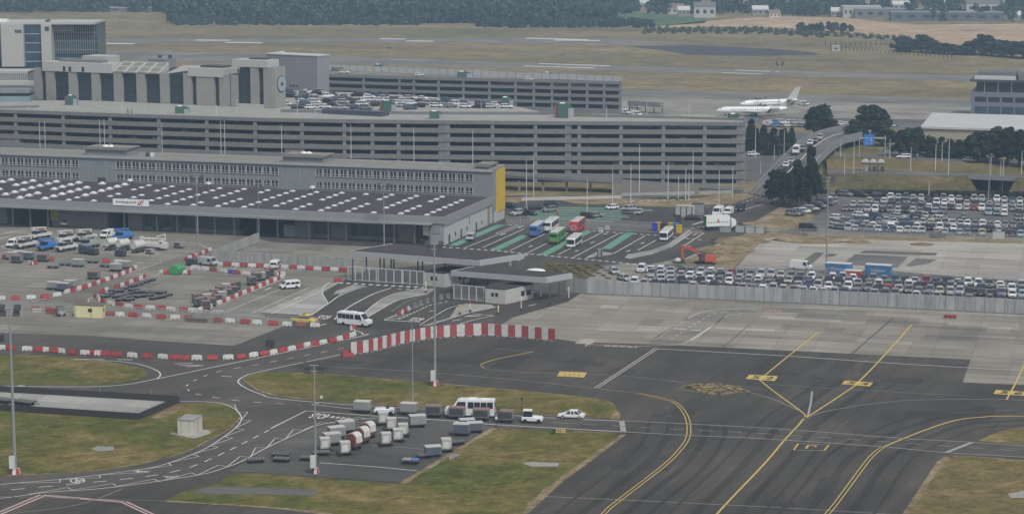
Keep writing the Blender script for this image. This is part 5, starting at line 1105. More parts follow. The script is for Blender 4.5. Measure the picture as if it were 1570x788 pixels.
hs_ = [(1080, 27, 16, 9, 8), (1088, 19, 12, 8, 6), (990, 15, 10, 8, 5), (1012, 13, 12, 8, 5), (1036, 22, 12, 8, 5), (1048, 24, 9, 8, 4), (1125, 11, 26, 10, 5), (1150, 16, 10, 8, 5), (1165, 23, 12, 8, 4), (1212, 13, 20, 8, 3), (1255, 14, 12, 8, 3), (1283, 26, 9, 8, 4), (1100, 5, 30, 12, 5), (905, 2, 22, 10, 4), (935, 5, 18, 9, 4), (960, 7, 12, 8, 4), (1420, 8, 10, 8, 3), (1446, 9, 10, 8, 3), (1505, 20, 26, 10, 7), (1186, 27, 9, 7, 3), (745, 17, 9, 8, 5), (752, 3, 12, 8, 5), (1320, 10, 14, 8, 4), (1380, 15, 14, 8, 4), (1475, 6, 14, 8, 4), (1545, 8, 16, 9, 4), (1564, 30, 12, 8, 3)]
for i, (px, py, wd, dp, h) in enumerate(hs_):
    house('pale far house among the trees on the horizon, %s of them counted leftwards' % ORD(i + 1) if False else 'small far house %s' % ('with a pale sheet roof' if i % 3 == 2 else 'with a brown roof' if i % 3 == 1 else 'with a grey roof') + ' among the horizon trees, %s from the left' % ORD(sorted(h_[0] for h_ in hs_).index(px) + 1), px, py, wd, dp, h, rt[i % 3], wt[i % 3 if i else 0], random.uniform(-.3, .3))
house('long white low warehouse with a flat roof far beyond the stubble field, left part', 1320, 27, 28, 18, 8, off_white, off_white, -.05, 'warehouse', 8)
house('long grey low warehouse far beyond the stubble field, middle part', 1372, 28, 60, 18, 6.5, panel_wall, wall_grey, -.08, 'warehouse', 8)
house('long grey low warehouse far beyond the stubble field, right part', 1450, 32, 80, 18, 6, panel_wall, mat('shed_dark', (.1, .11, .13), .7), -.08, 'warehouse', 8)
house('white boxes shed at the foot of the wood, behind the runway', 351, 24, 12, 5, 3, off_white, off_white, 0, 'warehouse', 3)
house('small white shed at the foot of the wood, right of the boxes shed', 368, 25, 8, 5, 3, off_white, off_white, 0, 'warehouse', 2)
house('small white hut on the airfield grass near the post fence', 1281, 78.5, 4.5, 3.5, 2.6, off_white, off_white, 0, 'warehouse', 1)
house('small pale shed at the edge of the wood near the gap', 522, 33, 10, 5, 2.2, off_white, wall_grey, 0, 'warehouse', 1)
house('low pale hangar roofs on the left horizon', 190, 18, 45, 10, 3.0, off_white, wall_grey, 0, 'warehouse', 4)
house('tiny pale shed beside the gap in the wood', 703, 32, 8, 5, 2.4, off_white, wall_grey, 0, 'warehouse', 1)

# ================================================================== VEHICLES
PAINT = {n: mat('paint_' + n, c, .3, .15 if n in ('silver', 'grey') else 0, var=0) for n, c in dict(white=(.68, .69, .70), silver=(.43, .44, .46), grey=(.20, .21, .22), black=(.022, .023, .026), blue=(.05, .08, .14), red=(.30, .03, .03), pale_blue=(.28, .36, .44), beige=(.42, .40, .33)).items()}
def ring8(x, hw, z0, z1, c=.12): return [(x, -hw + c, z0), (x, hw - c, z0), (x, hw, z0 + c), (x, hw, z1 - c), (x, hw - c * 1.3, z1), (x, -hw + c * 1.3, z1), (x, -hw, z1 - c), (x, -hw, z0 + c)]
def wheel_mesh(mb, x, y, r, wd, m=0): s = 1 if y > 0 else -1; mb.tube((x, y - s * wd, r), (x, y, r), r, n=12, m=m)
def frustum(mb, x0, x1, x2, x3, z0, z1, w0, w1, m=0): mb.hexa([(x0, -w0, z0), (x3, -w0, z0), (x3, w0, z0), (x0, w0, z0)], [(x1, -w1, z1), (x2, -w1, z1), (x2, w1, z1), (x1, w1, z1)], m)
def car(kind, detail=False, name='parked_car'):
    L, W2, H, hood, gl = dict(hatch=(4.0, .88, 1.5, .30, (-.47, -.36, .10, .27)), sedan=(4.5, .89, 1.45, .30, (-.36, -.22, .06, .22)), estate=(4.6, .89, 1.5, .30, (-.48, -.42, .08, .24)), suv=(4.6, .93, 1.75, .28, (-.48, -.42, .08, .22)), mpv=(4.3, .92, 1.82, .2, (-.48, -.44, .14, .33)))[kind]
    root = T(name, 'car', 'car'); mb = MB(); zb = .30; zs = H * .62
    st = [(-.5, W2 - .1, zb + .15, zs - .12 if kind != 'sedan' else zs - .08), (-.485, W2 - .03, zb, zs), (-.3, W2, zb, zs + .02), (.2, W2, zb, zs), (.30, W2, zb, zs - .04), (.44, W2 - .05, zb, zs - .20), (.49, W2 - .15, zb, zs - .32), (.5, W2 - .22, zb + .1, zs - .4)]
    mb.loft([ring8(x * L, w_, a, b) for x, w_, a, b in st])
    g = [q * L for q in gl]
    mb.hexa([(g[1] - .05, -W2 + .24, H - .07), (g[2] + .05, -W2 + .24, H - .07), (g[2] + .05, W2 - .24, H - .07), (g[1] - .05, W2 - .24, H - .07)], [(g[1] + .1, -W2 + .3, H), (g[2] - .12, -W2 + .3, H), (g[2] - .12, W2 - .3, H), (g[1] + .1, W2 - .3, H)])
    for s in (-1, 1):                     # pillars
        for xa, xb in ((g[0], g[1]), (g[3], g[2]), (.0, .0), ((g[0] + 0) / 2 + .1, g[1] / 2 + .1)):
            mb.hexa([(xa - .05, s * (W2 - .06) - .03, zs), (xa + .06, s * (W2 - .06) - .03, zs), (xa + .06, s * (W2 - .06) + .035, zs), (xa - .05, s * (W2 - .06) + .035, zs)], [(xb - .05, s * (W2 - .25) - .03, H - .04), (xb + .06, s * (W2 - .25) - .03, H - .04), (xb + .06, s * (W2 - .25) + .035, H - .04), (xb - .05, s * (W2 - .25) + .035, H - .04)])
    for s in (-1, 1): mb.box((.24 * L, s * (W2 + .08), zs + .05), (.12, .2, .14))
    if detail:
        mb.build('body', PAINT['white'], root)
        for x in (-.31, .30):
            for s in (-1, 1):
                q = MB(); wheel_mesh(q, 0, .001 * s, .32, .2); wo = q.build('wheel', tyre, root, (x * L, s * W2 * 1.0, 0)); q = MB(); wheel_mesh(q, 0, .004 * s, .32, .02); 
                for v_ in range(len(q.v)): q.v[v_] = (q.v[v_][0] * .58, q.v[v_][1], .32 + (q.v[v_][2] - .32) * .58)
                q.build('rim', steel, wo, (0, s * .006, 0))
        for s in (-1, 1):
            q = MB(); q.box((.485 * L, s * (W2 - .3), zs - .28), (.14, .34, .14)); q.build('headlight', headlamp, root)
            q = MB(); q.box((-.49 * L, s * (W2 - .22), zs - .15), (.1, .26, .16)); q.build('tail_light', taillamp, root)
    else:
        for x in (-.31, .30):
            for s in (-1, 1): wheel_mesh(mb, x * L, s * (W2 + .01), .31, .2, 1)
        mb.box((0, 0, .25), (L * .9, W2 * 1.7, .2), 1)
        for s in (-1, 1): mb.box((.485 * L, s * (W2 - .3), zs - .27), (.14, .32, .13), 2); mb.box((-.49 * L, s * (W2 - .2), zs - .13), (.08, .26, .16), 3)
        mb.box((.497 * L, 0, zs - .35), (.06, .8, .14), 1); mb.box((-.5 * L - .01, 0, zs - .3), (.03, .5, .12), 2)
        mb.build('body', [PAINT['white'], tyre, headlamp, taillamp], root)
    q = MB(); frustum(q, *g, zs - .02, H - .05, W2 - .07, W2 - .26); q.build('windows', glass_dark, root)
    return proto(root)
CARS = {k: car(k) for k in ('hatch', 'sedan', 'estate', 'suv', 'mpv')}
def van(L=5.2, H=2.0, W2=.95, name='van', wins=1, minibus=False, nose=.24, roofm=None):
    root = T(name, 'van', 'van'); mb = MB(); zs = H * .52; hx = L / 2
    prof = [(-hx, .35), (hx - .1, .35), (hx, .55), (hx - .05, zs - .1), (hx - nose * L * .55, zs + .08), (hx - nose * L, H - .18), (hx - nose * L - .35, H - .02), (-hx + .1, H), (-hx, H - .12)]
    mb.loft([[(x, y * (1 if z < zs + .2 else .92), z) for x, z in prof] for y in (-W2, W2)]); mb.build('body', PAINT['white'], root)
    q = MB(); q.hexa([(hx - nose * L * .53, -W2 * .86, zs + .11), (hx - nose * L * .5, -W2 * .86, zs + .14), (hx - nose * L * .5, W2 * .86, zs + .14), (hx - nose * L * .53, W2 * .86, zs + .11)], [(hx - nose * L - .02, -W2 * .84, H - .22), (hx - nose * L + .03, -W2 * .84, H - .2), (hx - nose * L + .03, W2 * .84, H - .2), (hx - nose * L - .02, W2 * .84, H - .22)]); q.build('windscreen', glass_dark, root)
    for s in (-1, 1):
        q = MB(); y = s * W2 * .985; q.hexa([(hx - nose * L * 1.75, y - .03, zs + .05), (hx - nose * L * .8, y - .03, zs + .05), (hx - nose * L * .8, y + .03, zs + .05), (hx - nose * L * 1.75, y + .03, zs + .05)], [(hx - nose * L * 1.75, y * .95 - .03, H - .3), (hx - nose * L * 1.08, y * .95 - .03, H - .3), (hx - nose * L * 1.08, y * .95 + .03, H - .3), (hx - nose * L * 1.75, y * .95 + .03, H - .3)]); q.build('side_window', glass_dark, root)
        if wins > 1:
            xr = hx - nose * L * 1.85; wd = (xr + hx - .25) / (wins - 1)
            for k in range(wins - 1): q = MB(); x0 = -hx + .2 + k * wd; q.hexa([(x0, y - .03, zs + .05), (x0 + wd - .08, y - .03, zs + .05), (x0 + wd - .08, y + .03, zs + .05), (x0, y + .03, zs + .05)], [(x0, y * .95 - .03, H - .32), (x0 + wd - .08, y * .95 - .03, H - .32), (x0 + wd - .08, y * .95 + .03, H - .32), (x0, y * .95 + .03, H - .32)]); q.build('side_window', glass_dark, root)
        q = MB(); q.box((hx - .03, s * (W2 - .22), zs - .28), (.1, .28, .2)); q.build('headlight', headlamp, root)
        q = MB(); q.box((-hx - .01, s * (W2 - .12), zs - .05), (.06, .16, .5)); q.build('tail_light', taillamp, root)
        q = MB(); q.box((hx - nose * L * .85, s * (W2 + .14), zs + .1), (.12, .22, .26)); q.build('mirror', steel_dk, root)
        for x in (-hx + L * .2, hx - L * .17): q = MB(); wheel_mesh(q, 0, .001 * s, .35, .22); q.build('wheel', tyre, root, (x, s * W2 * 1.0, 0))
    q = MB(); q.box((-hx - .01, 0, H * .72), (.04, W2 * 1.5, H * .26)); q.build('rear_window', glass_dark, root)
    q = MB(); q.box((hx + .01, 0, .5), (.1, W2 * 1.8, .22)); q.box((-hx - .02, 0, .5), (.1, W2 * 1.8, .18)); q.build('bumper', steel_dk, root)
    if minibus: q = MB(); q.box((-.4, 0, H + .08), (1.3, .9, .16), top=.9); q.box((-2.2, 0, H + .06), (.9, .8, .12), top=.9); q.build('roof_unit', white_paint, root)
    return proto(root)
VAN = van(5.0, 2.0, .93); VANW = van(4.4, 1.85, .9, wins=3, nose=.26); SPR = van(7.2, 2.7, 1.0, wins=5, minibus=True, nose=.24); SPV = van(6.2, 2.6, 1.0, nose=.2); MPV = van(4.8, 1.95, .95, wins=3, nose=.2)
def bus(city, name):
    L, H, W2 = 12.0, 3.35 if not city else 3.0, 1.27; root = T(name, 'bus', 'bus'); mb = MB(); hx = L / 2
    mb.loft([ring8(-hx, W2 - .12, .45, H - .15, .15), ring8(-hx + .12, W2, .35, H, .15), ring8(hx - .25, W2, .35, H, .15), ring8(hx, W2 - .12, .45, H - .3, .15)]); mb.build('body', PAINT['white'], root)
    zs = 1.15 if city else 1.5
    for s in (-1, 1):
        n = 6
        for k in range(n): q = MB(); x0 = -hx + .6 + k * (L - 1.2) / n; q.box((x0 + (L - 1.2) / n / 2 - .04, s * (W2 + .005), (zs + H - .5) / 2), ((L - 1.2) / n - .08, .03, H - .5 - zs)); q.build('side_window', glass_dark, root)
        for x in (-hx + 3.0, hx - 2.7): q = MB(); wheel_mesh(q, 0, .001 * s, .48, .3); q.build('wheel', tyre, root, (x, s * (W2 + .02), 0))
        q = MB(); q.box((-hx - .01, s * (W2 - .25), 1.0), (.06, .2, .4)); q.build('tail_light', taillamp, root); q = MB(); q.box((hx + .0, s * (W2 - .35), .85), (.08, .4, .25)); q.build('headlight', headlamp, root)
    q = MB(); q.box((-hx - .005, 0, H - .95), (.05, W2 * 1.6, .85)); q.build('rear_window', glass_dark, root)
    q = MB(); q.box((hx + .005, 0, H - 1.15), (.05, W2 * 1.75, 1.35)); q.build('windscreen', glass_dark, root)
    q = MB(); q.box((-.5, 0, H + .14), (2.6, 1.5, .22), top=.92); q.box((3, 0, H + .05), (.8, .8, .1)); q.build('roof_unit', off_white, root)
    q = MB(); q.box((0, 0, H + .012), (L * .97, W2 * 1.8, .04)); q.build('roof', cart_top, root)
    q = MB(); q.box((-hx - .03, 0, .6), (.1, W2 * 1.9, .3)); q.build('bumper', steel_dk, root)
    return proto(root)
COACH = bus(False, 'coach'); CITY = bus(True, 'city_bus')
# ---- parked-car lots
cars = []      # x, y, z, rz, kind, colour, label
PAL = ['silver'] * 18 + ['grey'] * 20 + ['black'] * 14 + ['white'] * 11 + ['blue'] * 5 + ['pale_blue', 'pale_blue', 'red', 'beige', 'beige']
KW = dict(hatch='hatchback', sedan='saloon', estate='estate', suv='off-roader', mpv='people carrier')
def addcar(p, rz, lab, kind=None, colr=None, group=None):
    kind = kind or random.choice(['hatch', 'hatch', 'sedan', 'estate', 'estate', 'suv', 'mpv']); colr = colr or random.choice(PAL)
    cars.append((p, rz, kind, colr, ('%s %s, ' % (colr.replace('_', ' '), KW[kind])) + lab, group))
def row(a, b, n, z, ang, lab, group, skip=(), jit=.25, miss=0.0, flip=True):
    A, B = G(a[0], a[1], z), G(b[0], b[1], z); k = 0
    for i in range(n):
        if i in skip or random.random() < miss: continue
        p = A.lerp(B, (i + .5) / n); k += 1; h = ang + random.uniform(-.03, .03) + (math.pi if flip and random.random() < .3 else 0)
        addcar(p + Vector((random.uniform(-.1, .1), random.uniform(-jit, jit), 0)), h, lab % ORD(k), group=group)
random.seed(21)
V = SITE - R(90) + R(3)       # nose towards the camera, square to the rows
GL = 'cars packed behind the concrete wall'
for nm, pa, pb, n, ms in (('farthest', (976, 416), (1640, 445), 42, .04), ('second', (992, 423.5), (1640, 451.5), 42, .04), ('third', (992, 430.3), (1640, 458.6), 42, .03), ('nearest', (965, 436.6), (1640, 467), 43, .1)):
    row(pa, pb, n, .06, V, '%s from the left in the ' + nm + ' row behind the concrete wall', GL, miss=ms)
GU = 'cars packed in the small car park by the hedge'
for nm, a, b, n, sk in (('first', (1360, 305), (1640, 312), 22, ()), ('second', (1327, 311), (1640, 319), 25, ()), ('third', (1303, 316.5), (1640, 326), 27, ()), ('fourth', (1290, 323), (1640, 333), 28, (14, 15, 16, 17, 18, 22)), ('fifth', (1400, 333), (1640, 339), 19, (2, 4, 5, 7, 8, 9, 10, 11, 12)), ('sixth', (1308, 340), (1640, 351), 27, (24,)), ('seventh', (1300, 347), (1640, 359), 28, ()), ('eighth', (1295, 352.5), (1640, 365), 28, (11, 14, 17, 19, 20))):
    row(a, b, int(n * 1.1), .03, V, '%s from the left in the ' + nm + ' row from the hedge', GU, sk)
for i, (px, py, dx, dy, c) in enumerate(((1296, 301, 10, 1, 'grey'), (1320, 302, 10, 1, 'black'), (1348, 302, 10, 0, 'black'), (1277, 305, 3, 4, 'grey'), (1272, 310, 3, 4, 'white'))): addcar(G(px, py, .03), ANG(px, py, dx, dy), 'parked by the hedge corner, %s from the left' % ORD(i + 1) if i < 3 else 'parked near the pines and the hedge corner', 'suv' if i < 2 else 'estate', c)
for i in range(11): px, py = 1216 + i * 5.6, 331 - i * 1.9 + (1.2 if i % 2 else 0); addcar(G(px, py, .05), ANG(px, py, 8, .5), '%s from the left in the slanting line beside the pine clump' % ORD(i + 1), None, ['grey', 'black', 'silver', 'white', 'grey', 'silver', 'black', 'grey', 'black', 'blue', 'grey'][i])
for i, (px, py) in enumerate(((1285, 337), (1289, 345), (1320, 333), (1345, 334), (1378, 335), (1408, 337), (1443, 340), (1292, 352), (1283, 350), (1300, 342))): addcar(G(px, py, .03), ANG(px, py, 10, .8), 'parked across the lane in the small car park, %s of ten' % ORD(i + 1), 'suv' if i == 6 else 'estate')
addcar(G(1438, 364, .03), ANG(1438, 364, 10, -1), 'standing at the near edge of the small car park, beside the fence', 'estate', 'black')
# deck cars
DZ = 17.97
for nm, pa, pb, n in (('first', (434, 143), (520, 144.5), 4), ('second', (434, 146), (600, 148.5), 8), ('third', (436, 149.5), (660, 153), 11), ('fourth', (432, 153.5), (715, 158), 14), ('fifth', (436, 157.5), (765, 163), 16), ('sixth', (432, 161.5), (790, 166.5), 16), ('seventh', (445, 166.5), (640, 168.5), 9)):
    A_, B_ = G(pa[0], pa[1], DZ), G(pb[0], pb[1], DZ)
    for i in range(n):
        if random.random() > .1: addcar(A_.lerp(B_, (i + .5 + random.uniform(-.2, .2)) / n) + Vector((0, random.uniform(-1.5, 1.5), 0)), R(random.choice((-12, 18, -18, 165, 25)) + random.uniform(-6, 6)), '%s from the left in deck row %s from the back' % (ORD(i + 1), {'first': 'one', 'second': 'two', 'third': 'three', 'fourth': 'four', 'fifth': 'five', 'sixth': 'six', 'seventh': 'seven'}[nm]), None, random.choice(['grey', 'grey', 'silver', 'silver', 'black', 'black', 'white', 'white', 'blue']), 'cars parked on the big car park deck')
for i, (px, py) in enumerate(((516, 109), (524, 109), (532, 108), (545, 108), (492, 107), (606, 109.5), (528, 113))): addcar(G(px, py, BH - 1), R(-10), 'on the roof of the rear car park, %s of seven' % ORD(i + 1), 'estate', ['grey', 'grey', 'black', 'grey', 'black', 'black', 'white'][i])
addcar(G(643, 117, BH - 1), R(5), 'alone on the ramp of the rear car park roof', 'hatch', 'white'); addcar(G(811, 124, BH - 1), R(0), 'alone on the right part of the rear car park roof', 'hatch', 'white')
# cars on the overpass, the striped lot and far side
for i, (px, py, z, k, c) in enumerate(((1231, 230, 7.2, 'sedan', 'grey'), (1242, 222, 8, 'hatch', 'white'), (1250, 218, 8.3, 'sedan', 'grey'), (1257, 214, 8.4, 'suv', 'silver'), (1213, 249, 5.6, 'sedan', 'silver'), (1205, 256, 4.6, 'hatch', 'white'))): addcar(G(px, py, z), ANG(px, py, -10, 12, z), 'driving on the overpass, %s from its foot' % ORD([3, 4, 5, 6, 2, 1][i]), k, c)
for i, (px, py, k, c, dx, dy) in enumerate(((784, 319, 'estate', 'black', 10, 1), (797, 323, 'sedan', 'black', 10, 0), (793, 330, 'suv', 'silver', -10, 2), (822, 322, 'estate', 'black', 10, 0), (845, 317, 'mpv', 'black', 10, 0), (843, 325, 'suv', 'grey', -10, 1), (812, 330, 'sedan', 'black', 10, 1), (902, 334, 'estate', 'black', 10, 1), (914, 333, 'hatch', 'grey', 10, 0), (938, 321, 'hatch', 'white', -10, 1), (963, 324, 'suv', 'silver', -10, 1), (966, 329, 'estate', 'grey', 10, 1), (981, 328, 'hatch', 'silver', 5, -4), (1062, 337, 'sedan', 'black', 10, 0))): addcar(G(px, py, .02), ANG(px, py, dx, dy), 'standing on the green-striped lot, %s of fourteen' % ORD(i + 1), k, c)
for i in range(16): px = 1180 + (i % 8) * 10 + random.uniform(-3, 3); py = 190 + (i // 8) * 5; addcar(G(px, py, .05), R(random.choice((20, -10, 70))), 'in the far car park behind the conifers, %s of sixteen' % ORD(i + 1), None, random.choice(['white', 'white', 'silver', 'grey']))
for i in range(9): px = 1276 + (i % 5) * 6; py = 193 + (i // 5) * 4; addcar(G(px, py, .05), R(20), 'between the two largest trees, %s of nine' % ORD(i + 1), None, random.choice(['white', 'white', 'silver', 'red']))
for i, (px, py, z) in enumerate(((1357, 197, .05), (1364, 195, .05), (1370, 194, .05), (1155, 239, 0), (1163, 238, 0))): addcar(G(px, py, z), R(20), 'partly hidden behind the trees, %s of five' % ORD(i + 1), None, ['white', 'white', 'grey', 'white', 'silver'][i])
addcar(G(1385, 243, PZ), ANG(1385, 243, -10, 0, PZ), 'beside a second white car on the upper road by the pines', 'estate', 'white'); addcar(G(1397, 240, PZ), ANG(1397, 240, -10, 0, PZ), 'just behind another on the upper road by the pines', 'hatch', 'white'); addcar(G(1485, 248, PZ), ANG(1485, 248, -10, -1, PZ), 'alone on the upper road further right', 'hatch', 'silver')
addcar(G(942, 419.5, .06), ANG(942, 420, 8, 6), 'apart from the others left of the packed rows, near the kerb', 'hatch', 'silver')
addcar(G(957, 430, .06), ANG(957, 430, 8, 2), 'just showing above the left end of the concrete wall', 'hatch', 'silver')
for k_, n_ in ((3, 34), (2, 12), (5, 14)):
    for i in range(n_):
        sg_ = random.choice((1, 2, 3, 4, 5, 5, 5)); A_, B_ = pts[sg_], pts[sg_ + 1]; q = A_.lerp(B_, random.random()); q = Vector((q.x, q.y + random.uniform(3.0, 4.2), 17.92 - 2.72 * k_))
        addcar(q, R(90) + random.uniform(-.1, .1), 'half hidden behind a parapet inside the front car park', None, random.choice(['white', 'silver', 'silver', 'grey', 'red']), 'cars half hidden inside the front car park')
cars.sort(key=lambda c: (abs(c[0].x / c[0].y) > .235, c[0].y))
for i, (p, rz, k, c, lab, grp) in enumerate(cars):
    if i < 300: o = inst(CARS[k], p, rz, lab, grp or 'cars standing in the car parks', {'body': PAINT[c]})
rest = cars[300:]
if rest:                                 # those that show smallest: one mesh
    big = MB(); mi = {n: i for i, n in enumerate(PAINT)}; nP = len(PAINT); extra = [tyre, headlamp, taillamp, glass_dark]
    for p, rz, k, c, lab, grp in rest:
        M_ = Matrix.Translation(p) @ Matrix.Rotation(rz, 4, 'Z')
        for o in CARS[k].children:
            me = o.data; i0 = len(big.v); big.v += [tuple(M_ @ v.co) for v in me.vertices]
            for f in me.polygons:
                big.f.append(tuple(i0 + q for q in f.vertices)); big.m.append(nP + 3 if o.name.startswith('windows') else (mi[c] if f.material_index == 0 else nP + f.material_index - 1))
    o = big.build('parked_cars', list(PAINT.values()) + extra); tag(o, 'farthest small parked cars on the decks and lots, seen only as specks', 'cars', kind='stuff')
# ---- individual vehicles
wsed = inst(car('sedan', True, 'saloon_car'), G(876, 641), ANG(876, 641, -10, -.4), 'white four-door saloon driving on the service road by the grass', None, cat='car')
def veh(pr, px, py, dx, dy, lab, nm, cat, mats=None, z=0.05): o = inst(pr, G(px, py, z), ANG(px, py, dx, dy, z), lab, None, mats, cat=cat); o.name = nm; return o
veh(SPR, 721, 638, -10, -.2, 'white passenger minibus standing behind the grey baggage carts', 'minibus', 'minibus').scale = (1.15, 1.05, 1.12)
veh(SPR, 544, 498.5, 10, 1.0, 'white minibus with dark windows turning at the checkpoint road', 'minibus', 'minibus')
veh(VANW, 444, 442, -10, .8, 'small white van with a roof beacon on the parking lanes', 'small_van', 'van'); 
veh(MPV, 422.5, 411, 5, -4, 'white van parked at the end of the marked bays below the panel wall', 'van', 'van')
veh(VAN, 319, 406.5, 10, 1, 'small silver van parked left of the marked bays', 'van', 'van', {'body': PAINT['silver']})
veh(VANW, 722, 368, -4, 3.4, 'silver van driving beside the white end wall of the cargo building', 'van', 'van', {'body': PAINT['silver']})
veh(SPV, 1221, 235.5, -10, 12, 'white high-roof van coming down the overpass', 'high_roof_van', 'van', z=6.3)
veh(SPV, 1228, 413, 10, .8, 'white van parked left of the blue containers', 'van', 'van').scale = (.82, .82, .82); veh(SPV, 1101, 331, -5, 3, 'white van queuing behind the lorry with the green doors', 'van', 'van'); veh(VAN, 1117, 329, -5, 3, 'small white van just behind the queuing white van', 'van', 'van')
veh(VAN, 1135, 323, -5, 3, 'dark van at the tail of the queue by the soil bank', 'van', 'van', {'body': PAINT['black']}); veh(VAN, 1240, 354, 10, .6, 'black van at the gate of the small car park', 'van', 'van', {'body': PAINT['black']}); veh(VAN, 1366, 353, -3, 9, 'white van with dark windows in the small car park', 'van', 'van')
cm = {'body': blue_veh}
def busat(pr, bx, by, lab, nm, m, hd):   # bx,by = middle of the rear (or front) end that faces the camera
    d = G(835, 359) - G(781, 385); d.normalize(); p = G(bx, by, .05) + d * 6.0; k_ = (.82, .84, .84) if pr is CITY else (.86, .9, .9); p = G(bx, by, .05) + d * 6.0 * k_[0]; o = inst(pr, p, math.atan2(d.y, d.x) + R(5) + (math.pi if hd < 0 else 0), lab, None, m, cat='bus', scale=k_); o.name = nm; return o, d
busat(COACH, 815, 364, 'blue coach parked in the lanes with a white bus close behind it', 'coach', {'body': blue_veh}, 1)
busat(COACH, 836, 357, 'white coach with a pale roof parked beyond the blue coach', 'coach', None, 1)
busat(COACH, 845.5, 374.5, 'green coach parked between the blue coach and the white city bus', 'coach', {'body': mat('coach_green', (.10, .28, .07), .4, var=0)}, 1)
rc, d = busat(COACH, 877, 357.5, 'red coach with white ring emblem on its back', 'coach', {'body': red_veh}, 1)
mb = MB()
for r0, r1 in ((.82, .95), (.45, .6)):
    for k in range(20):
        a, b = k * math.pi / 10, (k + 1) * math.pi / 10; mb.face([(-6.06, r0 * math.cos(a), 1.6 + r0 * math.sin(a)), (-6.06, r1 * math.cos(a), 1.6 + r1 * math.sin(a)), (-6.06, r1 * math.cos(b), 1.6 + r1 * math.sin(b)), (-6.06, r0 * math.cos(b), 1.6 + r0 * math.sin(b))])
mb.build('emblem', off_white, rc)
for q in list(rc.children):
    if q.name.startswith('rear_window'): bpy.data.objects.remove(q)
busat(CITY, 872, 380.5, 'white city bus with dark windows parked nearest in the bus lanes', 'city_bus', None, -1); busat(CITY, 1014.5, 370, 'white city bus alone at the right end of the bus lanes', 'city_bus', None, -1)
# lorry
def lorry():
    root = T('lorry', 'white curtain-side lorry with green rear doors waiting at the road works', 'lorry', G(1083, 352.5, .05)); root.rotation_euler = (0, 0, R(14)); root.scale = (.68, .95, .95)
    mb = MB(); mb.box((4.2, 0, 2.5), (9.6, 2.5, 2.9)); t = mb.build('trailer', PAINT['white'], root)
    mb = MB(); mb.box((-.63, 0, 2.5), (.06, 2.4, 2.8)); mb.build('rear_doors', mat('door_green', (.06, .25, .08), .5), root)
    mb = MB(); mb.box((4.2, 0, .85), (9.4, 1.0, .4)); mb.build('chassis', steel_dk, root); mb = MB(); mb.box((4.2, -1.27, 2.7), (.6, .03, 1.0), top=.5); mb.build('emblem', red_plastic, t)
    mb = MB()
    for k in range(8): mb.box((.3 + k * 1.1, -1.27, 2.2), (.5, .03, .3))
    mb.build('lettering', MATS['ink'], t)
    mb = MB(); mb.loft([ring8(9.6, 1.2, .5, 2.9), ring8(11.0, 1.2, .5, 2.9), ring8(11.6, 1.15, .5, 2.5)]); mb.build('cab', PAINT['white'], root); mb = MB(); mb.box((11.25, 0, 2.3), (.9, 2.15, .6)); mb.build('windscreen', glass_dark, root)
    for x in (.8, 2.0, 7.0, 10.6):
        for s in (-1, 1): q = MB(); wheel_mesh(q, 0, .001 * s, .48, .3); q.build('wheel', tyre, root, (x, s * 1.22, 0))
lorry()
# pickup
def pickup():
    root = T('pickup_truck', 'yellow airport pickup with a red beacon bar behind the mesh fence', 'pickup', G(466, 496.5, .05), ANG(466, 497, 10, .6)); root.scale = (1.05, 1.05, 1.15); mb = MB()
    mb.loft([ring8(-2.5, .8, .5, 1.0), ring8(-2.4, .88, .4, 1.08), ring8(1.4, .9, .4, 1.1), ring8(2.4, .85, .4, .95), ring8(2.55, .75, .5, .85)]); frustum(mb, -.7, -.5, .7, 1.3, 1.6, 1.68, .7, .66); mb.build('body', mat('safety_yellow', (.68, .52, .04), .4, var=.03), root)
    q = MB(); frustum(q, -.9, -.6, .7, 1.4, 1.05, 1.62, .82, .66); q.build('windows', glass_dark, root); q = MB(); q.box((-1.65, 0, 1.10), (1.4, 1.5, .04)); q.build('load_bed', steel_dk, root); q = MB(); q.box((0, 0, 1.78), (.3, 1.2, .16)); q.build('beacon', red_plastic, root)
    for x in (-1.6, 1.6):
        for s in (-1, 1): q = MB(); wheel_mesh(q, 0, .001 * s, .37, .22); q.build('wheel', tyre, root, (x, s * .9, 0))
pickup()
# airport tractors
def tractor(lab, px, py, dx, dy, big=True):
    root = T('tow_tractor', lab, 'tractor', G(px, py, .05), ANG(px, py, dx, dy)); mb = MB(); mb.loft([ring8(-1.7, .75, .35, .95), ring8(-1.6, .85, .3, 1.0), ring8(.2, .85, .3, 1.1), ring8(1.6, .8, .3, 1.0), ring8(1.75, .7, .4, .85)]); mb.build('body', PAINT['white'], root)
    if big: q = MB(); q.box((-.75, 0, 2.05), (1.5, 1.5, .1)); q.build('cab_roof', PAINT['white'], root); q = MB(); frustum(q, -1.45, -1.35, -.1, .1, 1.05, 2.0, .74, .68); q.build('cab_glass', glass_dark, root)
    else: q = MB(); q.box((-.5, 0, 1.25), (.5, 1.0, .5)); q.build('seat', steel_dk, root)
    for x in (-1.1, 1.15):
        for s in (-1, 1): q = MB(); wheel_mesh(q, 0, .001 * s, .36, .25); q.build('wheel', tyre, root, (x, s * .86, 0))
tractor('white tow tractor with a cab pulling the grey baggage carts', 816, 647, 10, .3); tractor('small grey open tow tractor between two white carts', 590, 634.5, -10, -.2, False)

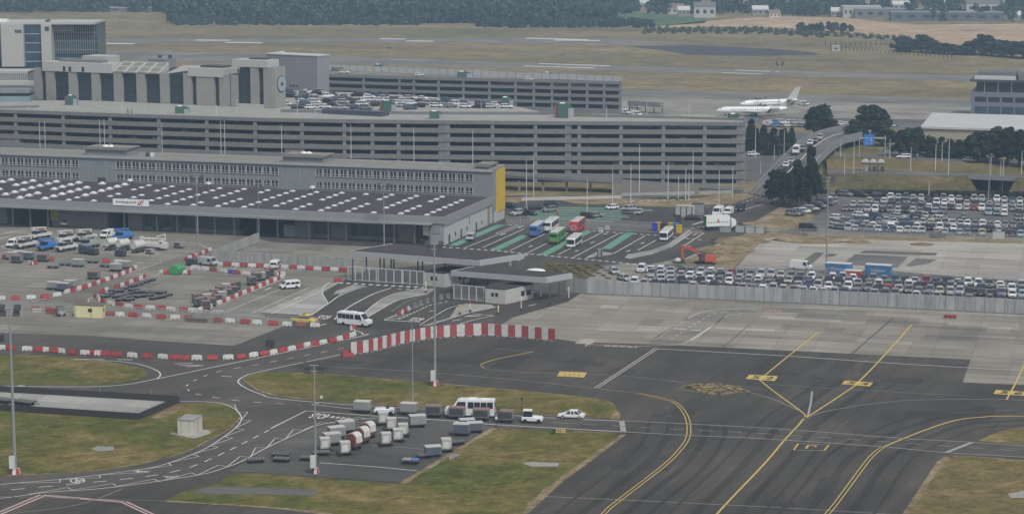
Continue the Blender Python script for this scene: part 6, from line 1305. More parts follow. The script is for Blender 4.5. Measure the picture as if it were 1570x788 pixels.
# ================================================================== GROUND SUPPORT EQUIPMENT
def chassis(root, L, m=steel_dk): q = MB(); q.box((0, 0, .75), (L * .92, 1.6, .35)); q.build('chassis', m, root)
def wheels(root, xs, r=.45, w2=1.15):
    for x in xs:
        for s in (-1, 1): q = MB(); wheel_mesh(q, 0, .001 * s, r, .3); q.build('wheel', tyre, root, (x, s * w2, 0))
W_ = mat('equipment_white', (.52, .52, .50), .5, var=.14, scale=.9)
def gse(kind, lab, px, py, dx, dy, m, sc=1.0):
    root = T('service_truck' if kind != 'tank' else 'tank_trailer', lab, 'truck' if kind != 'tank' else 'trailer', G(px, py, .05), ANG(px, py, dx, dy)); root.scale = sc if hasattr(sc, '__len__') else (sc,) * 3
    if kind == 'boom':                   # de-icing truck: cab, tank body, folded boom with a basket
        chassis(root, 8); wheels(root, (-2.4, 2.4), .5); q = MB(); q.box((-1.0, 0, 1.25), (5.6, 2.3, .75)); q.box((2.9, 0, 1.1), (2.1, 2.3, .8)); q.build('lower_body', m, root)
        q = MB(); q.box((-.6, 0, 1.95), (3.0, 1.7, .62), top=.9); q.build('tank', steel_dk if m is W_ else m, root)
        q = MB(); q.loft([ring8(1.0, 1.0, 1.6, 2.1), ring8(1.3, 1.02, 1.6, 2.45), ring8(2.2, 1.0, 1.6, 2.4), ring8(2.7, .95, 1.5, 1.8)]); q.build('cab', glass_dark, root); q = MB(); q.box((1.7, 0, 2.5), (1.2, 1.9, .12)); q.build('cab_roof', m, root)
        q = MB(); q.box((3.97, 0, 1.0), (.06, 1.7, .5)); q.build('grille', steel_dk, root)
        q = MB(); q.tube((-2.2, 0, 1.6), (-2.2, 0, 2.9), .28, n=8); q.tube((-2.4, 0, 2.95), (2.6, 0, 3.25), .2, n=6); q.build('boom', m, root)
        q = MB(); q.box((3.1, .1, 3.0), (1.0, 1.0, .9), top=1.1); q.build('basket', m, root)
        for s_ in (-1, 1): q = MB(); q.box((3.96, s_ * .95, 1.15), (.06, .3, .22)); q.build('headlight', headlamp, root)
    if kind == 'lift':                   # long truck with a stair-like lift on top
        chassis(root, 9); wheels(root, (-3.2, 2.2)); q = MB(); q.box((-1.2, 0, 1.4), (6.2, 2.3, .9)); q.box((-1.2, 0, 2.1), (5.4, .3, .5)); q.build('body', m, root)
        q = MB(); q.loft([ring8(1.9, 1.1, .6, 2.7), ring8(3.4, 1.1, .6, 2.7), ring8(4.2, 1.05, .6, 2.0)]); q.build('cab', m, root); q = MB(); q.box((3.45, 0, 2.2), (.8, 1.9, .55)); q.box((2.7, 0, 2.15), (.7, 2.24, .5)); q.build('windows', glass_dark, root)
        q = MB(); q.tube((-4.6, 0, 2.9), (3.6, 0, 3.0), .3, n=6); q.tube((-2, 0, 1.8), (-2, 0, 2.8), .25, n=6); q.tube((.6, 0, 3.5), (3.8, 0, 4.3), .28, n=6); q.tube((3.7, 0, 2.6), (3.8, 0, 4.1), .2, n=6); q.build('boom', m, root); q = MB(); q.box((-4.9, 0, 3.0), (1.0, 1.0, .9)); q.build('basket', m, root)
    if kind == 'tank':
        chassis(root, 3.6); wheels(root, (-.9, .9), .35, .95); q = MB(); q.tube((-1.7, 0, 1.7), (1.4, 0, 1.7), .85, n=12); q.build('tank', m, root, ); q = MB(); q.tube((-1.8, .1, 2.5), (1.6, .1, 2.7), .16, n=6); q.tube((1.6, 0, .7), (2.8, 0, .35), .06, n=5); q.build('hose_boom', m, root)
for i, (k, px, py, dx, dy, m, lab) in enumerate((('boom', 40, 380, -10, 1.6, W_, 'white boom truck beside the leftmost white van in the yard'), ('boom', 74, 383, -10, 1.6, blue_veh, 'blue boom truck in the left group of yard vehicles'), ('boom', 102, 384.5, -10, 1.6, W_, 'white boom truck just right of the blue one, nearest in the yard'), ('boom', 62, 366, -10, 1.4, W_, 'small white truck behind the blue boom truck'), ('boom', 103, 371, -10, 1.6, W_, 'white boom truck in the middle row of the yard'), ('boom', 132, 369, -10, 1.6, W_, 'white boom truck in front of the grey hall wall'), ('boom', 138, 380, -10, 1.6, steel, 'grey boom truck behind the dark box trailers'), ('boom', 189, 368, -10, 1.6, blue_veh, 'blue boom truck in front of the dark hall doorway'), ('lift', 238, 383, 10, .6, W_, 'long white lift truck with a raised arm at the right of the yard'))): gse(k, lab, px, py, dx, dy, m, (.76, .9, .92))
for lab, px, py in (('white tank trailer leftmost of three with a pipe on top', 170, 383), ('white tank trailer middle of three with a pipe on top', 188, 384.5), ('white tank trailer rightmost of three beside the long lift truck', 211, 387)): gse('tank', lab, px, py, -10, 2.0, W_, 1.1)
for i, (px, py, dx, dy, lab) in enumerate(((21, 378, -10, 3.5, 'small white van at the left end of the yard vehicles'), (104, 346, -10, 3, 'white van behind the others, closest to the hall wall'), (165, 364, -10, 3, 'white van with two rear windows near the dark doorway'))): veh(VAN, px, py, dx, dy, lab, 'van', 'van')
def gpu(lab, px, py, m, s=1.0, dx=10, dy=1, name='power_unit'):
    root = T(name, lab, 'trailer', G(px, py, .05), ANG(px, py, dx, dy)); root.scale = (s,) * 3; q = MB(); q.box((0, 0, 1.05), (2.6, 1.5, 1.1), top=.94); q.build('housing', m, root); q = MB(); q.tube((1.3, 0, .45), (2.2, 0, .3), .05, n=5); q.build('drawbar', steel_dk, root)
    q = MB(); q.box((0, -.76, 1.1), (1.6, .04, .6)); q.build('grille', steel_dk, root); wheels(root, (-.8, .8), .28, .75); return root
gpu('dark blue box trailer below the grey boom truck', 131, 389, mat('navy', (.04, .06, .13), .5), 1.2); gpu('dark grey generator trailer right of the navy box trailer', 143, 391, steel_dk, 1.0); gpu('dark grey generator trailer in front of the tank trailers', 185, 393, steel_dk, 1.0); gpu('small beige ground trailer under the tank trailers', 230, 389.5, beige, .8); gpu('small beige generator at the nose of the long lift truck', 274, 380, beige, .9)
gpu('dark grey generator parked against the barriers left of the silver van', 294, 407, steel_dk, 1.0)
# carts
def cart(kind, L=3.2, Wd=1.7):
    L = 2.4 if kind in ('uld', 'arch') else L
    root = T('baggage_cart', 'cart', 'cart'); q = MB(); q.box((0, 0, .52), (L, Wd, .12)); q.build('platform', steel_dk, root); q = MB(); q.tube((L / 2, 0, .45), (L / 2 + 1.0, 0, .3), .05, n=5); q.build('drawbar', steel_dk, root); wheels(root, (-L * .32, L * .32), .24, Wd / 2 - .1)
    if kind == 'dolly':
        q = MB()
        for k in range(5): q.box((-L / 2 + (k + .5) * L / 5, 0, .60), (L / 5 * .55, Wd * .92, .03))
        q.build('rollers', mat('roller_grey', (.15, .155, .16), .6), root)
    if kind in ('white', 'grey', 'blue'):
        m = dict(white=cart_body, grey=mat('cart_grey', (.20, .20, .21), .7), blue=mat('cart_slate', (.13, .15, .185), .6))[kind]
        q = MB(); q.box((0, 0, 1.30), (L * .96, Wd * .96, 1.35)); q.build('body', m, root); q = MB(); q.box((0, 0, 2.02), (L, Wd, .07)); q.build('roof', cart_top if kind != 'grey' else mat('cart_roof_pink', (.24, .15, .14), .7), root)
        q = MB()
        for s in (-1, 1): q.box((0, s * Wd * .485, 1.3), (L * .88, .03, 1.1))
        q.build('curtain', mat('curtain_grey', (.22, .225, .23), .7) if kind == 'white' else steel_dk if kind == 'grey' else mat('curtain_blue', (.075, .09, .125), .7), root)
    if kind == 'uld':
        q = MB(); q.xprof([(-.78, .6), (.45, .6), (.78, 1.0), (.78, 2.15), (-.78, 2.15)], -.74, .74); q.build('container', mat('container_alloy', (.36, .36, .34), .5, var=.22, scale=1.5), root); q = MB(); q.box((0, 0, 2.18), (1.6, 1.5, .05)); q.build('top', cart_top, root); q = MB(); q.box((-.1, -.755, 1.3), (.9, .02, 1.0)); q.build('door', steel_lt, root)
    if kind == 'arch':
        pr = [(-.8, .6), (.8, .6), (.8, 1.5)] + [(.8 * math.cos(t), 1.5 + .75 * math.sin(t)) for t in (.4, .8, 1.2, 1.57, 1.94, 2.34, 2.74)] + [(-.8, 1.5)]
        q = MB(); q.loft([[(x, p[0], p[1]) for p in pr] for x in (-1.1, 1.1)]); q.build('cover', mat('arch_brown', (.16, .06, .05), .7), root)
        q = MB(); q.loft([[(x, p[0] * 1.1, .6 + (p[1] - .6) * 1.06) for p in [(.8, .95)] + pr[3:-1] + [(-.8, .95)]] for x in (-.7, 1.15)]); q.build('white_hood', white_matte, root)
    return proto(root)
CK = {k: cart(k) for k in ('dolly', 'white', 'grey', 'blue', 'uld', 'arch')}
def put(k, px, py, dx, dy, lab, grp=None, s=1.0, nm=None, cat=None):
    o = inst(CK[k], G(px, py, .06), ANG(px, py, dx, dy), lab, grp, scale=s, cat=cat)
    if nm: o.name = nm
    return o
for i, (k, px, py, dx, dy, lab, nm) in enumerate((
    ('dolly', 393, 708, 10, -.5, 'flat dolly leftmost in the trolley yard', 'dolly'), ('dolly', 431, 700, -10, -.5, 'flat dolly, further of the pair near the left line', 'dolly'), ('dolly', 432, 707, -10, -.5, 'flat dolly, nearer of the pair near the left line', 'dolly'), ('dolly', 474, 705, -10, -.3, 'flat dolly left of the tall mast foot', 'dolly'), ('dolly', 493, 697, 10, -.3, 'flat dolly just behind the mast foot', 'dolly'),
    ('white', 509, 682, 10, -1, 'white roofed cart behind the silver slanted container', 'baggage_cart'), ('white', 516, 672, 10, -1, 'white roofed cart in the middle of the left column', 'baggage_cart'), ('white', 530, 663, 10, -1, 'white roofed cart farthest in the left column', 'baggage_cart'), ('uld', 498, 691, 10, -.6, 'silver slanted air container next to the tall mast', 'container_dolly'),
    ('uld', 529, 697, 10, -.6, 'pale air container in front of the brown arched carts', 'container_dolly'), ('arch', 543, 688, 10, -3.2, 'brown arched cart with a white hood, nearest of three', 'arched_cart'), ('arch', 555, 679, 10, -3.2, 'brown arched cart with a white hood, middle of three', 'arched_cart'), ('arch', 564, 671, 10, -3.2, 'brown arched cart with a white hood, farthest of three', 'arched_cart'),
    ('uld', 592, 683, 10, -.4, 'plain white air container nearest in the middle of the yard', 'container_dolly'), ('uld', 610, 677, 10, -.4, 'white air container just behind the nearest one', 'container_dolly'), ('uld', 618, 669, 10, -.4, 'grey-white air container behind two others in the yard middle', 'container_dolly'), ('uld', 600, 660, 10, -.4, 'white container with a tilted flap roof', 'container_dolly'), ('uld', 587, 651, 10, -.4, 'small grey loader beside the flap-roofed container', 'container_dolly'),
    ('white', 640, 654, 10, -.6, 'open white canopy cart with hanging curtains near the service road', 'baggage_cart'), ('blue', 708, 667, -10, -.4, 'long slate-blue cart with white roof near the kerb', 'baggage_cart'), ('blue', 728, 662, 10, -.5, 'slate-blue cart with white roof, right one of the far pair', 'baggage_cart'), ('blue', 716, 657, 10, -.5, 'slate-blue cart with white roof, left one of the far pair', 'baggage_cart'), ('blue', 664, 699, 10, -.5, 'grey-blue cart with white roof nearest the kerb corner', 'baggage_cart'), ('uld', 684, 692, 10, -.5, 'short white cart just behind the nearest grey-blue cart', 'baggage_cart'), ('dolly', 700, 681, 10, -1, 'empty dolly between the blue carts at the kerb', 'dolly'), ('dolly', 652, 701, 10, -1, 'small empty dolly at the kerb corner', 'dolly'),
    ('dolly', 630, 710, -10, -.5, 'flat dolly with a blue sheet alone near the bottom line', 'dolly'), ('white', 556, 632, -10, -.5, 'white cart standing first in line on the service road', 'baggage_cart'), ('white', 627, 635, -10, -.5, 'white cart right of the small open tractor', 'baggage_cart'),
    ('grey', 665, 638.5, -10, -.4, 'grey caged cart with pinkish roof, leftmost in the train', 'baggage_cart'), ('grey', 701, 641, -10, -.4, 'grey caged cart with pinkish roof in front of the minibus nose', 'baggage_cart'), ('grey', 738, 644, -10, -.4, 'grey caged cart in front of the minibus rear', 'baggage_cart'), ('grey', 775, 646.5, -10, -.4, 'grey caged cart right behind the white tow tractor', 'baggage_cart'))):
    o = put(k, px, py, dx, dy, lab, None, (.8, 1.1, 1.15) if k == 'arch' else .98 if k == 'uld' else (.8, 1, .82) if k == 'blue' and px != 708 else (.85, 1, .98), nm, 'dolly' if nm == 'dolly' else 'container' if nm == 'container_dolly' else 'cart')
    if px == 630: mb = MB(); mb.box((-.8, 0, .70), (1.2, 1.5, .08)); mb.build('blue_sheet', blue_veh, o); mb = MB(); mb.box((.7, 0, .70), (1.6, 1.5, .06)); mb.build('white_board', beige, o)
random.seed(31)
dl = [(162, 456), (168, 452), (175, 447), (183, 448), (190, 444), (179, 456), (187, 455), (196, 452), (192, 458), (203, 456), (186, 461), (199, 461), (205, 446), (213, 449), (222, 449), (231, 450), (240, 450), (248, 450), (228, 454), (237, 459), (247, 457), (256, 454), (204, 440), (212, 437), (221, 434), (231, 431), (215, 456)]
for i, (px, py) in enumerate(dl): put('dolly', px, py, 10, -1.5 + random.uniform(-1, 1), 'dark flat dolly in the cluster inside the barriers, %s of twenty-seven' % ORD(i + 1), 'dark dollies clustered inside the barriers', (.78, .85, .9), 'dolly', 'dolly')
ul = [(302, 464), (305, 470), (311, 468), (317, 464), (323, 462), (315, 474), (324, 470), (333, 465), (340, 460), (348, 456), (357, 452), (330, 457), (338, 452), (346, 448), (354, 446), (362, 444), (386, 437), (394, 431), (400, 430), (406, 427), (413, 423)]
for i, (px, py) in enumerate(ul):
    o = put('grey' if i % 5 != 3 else 'white', px, py, 10, -1.0, 'dark caged cart in the slanting double line beside the barriers, %s of twenty-one' % ORD(i + 1), 'caged carts lined up beside the diagonal barriers', (.62, .8, .95), 'caged_cart', 'cart')
fl = [(26, 403, 'grey', 'small grey cart among the barriers at the far left yard'), (19, 398, 'white', 'white-roofed cart at the far left behind the barriers'), (29, 396, 'white', 'second white-roofed cart at the far left behind the barriers'), (43, 398, 'blue', 'dark blue cart at the far left behind the barriers'), (66, 401, 'grey', 'grey cart left of the red barrier in the far yard'), (81, 411, 'dolly', 'flat pale dolly left of the white kiosk cart'), (100, 407, 'dolly', 'flat pale dolly just left of the white kiosk cart'), (120, 409, 'white', 'tall white kiosk cart in the middle of the far yard'), (142, 403, 'dolly', 'lone grey dolly in the middle of the far yard'), (144, 428, 'grey', 'grey metal box cart beside the diagonal barriers'), (82, 444, 'white', 'long grey cart with a white roof near the left barriers'), (98, 446, 'blue', 'grey cart overlapping the long white-roofed one'), (108, 442, 'white', 'grey cart farthest right of the white-roofed trio'), (178, 416, 'white', 'white and red cart at the end of the diagonal barriers'), (192, 412, 'white', 'second white and red cart near the yard road'), (162, 409, 'dolly', 'low grey dolly near the end of the diagonal barriers')]
for px, py, k, lab in fl: put(k, px, py, 10, .4, lab, None, (.85, .9, .9), 'baggage_cart' if k != 'dolly' else 'dolly', 'cart' if k != 'dolly' else 'dolly')
for i, px in enumerate((5, 38)): put('dolly', px, 617 + i * 3, 10, 1.2, 'dark flat dolly inside the fenced compound, %s' % ('left of the mast' if i == 0 else 'right of the mast'), None, 1.2, 'dolly', 'dolly')

# ================================================================== BARRIERS
def barrier(m):
    root = MB(); root.loft([[(x, -.27, 0), (x, .27, 0), (x, .24, .35), (x, .13, .85), (x, -.13, .85), (x, -.24, .35)] for x in (-.98, .98)]); root.box((0, 0, .9), (1.5, .12, .1)); root.box((-.5, 0, .1), (.34, .6, .14), 1); root.box((.5, 0, .1), (.34, .6, .14), 1); o = root.build('barrier', [m, steel_dk]); COL.objects.unlink(o); return o
BAR = {'red': barrier(red_plastic), 'white': barrier(white_matte), 'faded red': barrier(brown_plastic), 'blue': barrier(blue_plastic)}
def bar(c, px, py, ang, lab, grp, s=1.0):
    o = BAR[c].copy(); COL.objects.link(o); o.location = G(px, py, .06); o.rotation_euler = (0, random.uniform(-.015, .015), ang); o.scale = (s, 1, 1); tag(o, lab, 'barrier', grp)
def barline(px, cols_, lab, grp, n=None, s=1.0):
    P = px
    if n:
        W_2 = [G(*p) for p in px]; L = [0]
        for a, b in zip(W_2, W_2[1:]): L.append(L[-1] + (b - a).length)
        Q = []
        for i in range(n):
            t = L[-1] * i / (n - 1); j = max(k for k in range(len(L)) if L[k] <= t + 1e-6); j = min(j, len(W_2) - 2); Q.append(W_2[j].lerp(W_2[j + 1], (t - L[j]) / (L[j + 1] - L[j])))
    else: Q = [G(*p) for p in px]
    for i, q in enumerate(Q):
        a, b = Q[max(i - 1, 0)], Q[min(i + 1, len(Q) - 1)]; c = cols_[i % len(cols_)] if isinstance(cols_, (list, tuple)) else cols_
        o = BAR[c].copy(); COL.objects.link(o); o.location = (q.x, q.y, .06); o.rotation_euler = (0, 0, math.atan2(b.y - a.y, b.x - a.x) + random.uniform(-.14, .14)); o.scale = (s, 1, random.uniform(.96, 1.04)); tag(o, c + ' plastic barrier, ' + lab % ORD(i + 1), 'barrier', grp)
g1 = 'red and white barriers along the lower road'
barline([(-14, 535.5), (1, 536), (16.5, 536.5), (42, 538), (59, 539), (69, 539.3), (83, 540.5), (93, 541), (111, 543), (131, 543.8), (140, 544.3), (153, 545), (162, 545.4), (180, 546.5), (203, 548), (226, 549), (250, 550), (268, 551.4), (283, 551.8), (302, 552), (326, 552), (350, 551), (370, 550), (388.6, 547.5), (405.6, 545), (419, 543), (433, 540), (447, 538), (459, 535), (470.6, 532), (483, 530), (495, 528), (509.6, 525), (520, 522.5), (530, 520), (540, 517)],
        ['red', 'white', 'red', 'white', 'red', 'white', 'red', 'white', 'red', 'white', 'red', 'white', 'red', 'red', 'white', 'red', 'white', 'red', 'red', 'white', 'red', 'white', 'red', 'white', 'red', 'white', 'red', 'white', 'red', 'white', 'red', 'white', 'red', 'white', 'red', 'white'], '%s from the left along the lower road', g1)
g2 = 'barriers standing behind the mesh fence'
barline([(-10, 471), (2, 473), (55, 476), (75, 477), (169, 484), (184, 485), (204, 486), (225, 487), (247, 489), (269, 489.6), (289, 490), (334, 494), (353, 495), (376, 496.5), (394, 497.5), (419, 499), (440, 500), (462, 501), (483, 501.6)], ['red', 'faded red', 'red', 'red', 'faded red', 'white', 'red', 'white', 'red', 'white', 'faded red', 'faded red', 'white', 'red', 'white', 'red', 'white', 'faded red', 'white'], '%s from the left behind the mesh fence', g2)
g3 = 'barriers around the inner yard'
barline([(146, 457), (151, 461), (158, 465), (170, 468), (183, 470.5), (197, 473), (212, 473.6), (230.6, 475), (247.6, 475.6), (262, 477), (281.5, 478), (295.5, 479)], ['red', 'white'], '%s from the left along the front of the inner yard', g3)
barline([(306.5, 477.5), (338, 466), (380, 449), (432, 427)], ['white', 'red'], '%s from the bottom on the diagonal beside the caged carts', g3, 21)
barline([(103, 450), (130, 443), (166, 430.5), (198, 418.5), (207, 413)], ['white', 'red'], '%s from the bottom on the left diagonal', g3, 17)
barline([(157, 450), (163, 447), (180, 442), (187, 440), (195, 437), (201, 435), (209, 432), (216, 429.5), (221, 427)], ['red', 'white'], '%s from the bottom beside the dark dollies', g3)
barline([(87, 455), (69, 457.5), (48, 459), (24, 460), (2, 460)], ['white', 'red'], '%s from the right on the far left road edge', g3)
barline([(303, 405.5), (311, 406), (336, 407.7), (348.5, 408.2), (361.5, 408.8), (374, 409.4), (386.6, 410), (399, 410.5), (411, 411), (424, 411.4), (437, 412), (449.5, 412.6), (462, 413.3), (475, 414.3), (487, 415), (500, 415.6), (513, 416.2), (525.6, 416.8)], ['white', 'red'], '%s from the left in the row below the panel wall', g3)
barline([(301, 413), (315, 415), (327, 416), (342, 418), (356, 420), (362, 420.6), (377.5, 422), (393, 424)], ['white', 'white', 'faded red', 'white', 'blue', 'faded red', 'white', 'red'], '%s from the left in the row under the parking bays', g3)
barline([(321, 386), (285, 400)], ['white', 'red'], '%s from the top on the short slope beside the slanting wall', g3, 8)
barline([(432, 426), (428, 422), (424, 423), (434, 423)], ['red', 'red', 'white', 'white'], '%s in the bunch at the top of the diagonal', g3, s=.6)
barline([(250, 420), (257, 421), (280, 420), (290, 421), (294, 413)], ['white', 'red', 'white', 'red', 'white'], '%s around the green container', g3)
barline([(7, 397), (17, 399), (47, 406), (52, 406), (77, 400), (163, 403), (182, 404)], ['red', 'white', 'white', 'red', 'red', 'red', 'white'], '%s from the left, scattered in the far yard', g3)
barline([(518, 432)], ['red'], '%s one, alone at the left of the gates', g3); barline([(542, 505), (538, 506), (543, 512)], ['red', 'white', 'white'], '%s in the bunch by the turning minibus', g3, s=.6)
barline([(530, 545), (536, 543.5)], ['red', 'red'], '%s at the left foot of the striped hoarding', g3); barline([(534, 548)], ['red'], '%s, nearest at the foot of the striped hoarding', g3)
barline([(612, 484), (617, 481.5), (622, 479), (626, 477)], ['red', 'white'], '%s of four on the hatched island at the checkpoint', g3, s=.55)
# striped hoarding
P = [G(*p) for p in ((538, 545), (565, 541), (620, 527), (660, 520), (700, 517), (738, 515), (800, 518.5), (851, 524))]; hr = T('striped_hoarding', 'tall hoarding of red and white panels curving beside the taxiway', 'hoarding', P[0]); i = 0
for a, b, step in zip(P, P[1:], (1.35, 1.35, 1.35, 1.4, 1.5, 1.5, 1.55)):
    fr = seg_frame(a, b); n = max(1, round(fr[3] / step))
    for k in range(n):
        s0, s1 = fr[3] * k / n, fr[3] * (k + 1) / n; mb = MB(); fbox(mb, fr, s0 + .03, s1 - .03, -.12, .1, .25, 2.55); cbuild(mb, 'panel', MATS.get('hoarding_red') or mat('hoarding_red', (.30, .06, .06), .6, var=.12) if i % 2 else white_matte, hr, P[0]); i += 1
        mb = MB(); fbox(mb, fr, s0 + .2, s1 - .2, -.4, .4, 0.0, .24); cbuild(mb, 'foot', wall_grey, hr, P[0])
# concrete barrier wall at the checkpoint
cbx = [(636, 472), (645, 468.5), (655, 464.5), (665, 461.5), (676, 459), (687, 457)]
for i, (px, py) in enumerate(cbx): mb = MB(); mb.loft([[(x, -.3, 0), (x, .3, 0), (x, .15, .4), (x, .12, 1.1), (x, -.12, 1.1), (x, -.15, .4)] for x in (-.75, .75)]); o = mb.build('concrete_block', wall_grey); o.location = G(px, py, .06); o.rotation_euler = (0, 0, ANG(px, py, 10, -4)); tag(o, 'grey concrete block %s from the left dividing the checkpoint lanes' % ORD(i + 1), 'concrete block', 'concrete blocks between the checkpoint lanes')

# ================================================================== CABINS, CONTAINERS, OTHER THINGS
def cabin(lab, bl_, br_, back_, h, wm, rm, wins, name='site_cabin', cat='cabin', over=.12, slope=0):
    A, B, Cc = G(*bl_), G(*br_), G(*back_); Dd = A + (Cc - B); root = T(name, lab, cat, B); mb = MB(); mb.prism([(p.x, p.y) for p in (A, B, Cc, Dd)], .02, h); cbuild(mb, 'wall', wm, root, B)
    cen = (A + B + Cc + Dd) / 4; ex = [Vector((p.x, p.y)) + (Vector((p.x, p.y)) - Vector((cen.x, cen.y))).normalized() * over for p in (A, B, Cc, Dd)]; mb = MB(); mb.prism(ex, h + .002, h + .14); cbuild(mb, 'roof', rm, root, B)
    for side, s, wd, z0, z1, nm, m in wins:
        fr = seg_frame(A, B) if side == 'f' else seg_frame(B, Cc); mb = MB(); fbox(mb, fr, fr[3] * s, fr[3] * s + wd, .004, .06, z0, z1); cbuild(mb, nm, m, root, B)
    return root
cabin('pale yellow site cabin with a window and brown roof edge by the fence', (114, 486), (157, 488), (162.5, 483), 2.5, cream, mat('brown_trim', (.13, .11, .09), .8), (('f', .5, .9, 1.2, 1.9, 'window', glass_dark), ('f', .03, .12, .1, 2.4, 'trim', beige), ('f', .60, .12, .1, 2.4, 'trim', beige), ('s', .3, .9, 1.2, 1.9, 'window', glass_dark)))
cabin('small beige metal utility hut on a concrete pad in the grass', (272.5, 666), (297.5, 667.5), (310.5, 659), 2.4, mat('hut_metal', (.50, .49, .43), .6, var=.08, scale=2), mat('hut_roof', (.26, .26, .25), .8), (('s', .45, .05, .1, 2.2, 'door_gap', steel_dk), ('f', .2, .03, .1, 2.3, 'seam', beige), ('f', .7, .03, .1, 2.3, 'seam', beige)), 'utility_hut', 'hut', .1)
# green skip
root = T('waste_container', 'green hexagonal-roofed waste container between the barriers', 'container', G(272, 420, .06), ANG(272, 420, 10, -3)); mb = MB(); mb.loft([[(x, -1.1, .2), (x, 1.1, .2), (x, 1.25, 1.3), (x, .7, 2.1), (x, -.7, 2.1), (x, -1.25, 1.3)] for x in (-1.7, 1.7)]); mb.build('body', mat('skip_green', (.05, .27, .10), .5, var=.15), root); mb = MB(); mb.box((0, 0, .1), (3.2, 1.8, .18)); mb.build('skid', steel_dk, root)
mb = MB()
for x in (-1, 0, 1): mb.box((x, -1.2, .8), (.08, .12, 1.0))
mb.build('rib', green_paint2, root)
def container(lab, px, py, L, h, m, txt, dx=10, dy=.6):
    root = T('shipping_container', lab, 'container', G(px, py, .06), ANG(px, py, dx, dy)); mb = MB(); mb.box((0, 0, h / 2), (L, 2.4, h)); n = int(L / .45)
    for k in range(n): mb.box((-L / 2 + (k + .5) * L / n, -1.21, h / 2), (.2, .05, h * .86))
    mb.build('body', m, root); mb = MB(); mb.box((0, 0, h + .06), (L + .05, 2.45, .1)); mb.build('roof', steel_lt, root)
    mb = MB(); text_on(mb, txt, (-L * .28, -1.245, h * .42), (L * .56, 0, 0), (0, 0, h * .3), off=.01); mb.build('lettering', off_white, root)
    mb = MB(); mb.box((-L / 2 - .03, 0, h / 2), (.05, 2.2, h * .9)); mb.build('door', steel, root)
cblue = mat('container_blue', (.05, .155, .32), .5, var=.1); container('blue shipping container with white lettering, left one behind the red container', 1286, 420.5, 5.9, 2.6, cblue, 'Visbeen'); container('blue shipping container with white lettering, right one standing alone', 1347, 423, 5.9, 2.6, cblue, 'Visbeen'); container('low red container with pale lettering between the two blue ones', 1308.5, 424.5, 4.0, 1.5, mat('container_red', (.36, .05, .05), .5, var=.1), 'brandweer')
# site cabins and fences at the works
def boxthing(name, lab, cat, px, py, L, Wd, h, m, dx=10, dy=.5, posts=0, mp=None):
    root = T(name, lab, cat, G(px, py, .05), ANG(px, py, dx, dy)); mb = MB(); mb.box((0, 0, h / 2), (L, Wd, h)); mb.build('body', m, root); mb = MB(); mb.box((0, 0, h + .06), (L + .15, Wd + .15, .1)); mb.build('roof', mp or m, root)
    for k in range(posts): mb = MB(); mb.box((-L / 2 + L * k / max(1, posts - 1), -Wd / 2 - .06, h / 2), (.2, .1, h)); mb.build('post', steel_dk, root)
    return root
boxthing('site_cabin', 'white site cabin with four dark posts behind the bus lanes', 'cabin', 1050, 332, 4.8, 2.5, 2.9, off_white, posts=4); boxthing('site_cabin', 'grey site cabin with a dark pitched roof right of the white one', 'cabin', 1070, 329, 2.8, 2.6, 3.0, steel, mp=steel_dk)
for i, (px, py, c) in enumerate(((1009, 353, yellow_paint), (1018, 353.5, steel_dk), (1029, 354, yellow_paint), (1036, 356, blue_veh), (1041, 357, yellow_paint), (1004, 354, blue_plastic))): boxthing('stacked_crate', ('yellow', 'dark', 'yellow', 'blue', 'yellow', 'deep blue')[i] + ' crate in the stack behind the lone city bus, %s listed left to right' % ORD((2, 3, 4, 5, 6, 1)[i]), 'crate', px, py, 1.3, 1.2, 2.0 if i != 3 else 2.3, c)
boxthing('site_screen', 'pale hoarding screen right of the lorry', 'screen', 1150, 357, 8, .1, 1.7, mat('screen_blue', (.36, .40, .42), .6), posts=4); boxthing('site_screen', 'brown hoarding screen under the lorry tail', 'screen', 1112, 356, 3.0, .1, 1.5, steel)
boxthing('ticket_booth', 'dark booth on a stand between the cabins and the crates', 'booth', 1040, 345, 1.3, 1.3, 2.6, steel_dk); boxthing('white_board', 'white board lying by the bus lane entrance', 'board', 931, 352, 1.2, .4, .9, off_white); boxthing('white_board', 'small white machine by the bus lane entrance', 'machine', 921, 355, 1.2, .8, .8, off_white)
boxthing('ticket_machine', 'tan and dark ticket machines on the lane island', 'machine', 920, 394, 1.1, .7, 1.9, beige, posts=2); boxthing('ticket_machine', 'tan posts beside the wide canopy corner', 'machine', 783, 408, 1.2, .5, 1.5, beige, posts=2)
boxthing('notice_board', 'pale notice board on the right grass of the small lot', 'board', 1531, 366, 3.0, .1, 1.7, steel_lt)
boxthing('pallet_rack', 'brown stack of long planks by the mesh fence', 'stack', 301, 493, 4.4, 1.0, .6, mat('weathered_wood', (.13, .11, .09), .9)); boxthing('tool_cart', 'red metal bin left of the forklift behind the fence', 'bin', 79, 481, 1.8, 1.2, 1.1, brown_plastic); boxthing('white_board', 'low white crate behind the fence left of the red bin', 'crate', 57, 478, 1.8, 1.0, .5, off_white)
boxthing('cable_reel_box', 'dark grey box on the asphalt inside the barriers', 'box', 414, 531, 1.6, .5, 1.3, steel_dk); boxthing('crate', 'bright red bundle of chocks alone on the apron concrete', 'chocks', 1457, 487.5, 2.3, .8, .55, red_plastic, posts=3)
boxthing('bin_box', 'grey cabinet on the left edge of the fence', 'cabinet', 3, 523, .8, .5, 1.2, steel_dk)
